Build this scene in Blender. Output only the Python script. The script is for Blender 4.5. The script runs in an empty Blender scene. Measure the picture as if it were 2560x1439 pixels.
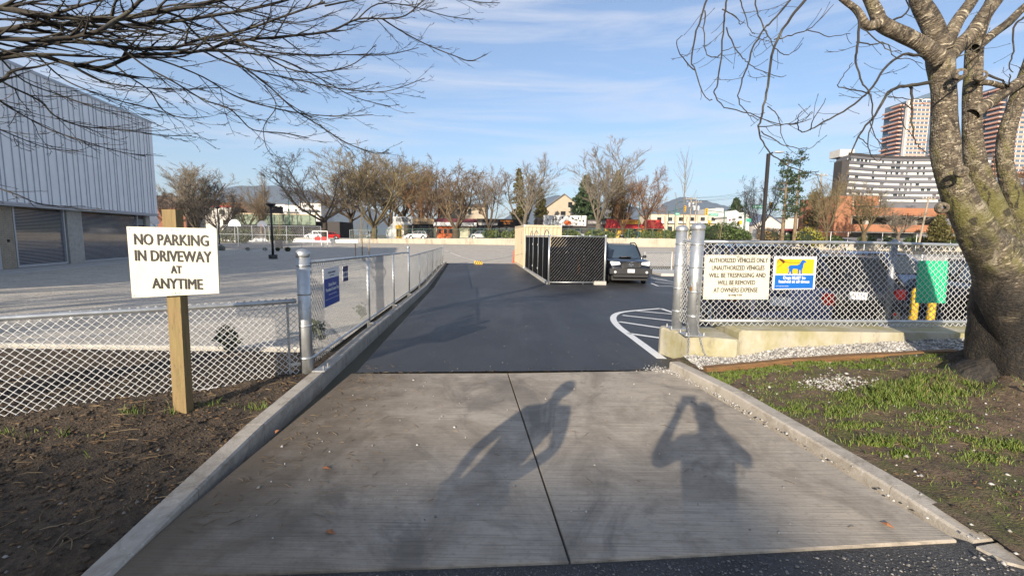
import bpy, bmesh, math, random
import numpy as np
from mathutils import Vector, Matrix, noise
R = random.Random(11)
NR = np.random.default_rng(5)
rad = math.radians
sc = bpy.context.scene
col = sc.collection

# ------------------------------------------------------------------ camera, sky, sun, exposure
EYE, PITCH, ROLL, FPX = 1.65, rad(6.44), rad(.8), 1138.0
cam_d = bpy.data.cameras.new('camera'); cam = bpy.data.objects.new('camera', cam_d); col.objects.link(cam)
cam_d.sensor_width = 36; cam_d.lens = 36*FPX/2560; cam_d.clip_start = .02; cam_d.clip_end = 60000
CM = (Matrix.Rotation(math.pi/2-PITCH, 3, 'X') @ Matrix.Rotation(ROLL, 3, 'Z'))
cam.matrix_world = Matrix.Translation((0, 0, EYE)) @ CM.to_4x4()
sc.camera = cam
SUN_DIR = Vector((.352, .884, -.312)).normalized()      # the way the light travels
SUN_EL = math.asin(-SUN_DIR.z)
w = bpy.data.worlds.new('World'); sc.world = w; w.use_nodes = True
nt = w.node_tree; nt.nodes.clear()
def N(tree, t, **k):
    n = tree.nodes.new(t)
    for a, b in k.items(): setattr(n, a, b)
    return n
sky = N(nt, 'ShaderNodeTexSky', sky_type='NISHITA', sun_disc=False)
sky.sun_elevation = SUN_EL
sky.sun_rotation = math.atan2(-SUN_DIR.x, -SUN_DIR.y)
sky.air_density = 1.0; sky.dust_density = 1.2; sky.ozone_density = 4.0
tc = N(nt, 'ShaderNodeTexCoord')
mp = N(nt, 'ShaderNodeMapping'); mp.inputs['Scale'].default_value = (1.2, 1.5, 13.0); mp.inputs['Rotation'].default_value = (.06, -.10, .9)
nz = N(nt, 'ShaderNodeTexNoise'); nz.inputs['Scale'].default_value = 1.7; nz.inputs['Detail'].default_value = 9; nz.inputs['Roughness'].default_value = .62; nz.inputs['Distortion'].default_value = .55
rp = N(nt, 'ShaderNodeValToRGB'); rp.color_ramp.elements[0].position = .44; rp.color_ramp.elements[1].position = .80
rp.color_ramp.elements[1].color = (.80, .80, .80, 1); rp.color_ramp.elements[0].color = (.13, .13, .13, 1)
mx = N(nt, 'ShaderNodeMixRGB'); mx.inputs['Color2'].default_value = (4.5, 4.6, 5.1, 1)
bg = N(nt, 'ShaderNodeBackground'); bg.inputs['Strength'].default_value = .098
wo = N(nt, 'ShaderNodeOutputWorld')
L = nt.links.new
L(tc.outputs['Generated'], mp.inputs['Vector']); L(mp.outputs[0], nz.inputs['Vector']); L(nz.outputs['Fac'], rp.inputs[0])
L(rp.outputs['Color'], mx.inputs['Fac']); L(sky.outputs[0], mx.inputs['Color1']); L(mx.outputs[0], bg.inputs['Color']); L(bg.outputs[0], wo.inputs['Surface'])
sd = bpy.data.lights.new('sun', 'SUN'); so = bpy.data.objects.new('sun', sd); col.objects.link(so)
sd.energy = 4.7; sd.angle = rad(.5); sd.color = (1, .87, .70)
so.rotation_euler = SUN_DIR.to_track_quat('-Z', 'Y').to_euler(); so.location = (-8, -20, 14)
vs = sc.view_settings; vs.view_transform = 'Standard'; vs.look = 'None'; vs.exposure = .97; vs.gamma = 1; vs.use_curve_mapping = False
sc.cycles.use_denoising = True
sc.cycles.max_bounces = 6; sc.cycles.transparent_max_bounces = 12

# ------------------------------------------------------------------ helpers
def ray(px, py):
    return CM @ Vector(((px-1280)/FPX, -(py-719.5)/FPX, -1))
def at(px, py, Y):                       # photo pixel at depth Y (metres ahead)
    d = ray(px, py); t = Y/d.y
    return Vector((d.x*t, Y, EYE+d.z*t))
def gp(px, py, z=0):                     # photo pixel on the level z
    d = ray(px, py); t = (z-EYE)/d.z
    return Vector((d.x*t, d.y*t, z))
def sst(a, b, x):
    t = min(1, max(0, (x-a)/(b-a))); return t*t*(3-2*t)
def zg(y):                               # the lie of the land: drive dips, field comes back up
    z = -.45*min(1, max(0, (y-5.3)/13))
    return z+.42*sst(45, 92, y)
def zs(x):                               # street behind the retaining wall climbs to the right
    return .72+.88*min(1, max(0, (x+31)/57))

def origin(o):
    v = Vector((0, 0, 0))
    while o is not None: v += o.location; o = o.parent
    return v
def tag(o, label=None, cat=None, group=None, kind=None):
    if label: o['label'] = label
    if cat: o['category'] = cat
    if group: o['group'] = group
    if kind: o['kind'] = kind
    return o
def empty(name, loc, label, cat, group=None, rz=0):
    o = bpy.data.objects.new(name, None); col.objects.link(o); o.location = loc; o.rotation_euler.z = rz
    o.empty_display_size = .2
    return tag(o, label, cat, group)
def link_mesh(name, me, mat, parent=None):
    o = bpy.data.objects.new(name, me); col.objects.link(o)
    if parent is not None: o.parent = parent
    for m in (mat if isinstance(mat, (list, tuple)) else [mat]):
        if me.materials.find(m.name) < 0 or isinstance(mat, (list, tuple)): me.materials.append(m)
    return o

class MB:
    def __init__(s): s.v = []; s.f = []; s.mi = []; s.m = 0; s.uv = None
    def add(s, vs, fs):
        b = len(s.v); s.v += [tuple(p) for p in vs]; s.f += [tuple(b+i for i in f) for f in fs]; s.mi += [s.m]*len(fs); return s
    def box(s, x0, x1, y0, y1, z0, z1, M=None):
        vs = [Vector((x, y, z)) for z in (z0, z1) for (x, y) in ((x0, y0), (x1, y0), (x1, y1), (x0, y1))]
        if M is not None: vs = [M @ p for p in vs]
        return s.add(vs, [(3, 2, 1, 0), (4, 5, 6, 7), (0, 1, 5, 4), (1, 2, 6, 5), (2, 3, 7, 6), (3, 0, 4, 7)])
    def bbox(s, x0, x1, y0, y1, z0, z1, c=.01, M=None):      # box with chamfered vertical and top edges
        a = [(x0+c, y0), (x1-c, y0), (x1, y0+c), (x1, y1-c), (x1-c, y1), (x0+c, y1), (x0, y1-c), (x0, y0+c)]
        cx, cy = (x0+x1)/2, (y0+y1)/2
        def inn(p): return (p[0]+(c if p[0] < cx else -c), p[1]+(c if p[1] < cy else -c))
        vs = [Vector((p[0], p[1], z0)) for p in a]+[Vector((p[0], p[1], z1-c)) for p in a]+[Vector((*inn(p), z1)) for p in a]
        if M is not None: vs = [M @ p for p in vs]
        fs = [tuple(range(7, -1, -1)), tuple(range(16, 24))]
        for r in (0, 8):
            for i in range(8): j = (i+1) % 8; fs.append((r+i, r+j, r+8+j, r+8+i))
        return s.add(vs, fs)
    def prism(s, poly, z0, z1):           # poly: list of (x,y), counter-clockwise
        n = len(poly)
        vs = [(p[0], p[1], z0) for p in poly]+[(p[0], p[1], z1) for p in poly]
        return s.add(vs, [tuple(range(n-1, -1, -1)), tuple(range(n, 2*n))]+[(i, (i+1) % n, n+(i+1) % n, n+i) for i in range(n)])
    def extr(s, pts, d):                  # polygon of 3d points pushed along vector d
        n = len(pts); d = Vector(d); pts = [Vector(p) for p in pts]
        return s.add(pts+[p+d for p in pts], [tuple(range(n-1, -1, -1)), tuple(range(n, 2*n))]+[(i, (i+1) % n, n+(i+1) % n, n+i) for i in range(n)])
    def cyl(s, p0, p1, r0, r1=None, n=12, caps=True):
        r1 = r0 if r1 is None else r1
        return s.tube([p0, p1], [r0, r1], n, caps)
    def tube(s, pts, rr, n=8, caps=True, closed=False):
        pts = [Vector(p) for p in pts]; m = len(pts)
        if not hasattr(rr, '__len__'): rr = [rr]*m
        T = []
        for i in range(m):
            a = pts[(i-1) % m] if (i or closed) else pts[0]; b = pts[(i+1) % m] if (i < m-1 or closed) else pts[-1]
            t = b-a; T.append(t.normalized() if t.length > 1e-9 else Vector((0, 0, 1)))
        ref = Vector((0, 0, 1)) if abs(T[0].z) < .9 else Vector((1, 0, 0))
        vs = []; nrm = None
        for p, t, r in zip(pts, T, rr):
            nrm = (ref.cross(t) if nrm is None else nrm-t*nrm.dot(t))
            if nrm.length < 1e-6: nrm = Vector((1, 0, 0)).cross(t)
            nrm = nrm.normalized(); bi = t.cross(nrm)
            for k in range(n):
                a = 2*math.pi*k/n; vs.append(p+(nrm*math.cos(a)+bi*math.sin(a))*r)
        fs = []
        for i in range(m if closed else m-1):
            j = (i+1) % m
            for k in range(n): l = (k+1) % n; fs.append((i*n+k, i*n+l, j*n+l, j*n+k))
        if caps and not closed: fs += [tuple(range(n-1, -1, -1)), tuple((m-1)*n+k for k in range(n))]
        return s.add(vs, fs)
    def lathe(s, c, prof, n=16, axis='z'):    # prof: list of (r, h)
        vs = []; fs = []
        for r, h in prof:
            for k in range(n):
                a = 2*math.pi*k/n; ca, sa = r*math.cos(a), r*math.sin(a)
                q = (ca, sa, h) if axis == 'z' else ((h, ca, sa) if axis == 'x' else (sa, h, ca))
                vs.append(Vector(c)+Vector(q))
        for i in range(len(prof)-1):
            for k in range(n): l = (k+1) % n; fs.append((i*n+k, i*n+l, (i+1)*n+l, (i+1)*n+k))
        fs += [tuple(range(n-1, -1, -1)), tuple((len(prof)-1)*n+k for k in range(n))]
        return s.add(vs, fs)
    def ball(s, c, r, n=8, m=5, sq=(1, 1, 1)):
        prof = [(r*math.sin(math.pi*i/m) if 0 < i < m else r*.02, -r*math.cos(math.pi*i/m)) for i in range(m+1)]
        b = len(s.v); s.lathe((0, 0, 0), prof, n)
        s.v[b:] = [(c[0]+p[0]*sq[0], c[1]+p[1]*sq[1], c[2]+p[2]*sq[2]) for p in s.v[b:]]
        return s
    def build(s, name, mat, parent=None, smooth=False, local=False, label=None, cat=None, group=None, kind=None):
        v = np.array(s.v, dtype=float).reshape(-1, 3)
        loc = Vector((0, 0, 0))
        if parent is None:
            loc = Vector(((v[:, 0].min()+v[:, 0].max())/2, (v[:, 1].min()+v[:, 1].max())/2, v[:, 2].min()))
            v = v-np.array(loc)
        elif not local: v = v-np.array(origin(parent))
        me = bpy.data.meshes.new(name); me.from_pydata(v.tolist(), [], s.f)
        if any(s.mi): me.polygons.foreach_set('material_index', s.mi)
        if smooth: me.polygons.foreach_set('use_smooth', [True]*len(s.f))
        me.validate()
        o = link_mesh(name, me, mat, parent); o.location = loc
        return tag(o, label, cat, group, kind)

def mesh_np(name, V, F, mat, parent=None, smooth=False, uv=None, local=False, label=None, cat=None, group=None, kind=None):
    V = np.asarray(V, dtype=np.float64); F = np.asarray(F, dtype=np.int32); k = F.shape[1]
    loc = Vector((0, 0, 0))
    if parent is None:
        loc = Vector(((V[:, 0].min()+V[:, 0].max())/2, (V[:, 1].min()+V[:, 1].max())/2, V[:, 2].min())); V = V-np.array(loc)
    elif not local: V = V-np.array(origin(parent))
    me = bpy.data.meshes.new(name)
    me.vertices.add(len(V)); me.vertices.foreach_set('co', V.astype(np.float32).ravel())
    me.loops.add(F.size); me.loops.foreach_set('vertex_index', F.ravel())
    me.polygons.add(len(F)); me.polygons.foreach_set('loop_start', np.arange(len(F), dtype=np.int32)*k)
    if smooth: me.polygons.foreach_set('use_smooth', np.ones(len(F), dtype=bool))
    if uv is not None:
        l = me.uv_layers.new(name='UVMap'); l.data.foreach_set('uv', np.asarray(uv, dtype=np.float32)[F.ravel()].ravel())
    me.update(); me.validate()
    o = link_mesh(name, me, mat, parent); o.location = loc
    return tag(o, label, cat, group, kind)

def copy_tree(o, parent=None):
    c = o.copy(); col.objects.link(c); c.parent = parent
    for ch in list(o.children): copy_tree(ch, c)
    return c

TMP = bpy.data.scenes.new('tmp')
def baked(o):        # evaluated mesh of an object, worked out in a scene of its own
    TMP.collection.objects.link(o); vl = TMP.view_layers[0]; vl.update()
    me = bpy.data.meshes.new_from_object(o.evaluated_get(vl.depsgraph), depsgraph=vl.depsgraph)
    return me
def text(body, size, M, mat, parent, name='lettering', depth=.0015, bold=0.0, width=None, align='CENTER', condense=1.0, space=1.0, strike=0):
    cu = bpy.data.curves.new('txt', 'FONT'); cu.body = body; cu.size = size; cu.align_x = align; cu.align_y = 'CENTER'
    cu.extrude = depth; cu.offset = bold; cu.resolution_u = 3; cu.space_character = space
    t = bpy.data.objects.new('txt', cu); me = baked(t)
    bpy.data.objects.remove(t); bpy.data.curves.remove(cu)
    co = np.empty(len(me.vertices)*3); me.vertices.foreach_get('co', co); co = co.reshape(-1, 3)
    if width: co[:, 0] *= width/max(1e-6, co[:, 0].max()-co[:, 0].min())
    else: co[:, 0] *= condense
    if strike:                # heavier strokes: the same letters struck again a hair to each side
        me.vertices.foreach_set('co', co.ravel()); bm = bmesh.new()
        for dx, dy, dz in ((0, 0, 0), (strike, 0, .0003), (-strike, 0, .0006), (0, strike*.5, .0009), (0, -strike*.5, .0012)):
            me.transform(Matrix.Translation((dx, dy, dz))); bm.from_mesh(me); me.transform(Matrix.Translation((-dx, -dy, -dz)))
        bm.to_mesh(me); bm.free(); co = np.empty(len(me.vertices)*3); me.vertices.foreach_get('co', co); co = co.reshape(-1, 3)
    Mn = np.array(M); co = co @ Mn[:3, :3].T+Mn[:3, 3]-np.array(origin(parent))
    me.vertices.foreach_set('co', co.ravel()); me.materials.clear()
    o = link_mesh(name, me, mat, parent)
    return o
def frame(o, x, up=(0, 0, 1)):            # matrix: local x along x, local y along up, local z out of the face
    x = Vector(x).normalized(); up = Vector(up); z = x.cross(up).normalized(); y = z.cross(x)
    return Matrix(((x.x, y.x, z.x, o[0]), (x.y, y.y, z.y, o[1]), (x.z, y.z, z.z, o[2]), (0, 0, 0, 1)))

# ------------------------------------------------------------------ materials
MATS = {}
def mat(name, c, rough=.7, metal=0, var=.12, scale=3.0, bump=0, bscale=40, c2=None, coord='Object', stretch=(1, 1, 1), spec=.5, detail=5, lo=.3, hi=.7, bdist=.01, coat=0):
    if name in MATS: return MATS[name]
    m = bpy.data.materials.new(name); m.use_nodes = True; t = m.node_tree; b = t.nodes['Principled BSDF']
    b.inputs['Roughness'].default_value = rough; b.inputs['Metallic'].default_value = metal; b.inputs['Specular IOR Level'].default_value = spec
    if coat: b.inputs['Coat Weight'].default_value = coat; b.inputs['Coat Roughness'].default_value = .08
    tcn = N(t, 'ShaderNodeTexCoord'); mpn = N(t, 'ShaderNodeMapping'); mpn.inputs['Scale'].default_value = stretch
    t.links.new(tcn.outputs[coord], mpn.inputs[0])
    n1 = N(t, 'ShaderNodeTexNoise'); n1.inputs['Scale'].default_value = scale; n1.inputs['Detail'].default_value = detail; n1.inputs['Roughness'].default_value = .6
    r = N(t, 'ShaderNodeValToRGB'); r.color_ramp.elements[0].position = lo; r.color_ramp.elements[1].position = hi
    a = c; d = c2
    if d is None: a = tuple(max(0, x*(1-var)) for x in c); d = tuple(min(1, x*(1+var)) for x in c)
    r.color_ramp.elements[0].color = (*a, 1); r.color_ramp.elements[1].color = (*d, 1)
    t.links.new(mpn.outputs[0], n1.inputs['Vector']); t.links.new(n1.outputs['Fac'], r.inputs[0]); t.links.new(r.outputs[0], b.inputs['Base Color'])
    if bump:
        n2 = N(t, 'ShaderNodeTexNoise'); n2.inputs['Scale'].default_value = bscale; n2.inputs['Detail'].default_value = 6
        bp = N(t, 'ShaderNodeBump'); bp.inputs['Strength'].default_value = bump; bp.inputs['Distance'].default_value = bdist
        t.links.new(mpn.outputs[0], n2.inputs['Vector']); t.links.new(n2.outputs['Fac'], bp.inputs['Height']); t.links.new(bp.outputs[0], b.inputs['Normal'])
    m['b'] = 1; MATS[name] = m
    return m
def layer(m, c, scale, lo, hi, stretch=(1, 1, 1), fac=1.0, kind='noise', detail=6, dist=0, rough=None):   # lay a second tone over the base colour
    t = m.node_tree; b = t.nodes['Principled BSDF']; src = b.inputs['Base Color'].links[0].from_socket
    tcn = next(n for n in t.nodes if n.bl_idname == 'ShaderNodeTexCoord')
    src_vec = next(n for n in t.nodes if n.bl_idname == 'ShaderNodeMapping').inputs[0].links[0].from_socket
    mpn = N(t, 'ShaderNodeMapping'); mpn.inputs['Scale'].default_value = stretch; mpn.inputs['Location'].default_value = (scale*.37, 3.1, 1.7)
    t.links.new(src_vec, mpn.inputs[0])
    if kind == 'noise':
        n = N(t, 'ShaderNodeTexNoise'); n.inputs['Scale'].default_value = scale; n.inputs['Detail'].default_value = detail; n.inputs['Roughness'].default_value = .65; n.inputs['Distortion'].default_value = dist; o = n.outputs['Fac']
    else:
        n = N(t, 'ShaderNodeTexVoronoi'); n.inputs['Scale'].default_value = scale; o = n.outputs['Distance']
        if kind == 'cells': o = n.outputs['Color']
    t.links.new(mpn.outputs[0], n.inputs['Vector'])
    r = N(t, 'ShaderNodeValToRGB'); r.color_ramp.elements[0].position = lo; r.color_ramp.elements[1].position = hi
    r.color_ramp.elements[0].color = (0, 0, 0, 1); r.color_ramp.elements[1].color = (fac, fac, fac, 1)
    t.links.new(o, r.inputs[0])
    x = N(t, 'ShaderNodeMixRGB'); x.inputs['Color2'].default_value = (*c, 1)
    t.links.new(r.outputs[0], x.inputs['Fac']); t.links.new(src, x.inputs['Color1']); t.links.new(x.outputs[0], b.inputs['Base Color'])
    if rough is not None:
        q = N(t, 'ShaderNodeMix'); q.inputs[2].default_value = b.inputs['Roughness'].default_value; q.inputs[3].default_value = rough
        t.links.new(r.outputs[0], q.inputs[0]); t.links.new(q.outputs[0], b.inputs['Roughness'])
    return m
galv = mat('galvanised_steel', (.52, .54, .55), .42, .75, .18, 9, c2=None)
galv_wire = mat('galvanised_wire', (.74, .745, .74), .45, .30, .1, 20)
galv_dark = mat('weathered_steel', (.30, .31, .33), .5, .7, .2, 8)
white_paint = mat('white_paint', (.78, .78, .76), .55, 0, .06, 14); layer(white_paint, (.35, .35, .34), 30, .62, .75, fac=.5)
black_metal = mat('black_metal', (.02, .02, .022), .4, .3, .2, 6)
rubber = mat('rubber', (.02, .02, .02), .85, 0, .2, 12)
concrete = mat('concrete', (.40, .385, .35), .85, 0, .12, 4, bump=.25, bscale=60); layer(concrete, (.17, .155, .13), 5, .52, .75, fac=.6)
conc_moss = mat('mossy_concrete', (.40, .37, .29), .85, 0, .12, 3, bump=.35, bscale=45); layer(conc_moss, (.26, .235, .09), 2.6, .42, .62, (1, 1, .6), .75); layer(conc_moss, (.15, .13, .09), 7, .58, .72, (1, 1, .35), .7)
glass = mat('dark_glass', (.02, .025, .03), .06, 0, .1, 2, spec=.8)
glass_blue = mat('blue_glass', (.035, .055, .08), .05, 0, .2, .8, spec=.9)
chrome = mat('chrome', (.75, .76, .78), .12, 1, .05, 4)
# ------------------------------------------------------------------ ground surfaces
def strip(name, polys, mat_, dz, step=2.0, kind='structure', parent=None):
    """flat surface(s) following the lie of the land; polys are convex-ish quads/polys cut in y rows"""
    mb = MB()
    for poly in polys:
        ys = [p[1] for p in poly]; y0, y1 = min(ys), max(ys)
        cuts = sorted(set([y0, y1]+[y for y in ys]+[5.3, 18.3]+[45+i*4 for i in range(13)]+[y0+i*step for i in range(int((y1-y0)/step)+1)]))
        cuts = [c for c in cuts if y0 <= c <= y1]
        def span(y):
            xs = []
            for i in range(len(poly)):
                (xa, ya), (xb, yb) = poly[i], poly[(i+1) % len(poly)]
                if abs(ya-yb) < 1e-9:
                    if abs(y-ya) < 1e-6: xs += [xa, xb]
                elif min(ya, yb)-1e-9 <= y <= max(ya, yb)+1e-9: xs.append(xa+(xb-xa)*(y-ya)/(yb-ya))
            return min(xs), max(xs)
        rows = [(c, *span(c)) for c in cuts]
        for (ya, a0, a1), (yb, b0, b1) in zip(rows, rows[1:]):
            if yb-ya < 1e-6: continue
            za, zb = zg(ya)+dz, zg(yb)+dz
            vs = [(a0, ya, za), (a1, ya, za), (b1, yb, zb), (b0, yb, zb)]
            mb.add(vs, [(0, 1, 2, 3)])
    return mb.build(name, mat_, parent, kind=kind if parent is None else None)

earth = mat('bare_earth', (.10, .09, .06), .95, 0, .3, .4)
mb = MB()
ys = [-60, -20, 0, 5.3, 8, 12, 18.3, 30, 45, 52, 60, 68, 76, 84, 92]
for a, b in zip(ys, ys[1:]):
    mb.add([(-140, a, zg(a)-.09), (140, a, zg(a)-.09), (140, b, zg(b)-.09), (-140, b, zg(b)-.09)], [(0, 1, 2, 3)])
mb.add([(-6000, -60, -.2), (-140, -60, -.2), (-140, 93, -.2), (-6000, 93, -.2)], [(0, 1, 2, 3)])
mb.add([(140, -60, -.2), (6000, -60, -.2), (6000, 93, -.2), (140, 93, -.2)], [(0, 1, 2, 3)])
mb.add([(-6000, -6000, -.22), (6000, -6000, -.22), (6000, -60, -.22), (-6000, -60, -.22)], [(0, 1, 2, 3)])
mb.build('ground', earth, kind='structure')
mb = MB()
for x0, x1 in ((-400, -31), (-31, 26), (26, 500)):
    mb.add([(x0, 92.3, zs(x0)-.05), (x1, 92.3, zs(x1)-.05), (x1, 140, zs(x1)-.05), (x0, 140, zs(x0)-.05)], [(0, 1, 2, 3)])
mb.add([(-7000, 139.9, .6), (7000, 139.9, .6), (7000, 9000, .6), (-7000, 9000, .6)], [(0, 1, 2, 3)])
mb.build('terrain', earth, kind='structure')

gravel_m = mat('compacted_gravel', (.49, .445, .375), .95, 0, .16, 1.1, bump=.9, bscale=16, detail=8, bdist=.035)
layer(gravel_m, (.34, .32, .29), .22, .48, .62, (1, 2.2, 1), .45, dist=1.5); layer(gravel_m, (.68, .65, .60), 60, .60, .72, fac=.6); layer(gravel_m, (.16, .15, .14), 70, .60, .70, fac=.6)
layer(gravel_m, (.22, .21, .20), .9, .55, .60, (.35, 2.4, 1), .38, dist=2.5); layer(gravel_m, (.25, .22, .18), 12, .52, .66, (1, 1, 1), .45); layer(gravel_m, (.30, .27, .22), 2.6, .50, .64, (.6, 1.6, 1), .5, dist=1.2); layer(gravel_m, (.72, .68, .60), 3.7, .56, .68, (.6, 1.6, 1), .5, dist=1.0); layer(gravel_m, (.14, .125, .105), 15, .52, .64, fac=.65); layer(gravel_m, (.78, .75, .68), 21, .58, .68, fac=.55)
FE0, FE1 = (-60, 6.55), (-3.0, 6.95)
strip('gravel_field', [[(-60, 6.6), (-2.72, 6.6), (-5.62, 35.4), (-60, 35.4)], [(-60, 35.4), (60, 35.4), (60, 91.9), (-60, 91.9)]], gravel_m, -.03)

asph = mat('new_asphalt', (.032, .033, .036), .55, 0, .2, .7, bump=.8, bscale=85, spec=.45, bdist=.010)
layer(asph, (.075, .075, .075), 300, .60, .70, fac=.8); layer(asph, (.045, .046, .049), .5, .45, .7, (1, .35, 1), .7, rough=.42)
layer(asph, (.085, .078, .066), .9, .56, .70, (1, .3, 1), .35, dist=1.2); layer(asph, (.028, .028, .03), 1.1, .60, .70, (1.2, .35, 1), .6); layer(asph, (.062, .062, .062), 1.5, .5, .72, (1, .06, 1), .45, dist=.3); layer(asph, (.05, .047, .04), 1.8, .58, .72, (1, .5, 1), .35)
drive = strip('asphalt_drive', [[(-1.86, 5.33), (2.0, 5.66), (3.1, 6.9), (-2.03, 6.9)], [(-2.03, 6.9), (40, 6.9), (40, 31.2), (-4.46, 31.2)], [(-4.46, 31.2), (6.5, 31.2), (6.2, 35.55), (-4.87, 35.2)]], asph, .0)
# lot edge: raised concrete walk on the far side of the parking area
walk = mat('pale_concrete_walk', (.42, .41, .385), .85, 0, .1, 2, bump=.2, bscale=50)
mb = MB(); mb.bbox(8.4, 60, 25.6, 28.6, -.46, -.30, .03); mb.build('far_walk', walk, kind='structure')
# concrete apron, two slabs with a sawn joint
apron_m = mat('broomed_concrete', (.40, .345, .275), .8, 0, .10, 1.6, bump=.0)
t = apron_m.node_tree
def apron_nodes(m):
    t = m.node_tree; b = t.nodes['Principled BSDF']
    tcn = next(n for n in t.nodes if n.bl_idname == 'ShaderNodeTexCoord')
    mpn = N(t, 'ShaderNodeMapping'); mpn.inputs['Scale'].default_value = (1.6, 95, 1); mpn.inputs['Rotation'].default_value = (0, 0, rad(-3.4))
    n = N(t, 'ShaderNodeTexNoise'); n.inputs['Scale'].default_value = 1.4; n.inputs['Detail'].default_value = 4
    bp = N(t, 'ShaderNodeBump'); bp.inputs['Strength'].default_value = .5; bp.inputs['Distance'].default_value = .004
    t.links.new(tcn.outputs['Object'], mpn.inputs[0]); t.links.new(mpn.outputs[0], n.inputs['Vector']); t.links.new(n.outputs['Fac'], bp.inputs['Height']); t.links.new(bp.outputs[0], b.inputs['Normal'])
layer(apron_m, (.40, .375, .33), 1.2, .50, .75, fac=.4, dist=.4)
layer(apron_m, (.13, .105, .078), 1.1, .46, .70, (1.3, 1, 1), .70, dist=.9)           # damp, trodden patches
layer(apron_m, (.13, .112, .09), 5, .52, .76, (1, 1.3, 1), .5, dist=.4); layer(apron_m, (.15, .128, .10), 24, .54, .70, (1, 1.5, 1), .45)
layer(apron_m, (.15, .13, .105), 1.2, .46, .66, (1.6, 75, 1), .6)      # broom lines hold dirt
layer(apron_m, (.085, .075, .065), .75, .55, .64, (1, .8, 1), .5, dist=1.6); layer(apron_m, (.07, .065, .06), 38, .66, .74, fac=.6)
apron_nodes(apron_m)
def drift(m):       # earth washed off the bed, along the left kerb
    t = m.node_tree; b = t.nodes['Principled BSDF']; src = b.inputs['Base Color'].links[0].from_socket
    g = N(t, 'ShaderNodeNewGeometry'); sp = N(t, 'ShaderNodeSeparateXYZ'); t.links.new(g.outputs['Position'], sp.inputs[0])
    n = N(t, 'ShaderNodeTexNoise'); n.inputs['Scale'].default_value = 3.5; n.inputs['Detail'].default_value = 8; n.inputs['Roughness'].default_value = .7; t.links.new(g.outputs['Position'], n.inputs['Vector'])
    a = N(t, 'ShaderNodeMath', operation='MULTIPLY_ADD'); a.inputs[1].default_value = -1.7; t.links.new(n.outputs['Fac'], a.inputs[0]); t.links.new(sp.outputs['X'], a.inputs[2])
    r = N(t, 'ShaderNodeMapRange'); r.inputs['From Min'].default_value = -2.65; r.inputs['From Max'].default_value = -1.25; r.inputs['To Min'].default_value = .85; r.inputs['To Max'].default_value = 0; t.links.new(a.outputs[0], r.inputs['Value'])
    x = N(t, 'ShaderNodeMixRGB'); x.inputs['Color2'].default_value = (.085, .062, .038, 1); t.links.new(r.outputs[0], x.inputs['Fac']); t.links.new(src, x.inputs['Color1']); t.links.new(x.outputs[0], b.inputs['Base Color'])
drift(apron_m)
J0, J1 = (.315, 2.16), (-.035, 5.36)
def slab(poly, parent):
    mb = MB(); n = len(poly); cx = sum(p[0] for p in poly)/n; cy = sum(p[1] for p in poly)/n
    def sh(p, d): l = math.hypot(p[0]-cx, p[1]-cy); return (p[0]+(cx-p[0])*d/l, p[1]+(cy-p[1])*d/l)
    top = [sh(p, .008) for p in poly]
    mb.add([(p[0], p[1], -.12) for p in poly]+[(p[0], p[1], .000) for p in poly]+[(p[0], p[1], .006) for p in top],
           [tuple(range(n, 0, -1))[0:0] or tuple(range(n-1, -1, -1)), tuple(range(2*n, 3*n))]+[(r+i, r+(i+1) % n, r+n+(i+1) % n, r+n+i) for r in (0, n) for i in range(n)])
    return mb.build('concrete_slab', apron_m, parent)
ap = bpy.data.objects.new('driveway_apron', None); col.objects.link(ap); ap.location = (0, 3.7, 0); tag(ap, kind='structure')
slab([(-1.93, 2.0), (J0[0]-.006, J0[1]), (J1[0]-.006, J1[1]), (-1.90, 5.27)], ap)
slab([(J0[0]+.006, J0[1]), (2.50, 2.37), (2.36, 3.4), (1.99, 5.58), (J1[0]+.006, J1[1])], ap)

# old footpath in the foreground, exposed aggregate
path_m = mat('worn_asphalt_path', (.045, .045, .046), .85, 0, .3, 2.5, bump=1.0, bscale=60, bdist=.012)
layer(path_m, (.22, .20, .17), 140, .62, .68, fac=.9, detail=2); layer(path_m, (.12, .125, .13), 75, .58, .66, fac=.8, detail=2); layer(path_m, (.015, .015, .015), 95, .58, .66, fac=.8)
strip('footpath', [[(-30, -9), (30, -9), (30, 2.7), (-30, 2.0)]], path_m, -.012)

# soil verges, lumpy
soil_m = mat('dark_soil', (.065, .045, .027), .95, 0, .45, 9, bump=1.0, bscale=70, bdist=.02)
layer(soil_m, (.125, .09, .056), 22, .52, .66, fac=.7); layer(soil_m, (.012, .009, .006), 14, .52, .66, fac=.8); layer(soil_m, (.14, .115, .085), 60, .62, .70, (1, 3, 1), .7)
def fb(x, y, s, o=4): return noise.fractal(Vector((x*s, y*s, 1.7)), 1.0, 2.0, o)
def sheet(name, xs, ys, zf, mat_, mask=None, **k):
    V = [(x, y, zf(x, y)) for y in ys for x in xs]; n = len(xs); F = []
    for j in range(len(ys)-1):
        for i in range(n-1):
            cx, cy = (xs[i]+xs[i+1])/2, (ys[j]+ys[j+1])/2
            if mask is None or mask(cx, cy): F.append((j*n+i, j*n+i+1, (j+1)*n+i+1, (j+1)*n+i))
    F = np.array(F); V = np.array(V); used = np.unique(F); re = np.full(len(V), -1); re[used] = np.arange(len(used))
    return mesh_np(name, V[used], re[F], mat_, smooth=True, **k)
def kl_x(y): return -2.02-.225*sst(2, 4.9, y) if y < 4.95 else -2.245-.0986*(y-4.95)      # outer line of the left kerb
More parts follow.
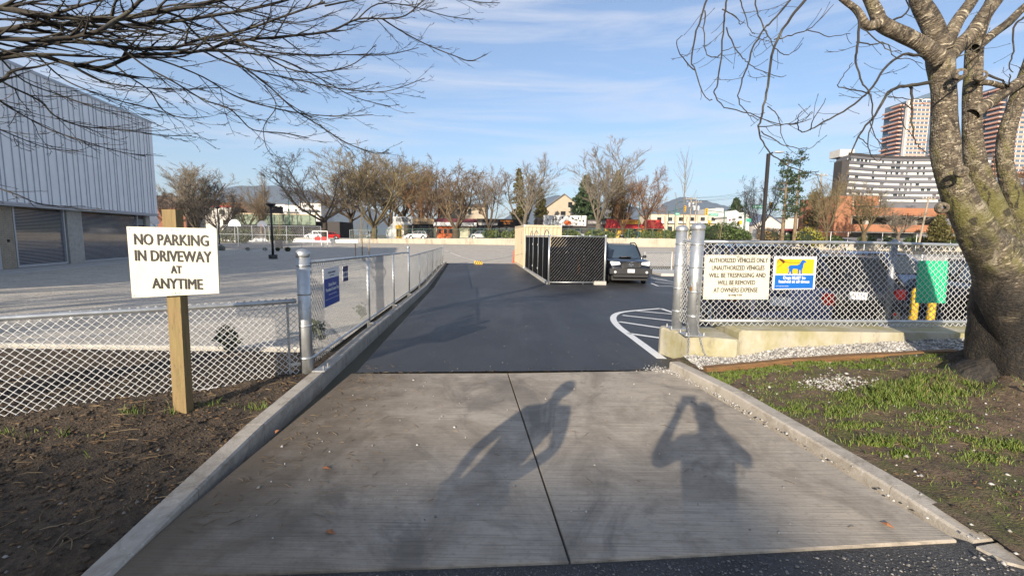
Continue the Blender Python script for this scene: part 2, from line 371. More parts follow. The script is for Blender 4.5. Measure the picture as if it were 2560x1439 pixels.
def z_soil(x, y):
    z = .03+.035*sst(2.2, 4, y)+.05*fb(x, y, .9)+.022*fb(x, y, 5)+.010*fb(x, y, 16, 3)
    z -= .02*sst(1.9, 1.3, y)
    z = z*(1-sst(6.0, 6.7, y))+(zg(y)-.0)*sst(6.0, 6.7, y) if y > 5.9 else z
    d = max(0, kl_x(y)-x); z = min(z, float(np.interp(y, [1.95, 2.7, 3.6, 4.9], [.02, .055, .085, .105]))-.02+d*.35)
    return z-.06*sst(5.0, 5.4, y)-.045*sst(2.35, 1.7, y)
xs = list(np.arange(-16, -6, .16))+list(np.arange(-6, -1.9, .04)); ys = list(np.arange(1.55, 6.72, .04))
sheet('soil_verge', xs, ys, z_soil, soil_m, lambda x, y: x < kl_x(y)+.05 and y > 1.60+.05*fb(x, y, 2), kind='structure')
# field edging strip
mb = MB(); mb.bbox(-60, -2.8, 6.62, 6.68, -.16, -.030, .008); mb.build('field_edging', concrete, kind='structure')

verge_m = mat('verge_soil', (.10, .068, .042), .95, 0, .4, 7, bump=1.0, bscale=60, bdist=.02)
layer(verge_m, (.17, .125, .08), 18, .5, .66, fac=.7); layer(verge_m, (.075, .085, .018), 3.2, .48, .60, fac=.75); layer(verge_m, (.30, .28, .25), 70, .66, .70, fac=.8); layer(verge_m, (.018, .013, .01), 12, .54, .64, fac=.7)
KR = [(2.02, 5.66), (2.28, 4.55), (2.42, 3.55), (2.52, 2.85), (2.585, 2.36)]      # inner line of the right kerb, far to near
def kr_x(y):
    for (xa, ya), (xb, yb) in zip(KR, KR[1:]):
        if yb <= y <= ya: return xa+(xb-xa)*(ya-y)/(ya-yb)
    return KR[0][0] if y > KR[0][1] else KR[-1][0]
TREE = (4.95, 4.45)
def z_verge(x, y):
    e = max(0, x-kr_x(y)-.12)
    z = .035+.02*sst(2.5, 4.5, y)+.078*e*sst(1.9, 4.2, y)
    d = math.hypot(x-TREE[0], y-TREE[1]); z += .16*math.exp(-(d/.75)**2)*(1+.35*math.sin(5*math.atan2(y-TREE[1], x-TREE[0])))
    z += min(1, e*4+.2)*(.030*fb(x, y, 1.1)+.02*fb(x, y, 4)+.008*fb(x, y, 15, 3))
    return z-.075*sst(2.4, 1.75, y)
xs = list(np.arange(2.05, 6.6, .045))+list(np.arange(6.6, 14, .2)); ys = list(np.arange(1.5, 6.0, .045))
sheet('grass_verge', xs, ys, z_verge, verge_m, lambda x, y: x > kr_x(y)+.08 and y > 1.62+.25*sst(2.4, 4.2, x)*.0+.1*fb(x, y, 2), kind='structure')

# kerbs: each a run of cast lengths
kerb_m = mat('kerb_concrete', (.38, .345, .295), .85, 0, .12, 5, bump=.3, bscale=70); layer(kerb_m, (.15, .12, .085), 5, .48, .72, (1, 1, 1), .7, dist=1); layer(kerb_m, (.60, .57, .52), 26, .58, .7, fac=.5)
def kerb_run(name, pts, wdt, side, mat_):
    root = bpy.data.objects.new(name, None); col.objects.link(root); root.location = (*pts[0][:2], 0); tag(root, kind='structure')
    out = []
    for i, p in enumerate(pts):
        a = Vector(pts[max(0, i-1)][:2]); b = Vector(pts[min(len(pts)-1, i+1)][:2]); d = (b-a).normalized(); nn = Vector((-d.y, d.x))*side
        out.append((Vector(p[:2]), Vector(p[:2])+nn*wdt, p[2]))
    for i in range(len(out)-1):
        mb = MB(); c = .014; secs = []
        for (a, b, z), q in ((out[i], .003), (out[i+1], -.003)):
            dd = (out[i+1][0]-out[i][0]).normalized()*q; u = (b-a).normalized()*c
            z0 = zg(a.y)-.12
            secs.append([(*(a+dd), z0), (*(a+dd), z-c), (*(a+dd+u), z), (*(b+dd-u), z), (*(b+dd), z-c), (*(b+dd), z0)])
        mb.add(secs[0]+secs[1], [(k, (k+1) % 6, 6+(k+1) % 6, 6+k) for k in range(6)]+[(5, 4, 3, 2, 1, 0), (6, 7, 8, 9, 10, 11)])
        mb.build('kerb_length', mat_, root)
    return root
# left kerb: apron part then along the drive fence (points are its drive-side line)
LK = [(-1.89, 1.95, .02), (-1.955, 2.7, .055), (-2.03, 3.6, .085), (-2.10, 4.9, .105)]
y = 4.9
while y < 35: 
    y += 2.2 if y < 16 else 4.2
    LK.append((-2.10-.0986*(y-4.9), min(y, 35.2), zg(y)+.12))
def lk_x(y): return -2.10-.0986*(y-4.9)
kerb_run('left_kerb', LK, .15, 1, kerb_m)
kerb_run('right_kerb', [(x, y, z) for (x, y), z in zip(KR, (.095, .085, .065, .045, .012))][::-1], .155, -1, kerb_m)
mb = MB(); mb.prism([(2.56, 2.32), (2.6, 2.2), (2.95, 2.02), (3.05, 2.1), (2.74, 2.36)], -.05, .004); mb.build('kerb_apron_patch', kerb_m, kind='structure')
# painted island on the asphalt
def zline(pts, wd): 
    out = []
    for i, p in enumerate(pts):
        a = Vector(pts[max(0, i-1)]); b = Vector(pts[min(len(pts)-1, i+1)]); d = (b-a).normalized(); n_ = Vector((-d.y, d.x))*wd/2
        out.append((Vector(p)-n_, Vector(p)+n_))
    mb = MB()
    for (a, b), (c, d) in zip(out, out[1:]):
        mb.add([(*a, zg(a.y)+.005), (*c, zg(c.y)+.005), (*d, zg(d.y)+.005), (*b, zg(b.y)+.005)], [(0, 1, 2, 3)])
    return mb
def gpz(px, py, it=6):
    z = 0
    for _ in range(it): p = gp(px, py, z); z = zg(p.y)
    return (p.x, p.y)
def crs(P, n=6):
    P = [Vector(p) for p in P]; Q = []
    for i in range(len(P)-1):
        a, b, c, d = P[max(0, i-1)], P[i], P[i+1], P[min(len(P)-1, i+2)]
        for k in range(n):
            t = k/n; Q.append(.5*((2*b)+(c-a)*t+(2*a-5*b+4*c-d)*t*t+(3*b-a-3*c+d)*t**3))
    return Q+[P[-1]]
arc = crs([gpz(*p) for p in [(1655, 897), (1590, 849), (1545, 815), (1533, 795), (1545, 783), (1580, 777), (1652, 771)]], 5)
zline(arc, .14).build('painted_line', white_paint, drive)
zline([gpz(1652, 771), gpz(1700, 787)], .12).build('painted_line', white_paint, drive)
for a, b in (((1592, 777), (1700, 787)), ((1556, 788), (1700, 804)), ((1547, 804), (1700, 827)), ((1568, 833), (1700, 852))):
    zline([gpz(*a), gpz(*b)], .12).build('painted_line', white_paint, drive)
for a, b in (((1626, 696), (1700, 707)), ((1625, 703), (1700, 711)), ((1628, 708), (1646, 715)), ((1646, 715), (1700, 716)), ((1627, 693), (1668, 700))):
    zline([gpz(*a), gpz(*b)], .10).build('painted_line', white_paint, drive)
# ------------------------------------------------------------------ chain-link fencing
def chain_link(name, a, b, zb, h, parent, w=.07, r=.0024, mat_=None, per=4000):
    """woven wire between plan points a and b; zb(s) = foot of the mesh at distance s"""
    a = np.array(a[:2], float); b = np.array(b[:2], float); Ls = np.linalg.norm(b-a); d = (b-a)/Ls; n = np.array([-d[1], d[0]])
    nw = int(Ls/(w/2)); m = int(h/(w/2))+1
    i = np.arange(nw)[:, None]; j = np.arange(m)[None, :]
    s = (i+((i+j) % 2 == 0))*(w/2)*np.ones((nw, m))
    zbv = np.vectorize(zb)(s)
    off = np.where((i+j) % 2 == 0, r*.9, -r*.9)
    jit = NR.normal(0, w*.022, s.shape)
    cx = a[0]+d[0]*(s+jit)+n[0]*off; cy = a[1]+d[1]*(s+jit)+n[1]*off; cz = zbv+j*(w/2)+NR.normal(0, w*.022, s.shape)
    V = []
    for k in range(3):
        t = 2*math.pi*k/3; o1 = math.cos(t)*r*1.35; o2 = math.sin(t)*r
        V.append(np.stack([cx+d[0]*o1+n[0]*o2, cy+d[1]*o1+n[1]*o2, cz], -1))
    V = np.stack(V, 2).reshape(-1, 3)          # (nw, m, 3, 3)
    base = (np.arange(nw)[:, None]*m+np.arange(m-1)[None, :]).ravel()*3
    F = np.concatenate([np.stack([base+k, base+(k+1) % 3, base+3+(k+1) % 3, base+3+k], -1) for k in range(3)])
    return mesh_np(name, V, F, mat_ or galv_wire, parent, smooth=True)
def post(mb, x, y, z0, z1, r, cap=True, n=14):
    mb.cyl((x, y, z0), (x, y, z1), r, n=n)
    if cap:
        mb.lathe((x, y, z1), [(r*1.06, -.045), (r*1.12, -.03), (r*1.12, 0), (r*.98, r*.28), (r*.6, r*.52), (r*.05, r*.62)], n)
    return mb
def band(mb, x, y, z, r): mb.cyl((x, y, z-.012), (x, y, z+.012), r*1.05, n=14); return mb

# low front fence left of the drive
fA, fB = Vector((-7.4, 1.50, 0)), Vector((-2.365, 4.985, 0)); fd = (fB-fA).normalized(); fL = (fB-fA).length
lf = empty('chain_link_fence', (fA.x, fA.y, 0), 'low galvanised chain-link fence behind the no-parking post', 'fence')
chain_link('wire_mesh', fA, fB, lambda s: .055, .90, lf, .066, .0046)
mb = MB(); mb.tube([(*(fA+fd*t).xy, .915+.006*math.sin(t*2)) for t in np.linspace(0, fL-.02, 14)], .025, 10); mb.build('top_rail', galv, lf, True)
mb = MB(); mb.tube([(*(fA+fd*t).xy, .07) for t in np.linspace(0, fL-.1, 8)], .004, 5); mb.build('tension_wire', galv_wire, lf)
p_ = fB-fd*.11; mb = MB(); mb.box(p_.x-.012, p_.x+.012, p_.y-.004, p_.y+.004, .05, .91); mb.build('tension_bar', galv, lf)
for z in (.2, .55, .86):
    mb = MB(); mb.box(0, .12, -.006, .006, z-.015, z+.015, Matrix.Translation(fB-fd*.12) @ Matrix.Rotation(math.atan2(fd.y, fd.x), 4, 'Z')); mb.build('bar_clip', galv, lf)
for t in (.6, 3.3):
    q = fA+fd*t; mb = MB(); post(mb, q.x, q.y+.03, -.1, .90, .028); mb.build('line_post', galv, lf, True)

# fence along the drive
D0 = Vector((-2.33, 5.06)); Dd = Vector((-.0986, .9951))
def Dp(y): return Vector((D0.x-.0991*(y-D0.y), y))
df = empty('chain_link_fence', (D0.x, D0.y, 0), 'long galvanised chain-link fence along the left edge of the asphalt drive', 'fence')
mb = MB(); post(mb, D0.x, D0.y, -.15, 1.44, .068, n=20)
for z in (.25, .62, .98, 1.3): band(mb, D0.x, D0.y, z, .068)
mb.build('end_post', galv, df, True)
def seg(y0, y1, zt0, zt1, w, r):
    a, b = Dp(y0), Dp(y1); l = (b-a).length
    zt = lambda s: zt0+(zt1-zt0)*s/l
    zb = lambda s: zg(y0+(y1-y0)*s/l)+.17
    mb = MB(); mb.tube([(*a, zt0), (*((a+b)/2), (zt0+zt1)/2), (*b, zt1)], .021, 10); mb.build('top_rail', galv, df, True)
    mb = MB(); mb.tube([(*(a+(b-a)*f), zb(f*l)+.03) for f in np.linspace(0, 1, 8)], .018, 8); mb.build('bottom_rail', galv, df, True)
    h = (zt0-zb(0)+zt1-zb(l))/2+.035
    chain_link('wire_mesh', a, b, lambda s: zt(s)+.035-h, h, df, w, r, mat('shaded_fence_wire', (.42, .43, .44), .45, .5, .1, 20))  # darker copy of the wire: shade on the drive side is put into the colour
seg(5.14, 14.1, 1.325, 1.12, .080, .0028); seg(14.2, 24, .985, .88, .075, .0034); seg(24, 33.7, .88, .78, .1, .004)
def Dtop(y): return 1.325+(1.12-1.325)*(y-5.14)/8.96 if y < 14.15 else .985+(.78-.985)*(y-14.2)/19.5
foot_m = mat('base_plate_steel', (.42, .43, .44), .5, .7, .2, 12)
for y, r in ((8.34, .032), (11.2, .032), (14.12, .045), (17.3, .03), (20.5, .03), (23.7, .03), (27, .03), (30.3, .03), (33.75, .045)):
    q = Dp(y); mb = MB(); post(mb, q.x, q.y, zg(y)+.02, Dtop(y)+(.17 if y == 14.12 else .12 if y > 33 else .0), r, cap=r > .04, n=12); mb.build('line_post' if r < .04 else 'terminal_post', galv, df, True)
    if y < 15:
        mb = MB(); mb.bbox(q.x+.03, q.x+.16, q.y-.06, q.y+.06, zg(y)+.121, zg(y)+.131, .003)
        mb.cyl((q.x+.11, q.y-.03, zg(y)+.13), (q.x+.11, q.y-.03, zg(y)+.155), .008, n=6); mb.cyl((q.x+.11, q.y+.03, zg(y)+.13), (q.x+.11, q.y+.03, zg(y)+.155), .008, n=6)
        mb.build('base_plate', foot_m, df)
mb = MB(); mb.bbox(-2.25, -2.10, 5.0, 5.2, .103, .113, .004)
for dx, dy in ((-2.13, 5.04), (-2.13, 5.16)): mb.cyl((dx, dy, .11), (dx, dy, .16), .011, n=8)
mb.build('base_plate', foot_m, df)

# ------------------------------------------------------------------ signs
cream = mat('sign_cream', (.60, .57, .47), .45, 0, .05, 6); layer(cream, (.42, .36, .24), 5, .54, .8, (1, 1, .5), .4, dist=1); layer(cream, (.30, .26, .18), 40, .66, .72, fac=.5)
ink = mat('black_ink', (.012, .012, .012), .5, 0, .3, 30)
wood_post = mat('treated_timber', (.22, .155, .068), .8, 0, .22, 3, bump=.3, bscale=30, stretch=(14, 14, 1.2)); layer(wood_post, (.20, .22, .06), 1.8, .45, .65, (1, 1, .8), .55); layer(wood_post, (.10, .07, .035), 9, .58, .68, (10, 10, 1), .7)
blue = mat('sign_blue', (.01, .05, .30), .4, 0, .06, 8)
sign_white = mat('sign_white', (.74, .75, .76), .4, 0, .05, 8)
def panel(name, c, th, mat_, parent):                 # c: four corners TL,TR,BR,BL as 3d points; th towards the back
    x = (c[1]-c[0]).normalized(); y = (c[0]-c[3]).normalized(); n = x.cross(y).normalized()
    mb = MB(); mb.extr([p for p in (c[3], c[2], c[1], c[0])], -n*th); mb.build(name, mat_, parent)
    return n
def local_m(c, u, v, lift):                           # matrix on the panel at fractions u (right), v (down)
    p = (c[0]*(1-u)+c[1]*u)*(1-v)+(c[3]*(1-u)+c[2]*u)*v
    x = (c[1]-c[0]).normalized(); y0 = (c[0]-c[3]).normalized(); n = x.cross(y0).normalized()
    return frame(p+n*lift, x, n.cross(x))
def sdist(a, b): return (a-b).length
YS = 3.78
c = [at(316, 566, YS), at(541, 571, YS), at(548, 733, YS), at(330, 744, YS)]
root = empty('no_parking_sign', (c[3].x+.4, 3.84, .06), 'cream NO PARKING IN DRIVEWAY AT ANYTIME sign on a leaning timber post', 'sign')
n = panel('sign_board', c, .012, cream, root)
pb, pt = at(461, 1056, 3.87), at(431, 524, 3.87)
mb = MB(); ax = (pt-pb).normalized(); ex = Vector((1, 0, 0)); hw, hd = .057, .045
bas = [pb+ax*-.12+Vector((sx*hw, sy*hd, 0)) for sx, sy in ((-1, -1), (1, -1), (1, 1), (-1, 1))]
mb.extr(bas, ax*((pt-pb).length+.12)); mb.build('timber_post', wood_post, root)
W_ = sdist(c[0], c[1])
for body, px0, px1, py, cap in (('NO PARKING', 340, 524, 601, 27), ('IN DRIVEWAY', 338, 528, 641, 27), ('AT', 427, 453, 674, 19), ('ANYTIME', 378, 504, 710, 26)):
    u = ((px0+px1)/2-323)/221; v = (py-569)/169
    text(body, cap/1138*YS/.70, local_m(c, u, v, .0025), ink, root, width=(px1-px0)/1138*YS, strike=.0035, depth=.001)
for u, v in ((.03, .03), (.97, .035), (.03, .97), (.96, .97), (.5, .03), (.45, .03), (.56, .035), (.5, .965), (.46, .965), (.55, .965)):
    M_ = local_m(c, u, v, .0); mb = MB(); mb.cyl(M_.translation, M_.translation+n*.004, .006 if u in (.5, .03) else .004, n=8); mb.build('screw', galv_dark, root)

# blue signs on the drive fence
def dpt(y, z, o): q = Dp(y); return Vector((q.x+.995*o, q.y+.0986*o, z))
def dzp(px, py, y): d = at(px, py, y); return d.z
y0, y1 = 5.63, 6.30; o = .045
c = [dpt(y0, dzp(800, 673, y0), o), dpt(y1, dzp(840, 665, y1), o), dpt(y1, dzp(842, 752, y1), o), dpt(y0, dzp(803, 769, y0), o)]
root = empty('school_property_sign', (c[3].x, c[3].y, c[3].z), 'blue and white school property access sign wired to the drive fence', 'sign')
panel('sign_board', c, .004, blue, root)
def sub(c, u0, u1, v0, v1, lift):
    return [local_m(c, u, v, lift).translation for u, v in ((u0, v0), (u1, v0), (u1, v1), (u0, v1))]
panel('header_band', sub(c, 0.003, .997, .005, .27, .002), .001, sign_white, root)
hgt = sdist(c[0], c[3]); wid = sdist(c[0], c[1])
navy = mat('sign_navy', (.01, .025, .12), .45, 0, .1, 10)
text('SCHOOL PROPERTY', .032, local_m(c, .5, .12, .003), navy, root, width=wid*.5, bold=.0006, depth=.0006)
text('NO SMOKING', .02, local_m(c, .5, .2, .003), navy, root, width=wid*.3, depth=.0006)
text('School Use or', .062, local_m(c, .52, .44, .003), sign_white, root, width=wid*.52, bold=.0014, depth=.0006)
text('Permitted Access Only', .062, local_m(c, .52, .57, .003), sign_white, root, width=wid*.86, bold=.0014, depth=.0006)
text('bylaw and access information', .02, local_m(c, .52, .70, .003), sign_white, root, width=wid*.5, depth=.0006)
panel('rule_line', sub(c, .05, .95, .815, .825, .002), .0008, sign_white, root)
mb = MB(); M_ = local_m(c, -.022, .5, 0); mb.box(-.011, .011, -hgt/2, hgt/2, -.006, .004, M_); mb.build('edge_strip', sign_white, root)
y0, y1 = 6.50, 6.78
c = [dpt(y0, dzp(847, 666, y0), o), dpt(y1, dzp(861, 663, y1), o), dpt(y1, dzp(862, 701, y1), o), dpt(y0, dzp(848, 704, y0), o)]
root = empty('notice_sign', (c[3].x, c[3].y, c[3].z), 'small white notice with dark blue bands beside the school property sign', 'sign')
panel('sign_board', c, .004, sign_white, root)
panel('header_band', sub(c, .0, 1, .0, .36, .002), .001, navy, root); panel('footer_band', sub(c, 0, 1, .76, 1, .002), .001, navy, root)
for u in (.2, .5, .8):
    M_ = local_m(c, u, .56, .002); mb = MB(); mb.lathe((0, 0, 0), [(.03, 0), (.03, .001), (.022, .001), (.02, .0005)], 14); mb.v = [tuple(M_ @ Vector(p)) for p in mb.v]; mb.build('pictogram', navy, root)

# ------------------------------------------------------------------ concrete blocks, right fence, gate posts
def chamfer_prism(poly, z0, z1, c):
    n = len(poly); cx = sum(p[0] for p in poly)/n; cy = sum(p[1] for p in poly)/n
    inn = [(p[0]+(cx-p[0])*c/math.hypot(p[0]-cx, p[1]-cy)*1.2, p[1]+(cy-p[1])*c/math.hypot(p[0]-cx, p[1]-cy)*1.2) for p in poly]
    mb = MB(); mb.add([(*p, z0) for p in poly]+[(*p, z1-c) for p in poly]+[(*p, z1) for p in inn], [tuple(range(n-1, -1, -1)), tuple(range(2*n, 3*n))]+[(r+i, r+(i+1) % n, r+n+(i+1) % n, r+n+i) for r in (0, n) for i in range(n)])
    return mb
chamfer_prism([(2.40, 6.02), (2.44, 5.99), (2.93, 5.79), (2.98, 5.82), (2.985, 6.72), (2.22, 6.72), (2.20, 6.60)], -.06, .36, .03).build('concrete_block', conc_moss, label='short mossy concrete block carrying the two gate posts', cat='concrete block')
chamfer_prism([(3.0, 5.90), (3.03, 5.86), (14, 5.95), (14, 6.8), (3.0, 6.75)], -.06, .47, .04).build('concrete_block', conc_moss, label='long low mossy concrete barrier under the right chain-link fence', cat='concrete block')
rf = empty('chain_link_fence', (2.46, 6.1, .36), 'chain-link fence with signs standing on the mossy concrete barrier', 'fence')
rA, rB = Vector((2.46, 6.13, 0)), Vector((11.5, 6.62, 0)); rd = (rB-rA).normalized()
def Rp(x): return rA+rd*((x-rA.x)/rd.x)
chain_link('wire_mesh', Rp(2.53), rB, lambda s: .475, 1.20, rf, .086, .0038)
mb = MB(); mb.tube([(*Rp(x).xy, 1.625+.008*math.sin(x*1.7)) for x in np.linspace(2.5, 11.5, 16)], .022, 10); mb.build('top_rail', galv, rf, True)
mb = MB(); mb.tube([(*Rp(x).xy, .545) for x in np.linspace(2.5, 11.5, 8)], .021, 10); mb.build('bottom_rail', galv, rf, True)
for x in (5.28, 8.3):
    q = Rp(x); mb = MB(); post(mb, q.x, q.y+.045, .44, 1.66, .038); mb.build('line_post', galv_dark, rf, True)
    mb = MB(); mb.bbox(q.x-.08, q.x+.08, q.y-.03, q.y+.13, .471, .483, .004); mb.build('base_plate', foot_m, rf)
def gatepost(x, y, z1, r, lab):
    e = empty('gate_post', (x, y, .36), lab, 'post')
    mb = MB(); post(mb, x, y, .36, z1, r, n=22); mb.build('steel_tube', galv, e, True)
    for z in (.62, .95, 1.28, 1.58):
        mb = MB(); band(mb, x, y, z, r); mb.cyl((x+r, y, z), (x+r+.03, y, z), .009, n=6); mb.build('tension_band', galv, e, True)
    mb = MB(); mb.bbox(x-r*1.7, x+r*1.7, y-r*1.6, y+r*1.6, .361, .373, .004); mb.build('base_plate', foot_m, e)
    for dx, dy in ((-1.4, -1.3), (1.4, -1.3), (-1.4, 1.3), (1.4, 1.3)):
        mb = MB(); mb.cyl((x+dx*r, y+dy*r, .37), (x+dx*r, y+dy*r, .41), .011, n=6); mb.build('anchor_bolt', galv, e)
gatepost(2.455, 6.08, 1.815, .083, 'thick galvanised gate post nearest the AUTHORIZED VEHICLES sign')
gatepost(2.395, 6.50, 1.80, .075, 'galvanised gate post at the drive edge, behind the thicker one')
# short return between the two posts
chain_link('return_mesh', (2.44, 6.14), (2.40, 6.46), lambda s: .475, 1.20, rf, .068, .0035)
mb = MB(); mb.cyl((2.45, 6.1, 1.62), (2.40, 6.48, 1.62), .02); mb.build('return_rail', galv, rf, True)

# chain with padlock
def link_proto():
    mb = MB(); pts = []
    for k in range(14):
        a = 2*math.pi*k/14; pts.append((.011*math.cos(a), 0, .011*math.sin(a)+(.012 if math.sin(a) > 0 else -.012)))
    mb.tube(pts, .0042, 5, closed=True); return mb
def chain(pts, lab, label_group=None):
    P = crs(pts, 12); root = empty('steel_chain', P[-1], lab, 'chain')
    me = None; acc = 0; step = .036; k = 0; pos = P[0]; i = 0
    d = [0]
    for a, b in zip(P, P[1:]): d.append(d[-1]+(b-a).length)
    s = 0
    while s < d[-1]:
        while i < len(d)-2 and d[i+1] < s: i += 1
        f = (s-d[i])/max(1e-6, d[i+1]-d[i]); p = P[i].lerp(P[i+1], f); t = (P[i+1]-P[i]).normalized()
        if me is None: o = link_proto().build('chain_link', galv_dark, root, True, local=True); me = o.data
        else: o = bpy.data.objects.new('chain_link', me); col.objects.link(o); o.parent = root
        q = t.to_track_quat('Z', 'X') @ Matrix.Rotation(math.pi/2*(k % 2)+.3*math.sin(k), 3, 'Z').to_quaternion()
        o.location = p-origin(root); o.rotation_mode = 'QUATERNION'; o.rotation_quaternion = q
        s += step; k += 1
chain([(2.43, 6.16, 1.60), (2.425, 6.12, 1.45), (2.43, 6.15, 1.2), (2.42, 6.13, .95), (2.40, 6.10, .62), (2.37, 5.98, .40), (2.365, 5.955, .2), (2.36, 5.94, .06)], 'rusty steel chain hanging to the ground at the left of the gate post')
chain([(2.44, 6.30, 1.56), (2.46, 6.22, 1.3), (2.445, 6.05-.09, 1.02), (2.46, 5.985, .75), (2.48, 5.96, .5), (2.50, 5.93, .36), (2.54, 5.90, .2), (2.60, 5.86, .06)], 'steel chain hanging in front of the thick gate post')
chain([(2.42, 6.42, 1.58), (2.41, 6.30, 1.35), (2.425, 6.36, 1.1), (2.42, 6.25, .85), (2.415, 6.3, .6)], 'short steel chain looped on the mesh between the gate posts')
brass = mat('rusty_brass', (.25, .15, .06), .5, .6, .3, 20)
pl = empty('padlock', (2.40, 6.04, .98), 'rusty brass padlock holding the gate chain', 'padlock')
mb = MB(); mb.bbox(2.372, 2.428, 6.02, 6.05, .965, 1.02, .006); mb.build('lock_body', brass, pl)
mb = MB(); mb.tube([(2.383, 6.035, 1.015), (2.383, 6.035, 1.05), (2.39, 6.035, 1.063), (2.41, 6.035, 1.063), (2.417, 6.035, 1.05), (2.417, 6.035, 1.015)], .005, 6); mb.build('shackle', chrome, pl)

# signs on the right fence
YF = 6.11
def rsign(px):      # mesh depth at the pixel column
    return None
def rc(pts, off=-.02):
    out = []
    for px, py in pts:
        y = 6.15
        for _ in range(4): q = at(px, py, y); y = Rp(q.x).y+off
        out.append(at(px, py, y))
    return out
c = rc([(1762, 637), (1926, 637), (1921, 748), (1758, 748)])
root = empty('vehicle_warning_sign', c[3], 'cream AUTHORIZED VEHICLES ONLY sign wired to the right fence', 'sign')
n = panel('sign_board', c, .006, cream, root)
grey_ink = mat('faded_ink', (.022, .022, .02), .6, 0, .3, 40)
for body, x0, x1, py, cap in (('AUTHORIZED VEHICLES ONLY', 1769, 1920, 651, 11), ('UNAUTHORIZED VEHICLES', 1776, 1912, 669.5, 11), ('WILL BE TRESPASSING AND', 1770, 1916, 688, 11), ('WILL BE REMOVED', 1793, 1890, 706.5, 11), ('AT OWNERS EXPENSE', 1783, 1897, 725, 11), ('by order V.S.B.', 1822, 1857, 737, 5)):
    u = ((x0+x1)/2-1760)/163.5; v = (py-637)/111
    text(body, cap/1138*6.15/.70, local_m(c, u, v, .0022), grey_ink, root, width=(x1-x0)/1138*6.12, strike=.0017, depth=.0008)
for u, v in ((.03, .04), (.97, .04), (.03, .96), (.97, .96), (.5, .04), (.48, .95)):
    M_ = local_m(c, u, v, .002); mb = MB(); mb.tube([M_ @ Vector(p) for p in ((-.012, -.012, 0), (0, 0, .006), (.012, .014, 0))], .0022, 5); mb.build('wire_tie', ink, root)
c = rc([(1936, 640), (2043, 641), (2036, 723), (1930, 724)])
root = empty('dog_leash_sign', c[3], 'white yellow and blue sign with a leashed dog on the right fence', 'sign')
panel('sign_board', c, .006, sign_white, root)
yellow = mat('sign_yellow', (.75, .42, .015), .45, 0, .04, 8); bblue = mat('sign_bright_blue', (.008, .12, .46), .45, 0, .05, 8)
panel('yellow_field', sub(c, .06, .94, .085, .52, .002), .001, yellow, root)
panel('blue_field', sub(c, .045, .955, .565, .965, .002), .001, bblue, root)
dog = [(.30, .33), (.345, .335), (.36, .28), (.42, .265), (.54, .265), (.60, .23), (.625, .16), (.655, .11), (.69, .105), (.72, .13), (.755, .155), (.745, .185), (.70, .20), (.69, .26), (.685, .34), (.665, .40), (.67, .50), (.685, .535), (.635, .535), (.63, .42), (.605, .40), (.60, .535), (.555, .535), (.57, .51), (.565, .385), (.46, .37), (.44, .42), (.455, .535), (.415, .535), (.40, .46), (.385, .45), (.375, .535), (.335, .535), (.36, .45), (.36, .36), (.33, .355)]
mb = MB(); pts = [local_m(c, u, v, .0035).translation for u, v in dog][::-1]; nn_ = local_m(c, .5, .5, 0).to_3x3() @ Vector((0, 0, 1)); mb.extr([p-nn_*.001 for p in pts], nn_*.001)
mb.build('dog_figure', bblue, root)
mb = MB(); mb.extr([local_m(c, u, v, .003).translation for u, v in ((.10, .08), (.16, .07), (.22, .12), (.26, .16), (.22, .22), (.18, .17))][::-1], nn_*.0012); mb.build('hand_figure', mat('sign_brown', (.09, .035, .01), .5, 0, .1, 9), root)
mb = MB(); mb.tube([local_m(c, u, v, .004).translation for u, v in ((.09, .32), (.16, .27), (.22, .17), (.40, .19), (.58, .19), (.655, .24))], .0022, 5); mb.build('leash_line', ink, root)
text('Dogs MUST be', .054, local_m(c, .5, .645, .0035), sign_white, root, width=sdist(c[0], c[1])*.52, bold=.0016, depth=.0006)
text('leashed at all times', .054, local_m(c, .5, .76, .0035), sign_white, root, width=sdist(c[0], c[1])*.72, bold=.0016, depth=.0006)
text('school grounds bylaw', .016, local_m(c, .23, .89, .0035), sign_white, root, width=sdist(c[0], c[1])*.3, depth=.0006)
panel('text_underline', sub(c, .455, .62, .685, .695, .003), .0008, sign_white, root)
for u, v in ((.05, .03), (.95, .03), (.06, .97), (.94, .97)):
    M_ = local_m(c, u, v, .002); mb = MB(); mb.tube([M_ @ Vector(p) for p in ((-.01, -.012, 0), (0, 0, .006), (.01, .012, 0))], .002, 5); mb.build('wire_tie', ink, root)
c = rc([(2296, 651), (2371, 652), (2363, 757), (2288, 757)], .02)
mb = MB(); n = (c[1]-c[0]).cross(c[0]-c[3]).normalized(); mb.extr([c[3], c[2], c[1], c[0]], -n*.006)
mb.build('green_board', mat('green_plastic', (.005, .44, .22), .5, 0, .08, 5), label='plain green board tied behind the right fence mesh', cat='sign')

# yellow bollards behind the green board
ypaint = mat('yellow_paint', (.68, .42, .02), .5, 0, .1, 6); layer(ypaint, (.25, .16, .05), 12, .6, .72, fac=.7)
for px, lab in ((2284, 'yellow steel bollard left of the green board'), (2328, 'yellow steel bollard under the right side of the green board')):
    q = at(px, 780, 7.3); mb = MB(); z0 = zg(7.3)
    mb.lathe((q.x, q.y, z0), [(.055, 0), (.055, .92), (.05, .96), (.03, .985), (.004, .995)], 16); mb.build('bollard', ypaint, smooth=False, label=lab, cat='bollard', group='yellow bollards behind the right fence')

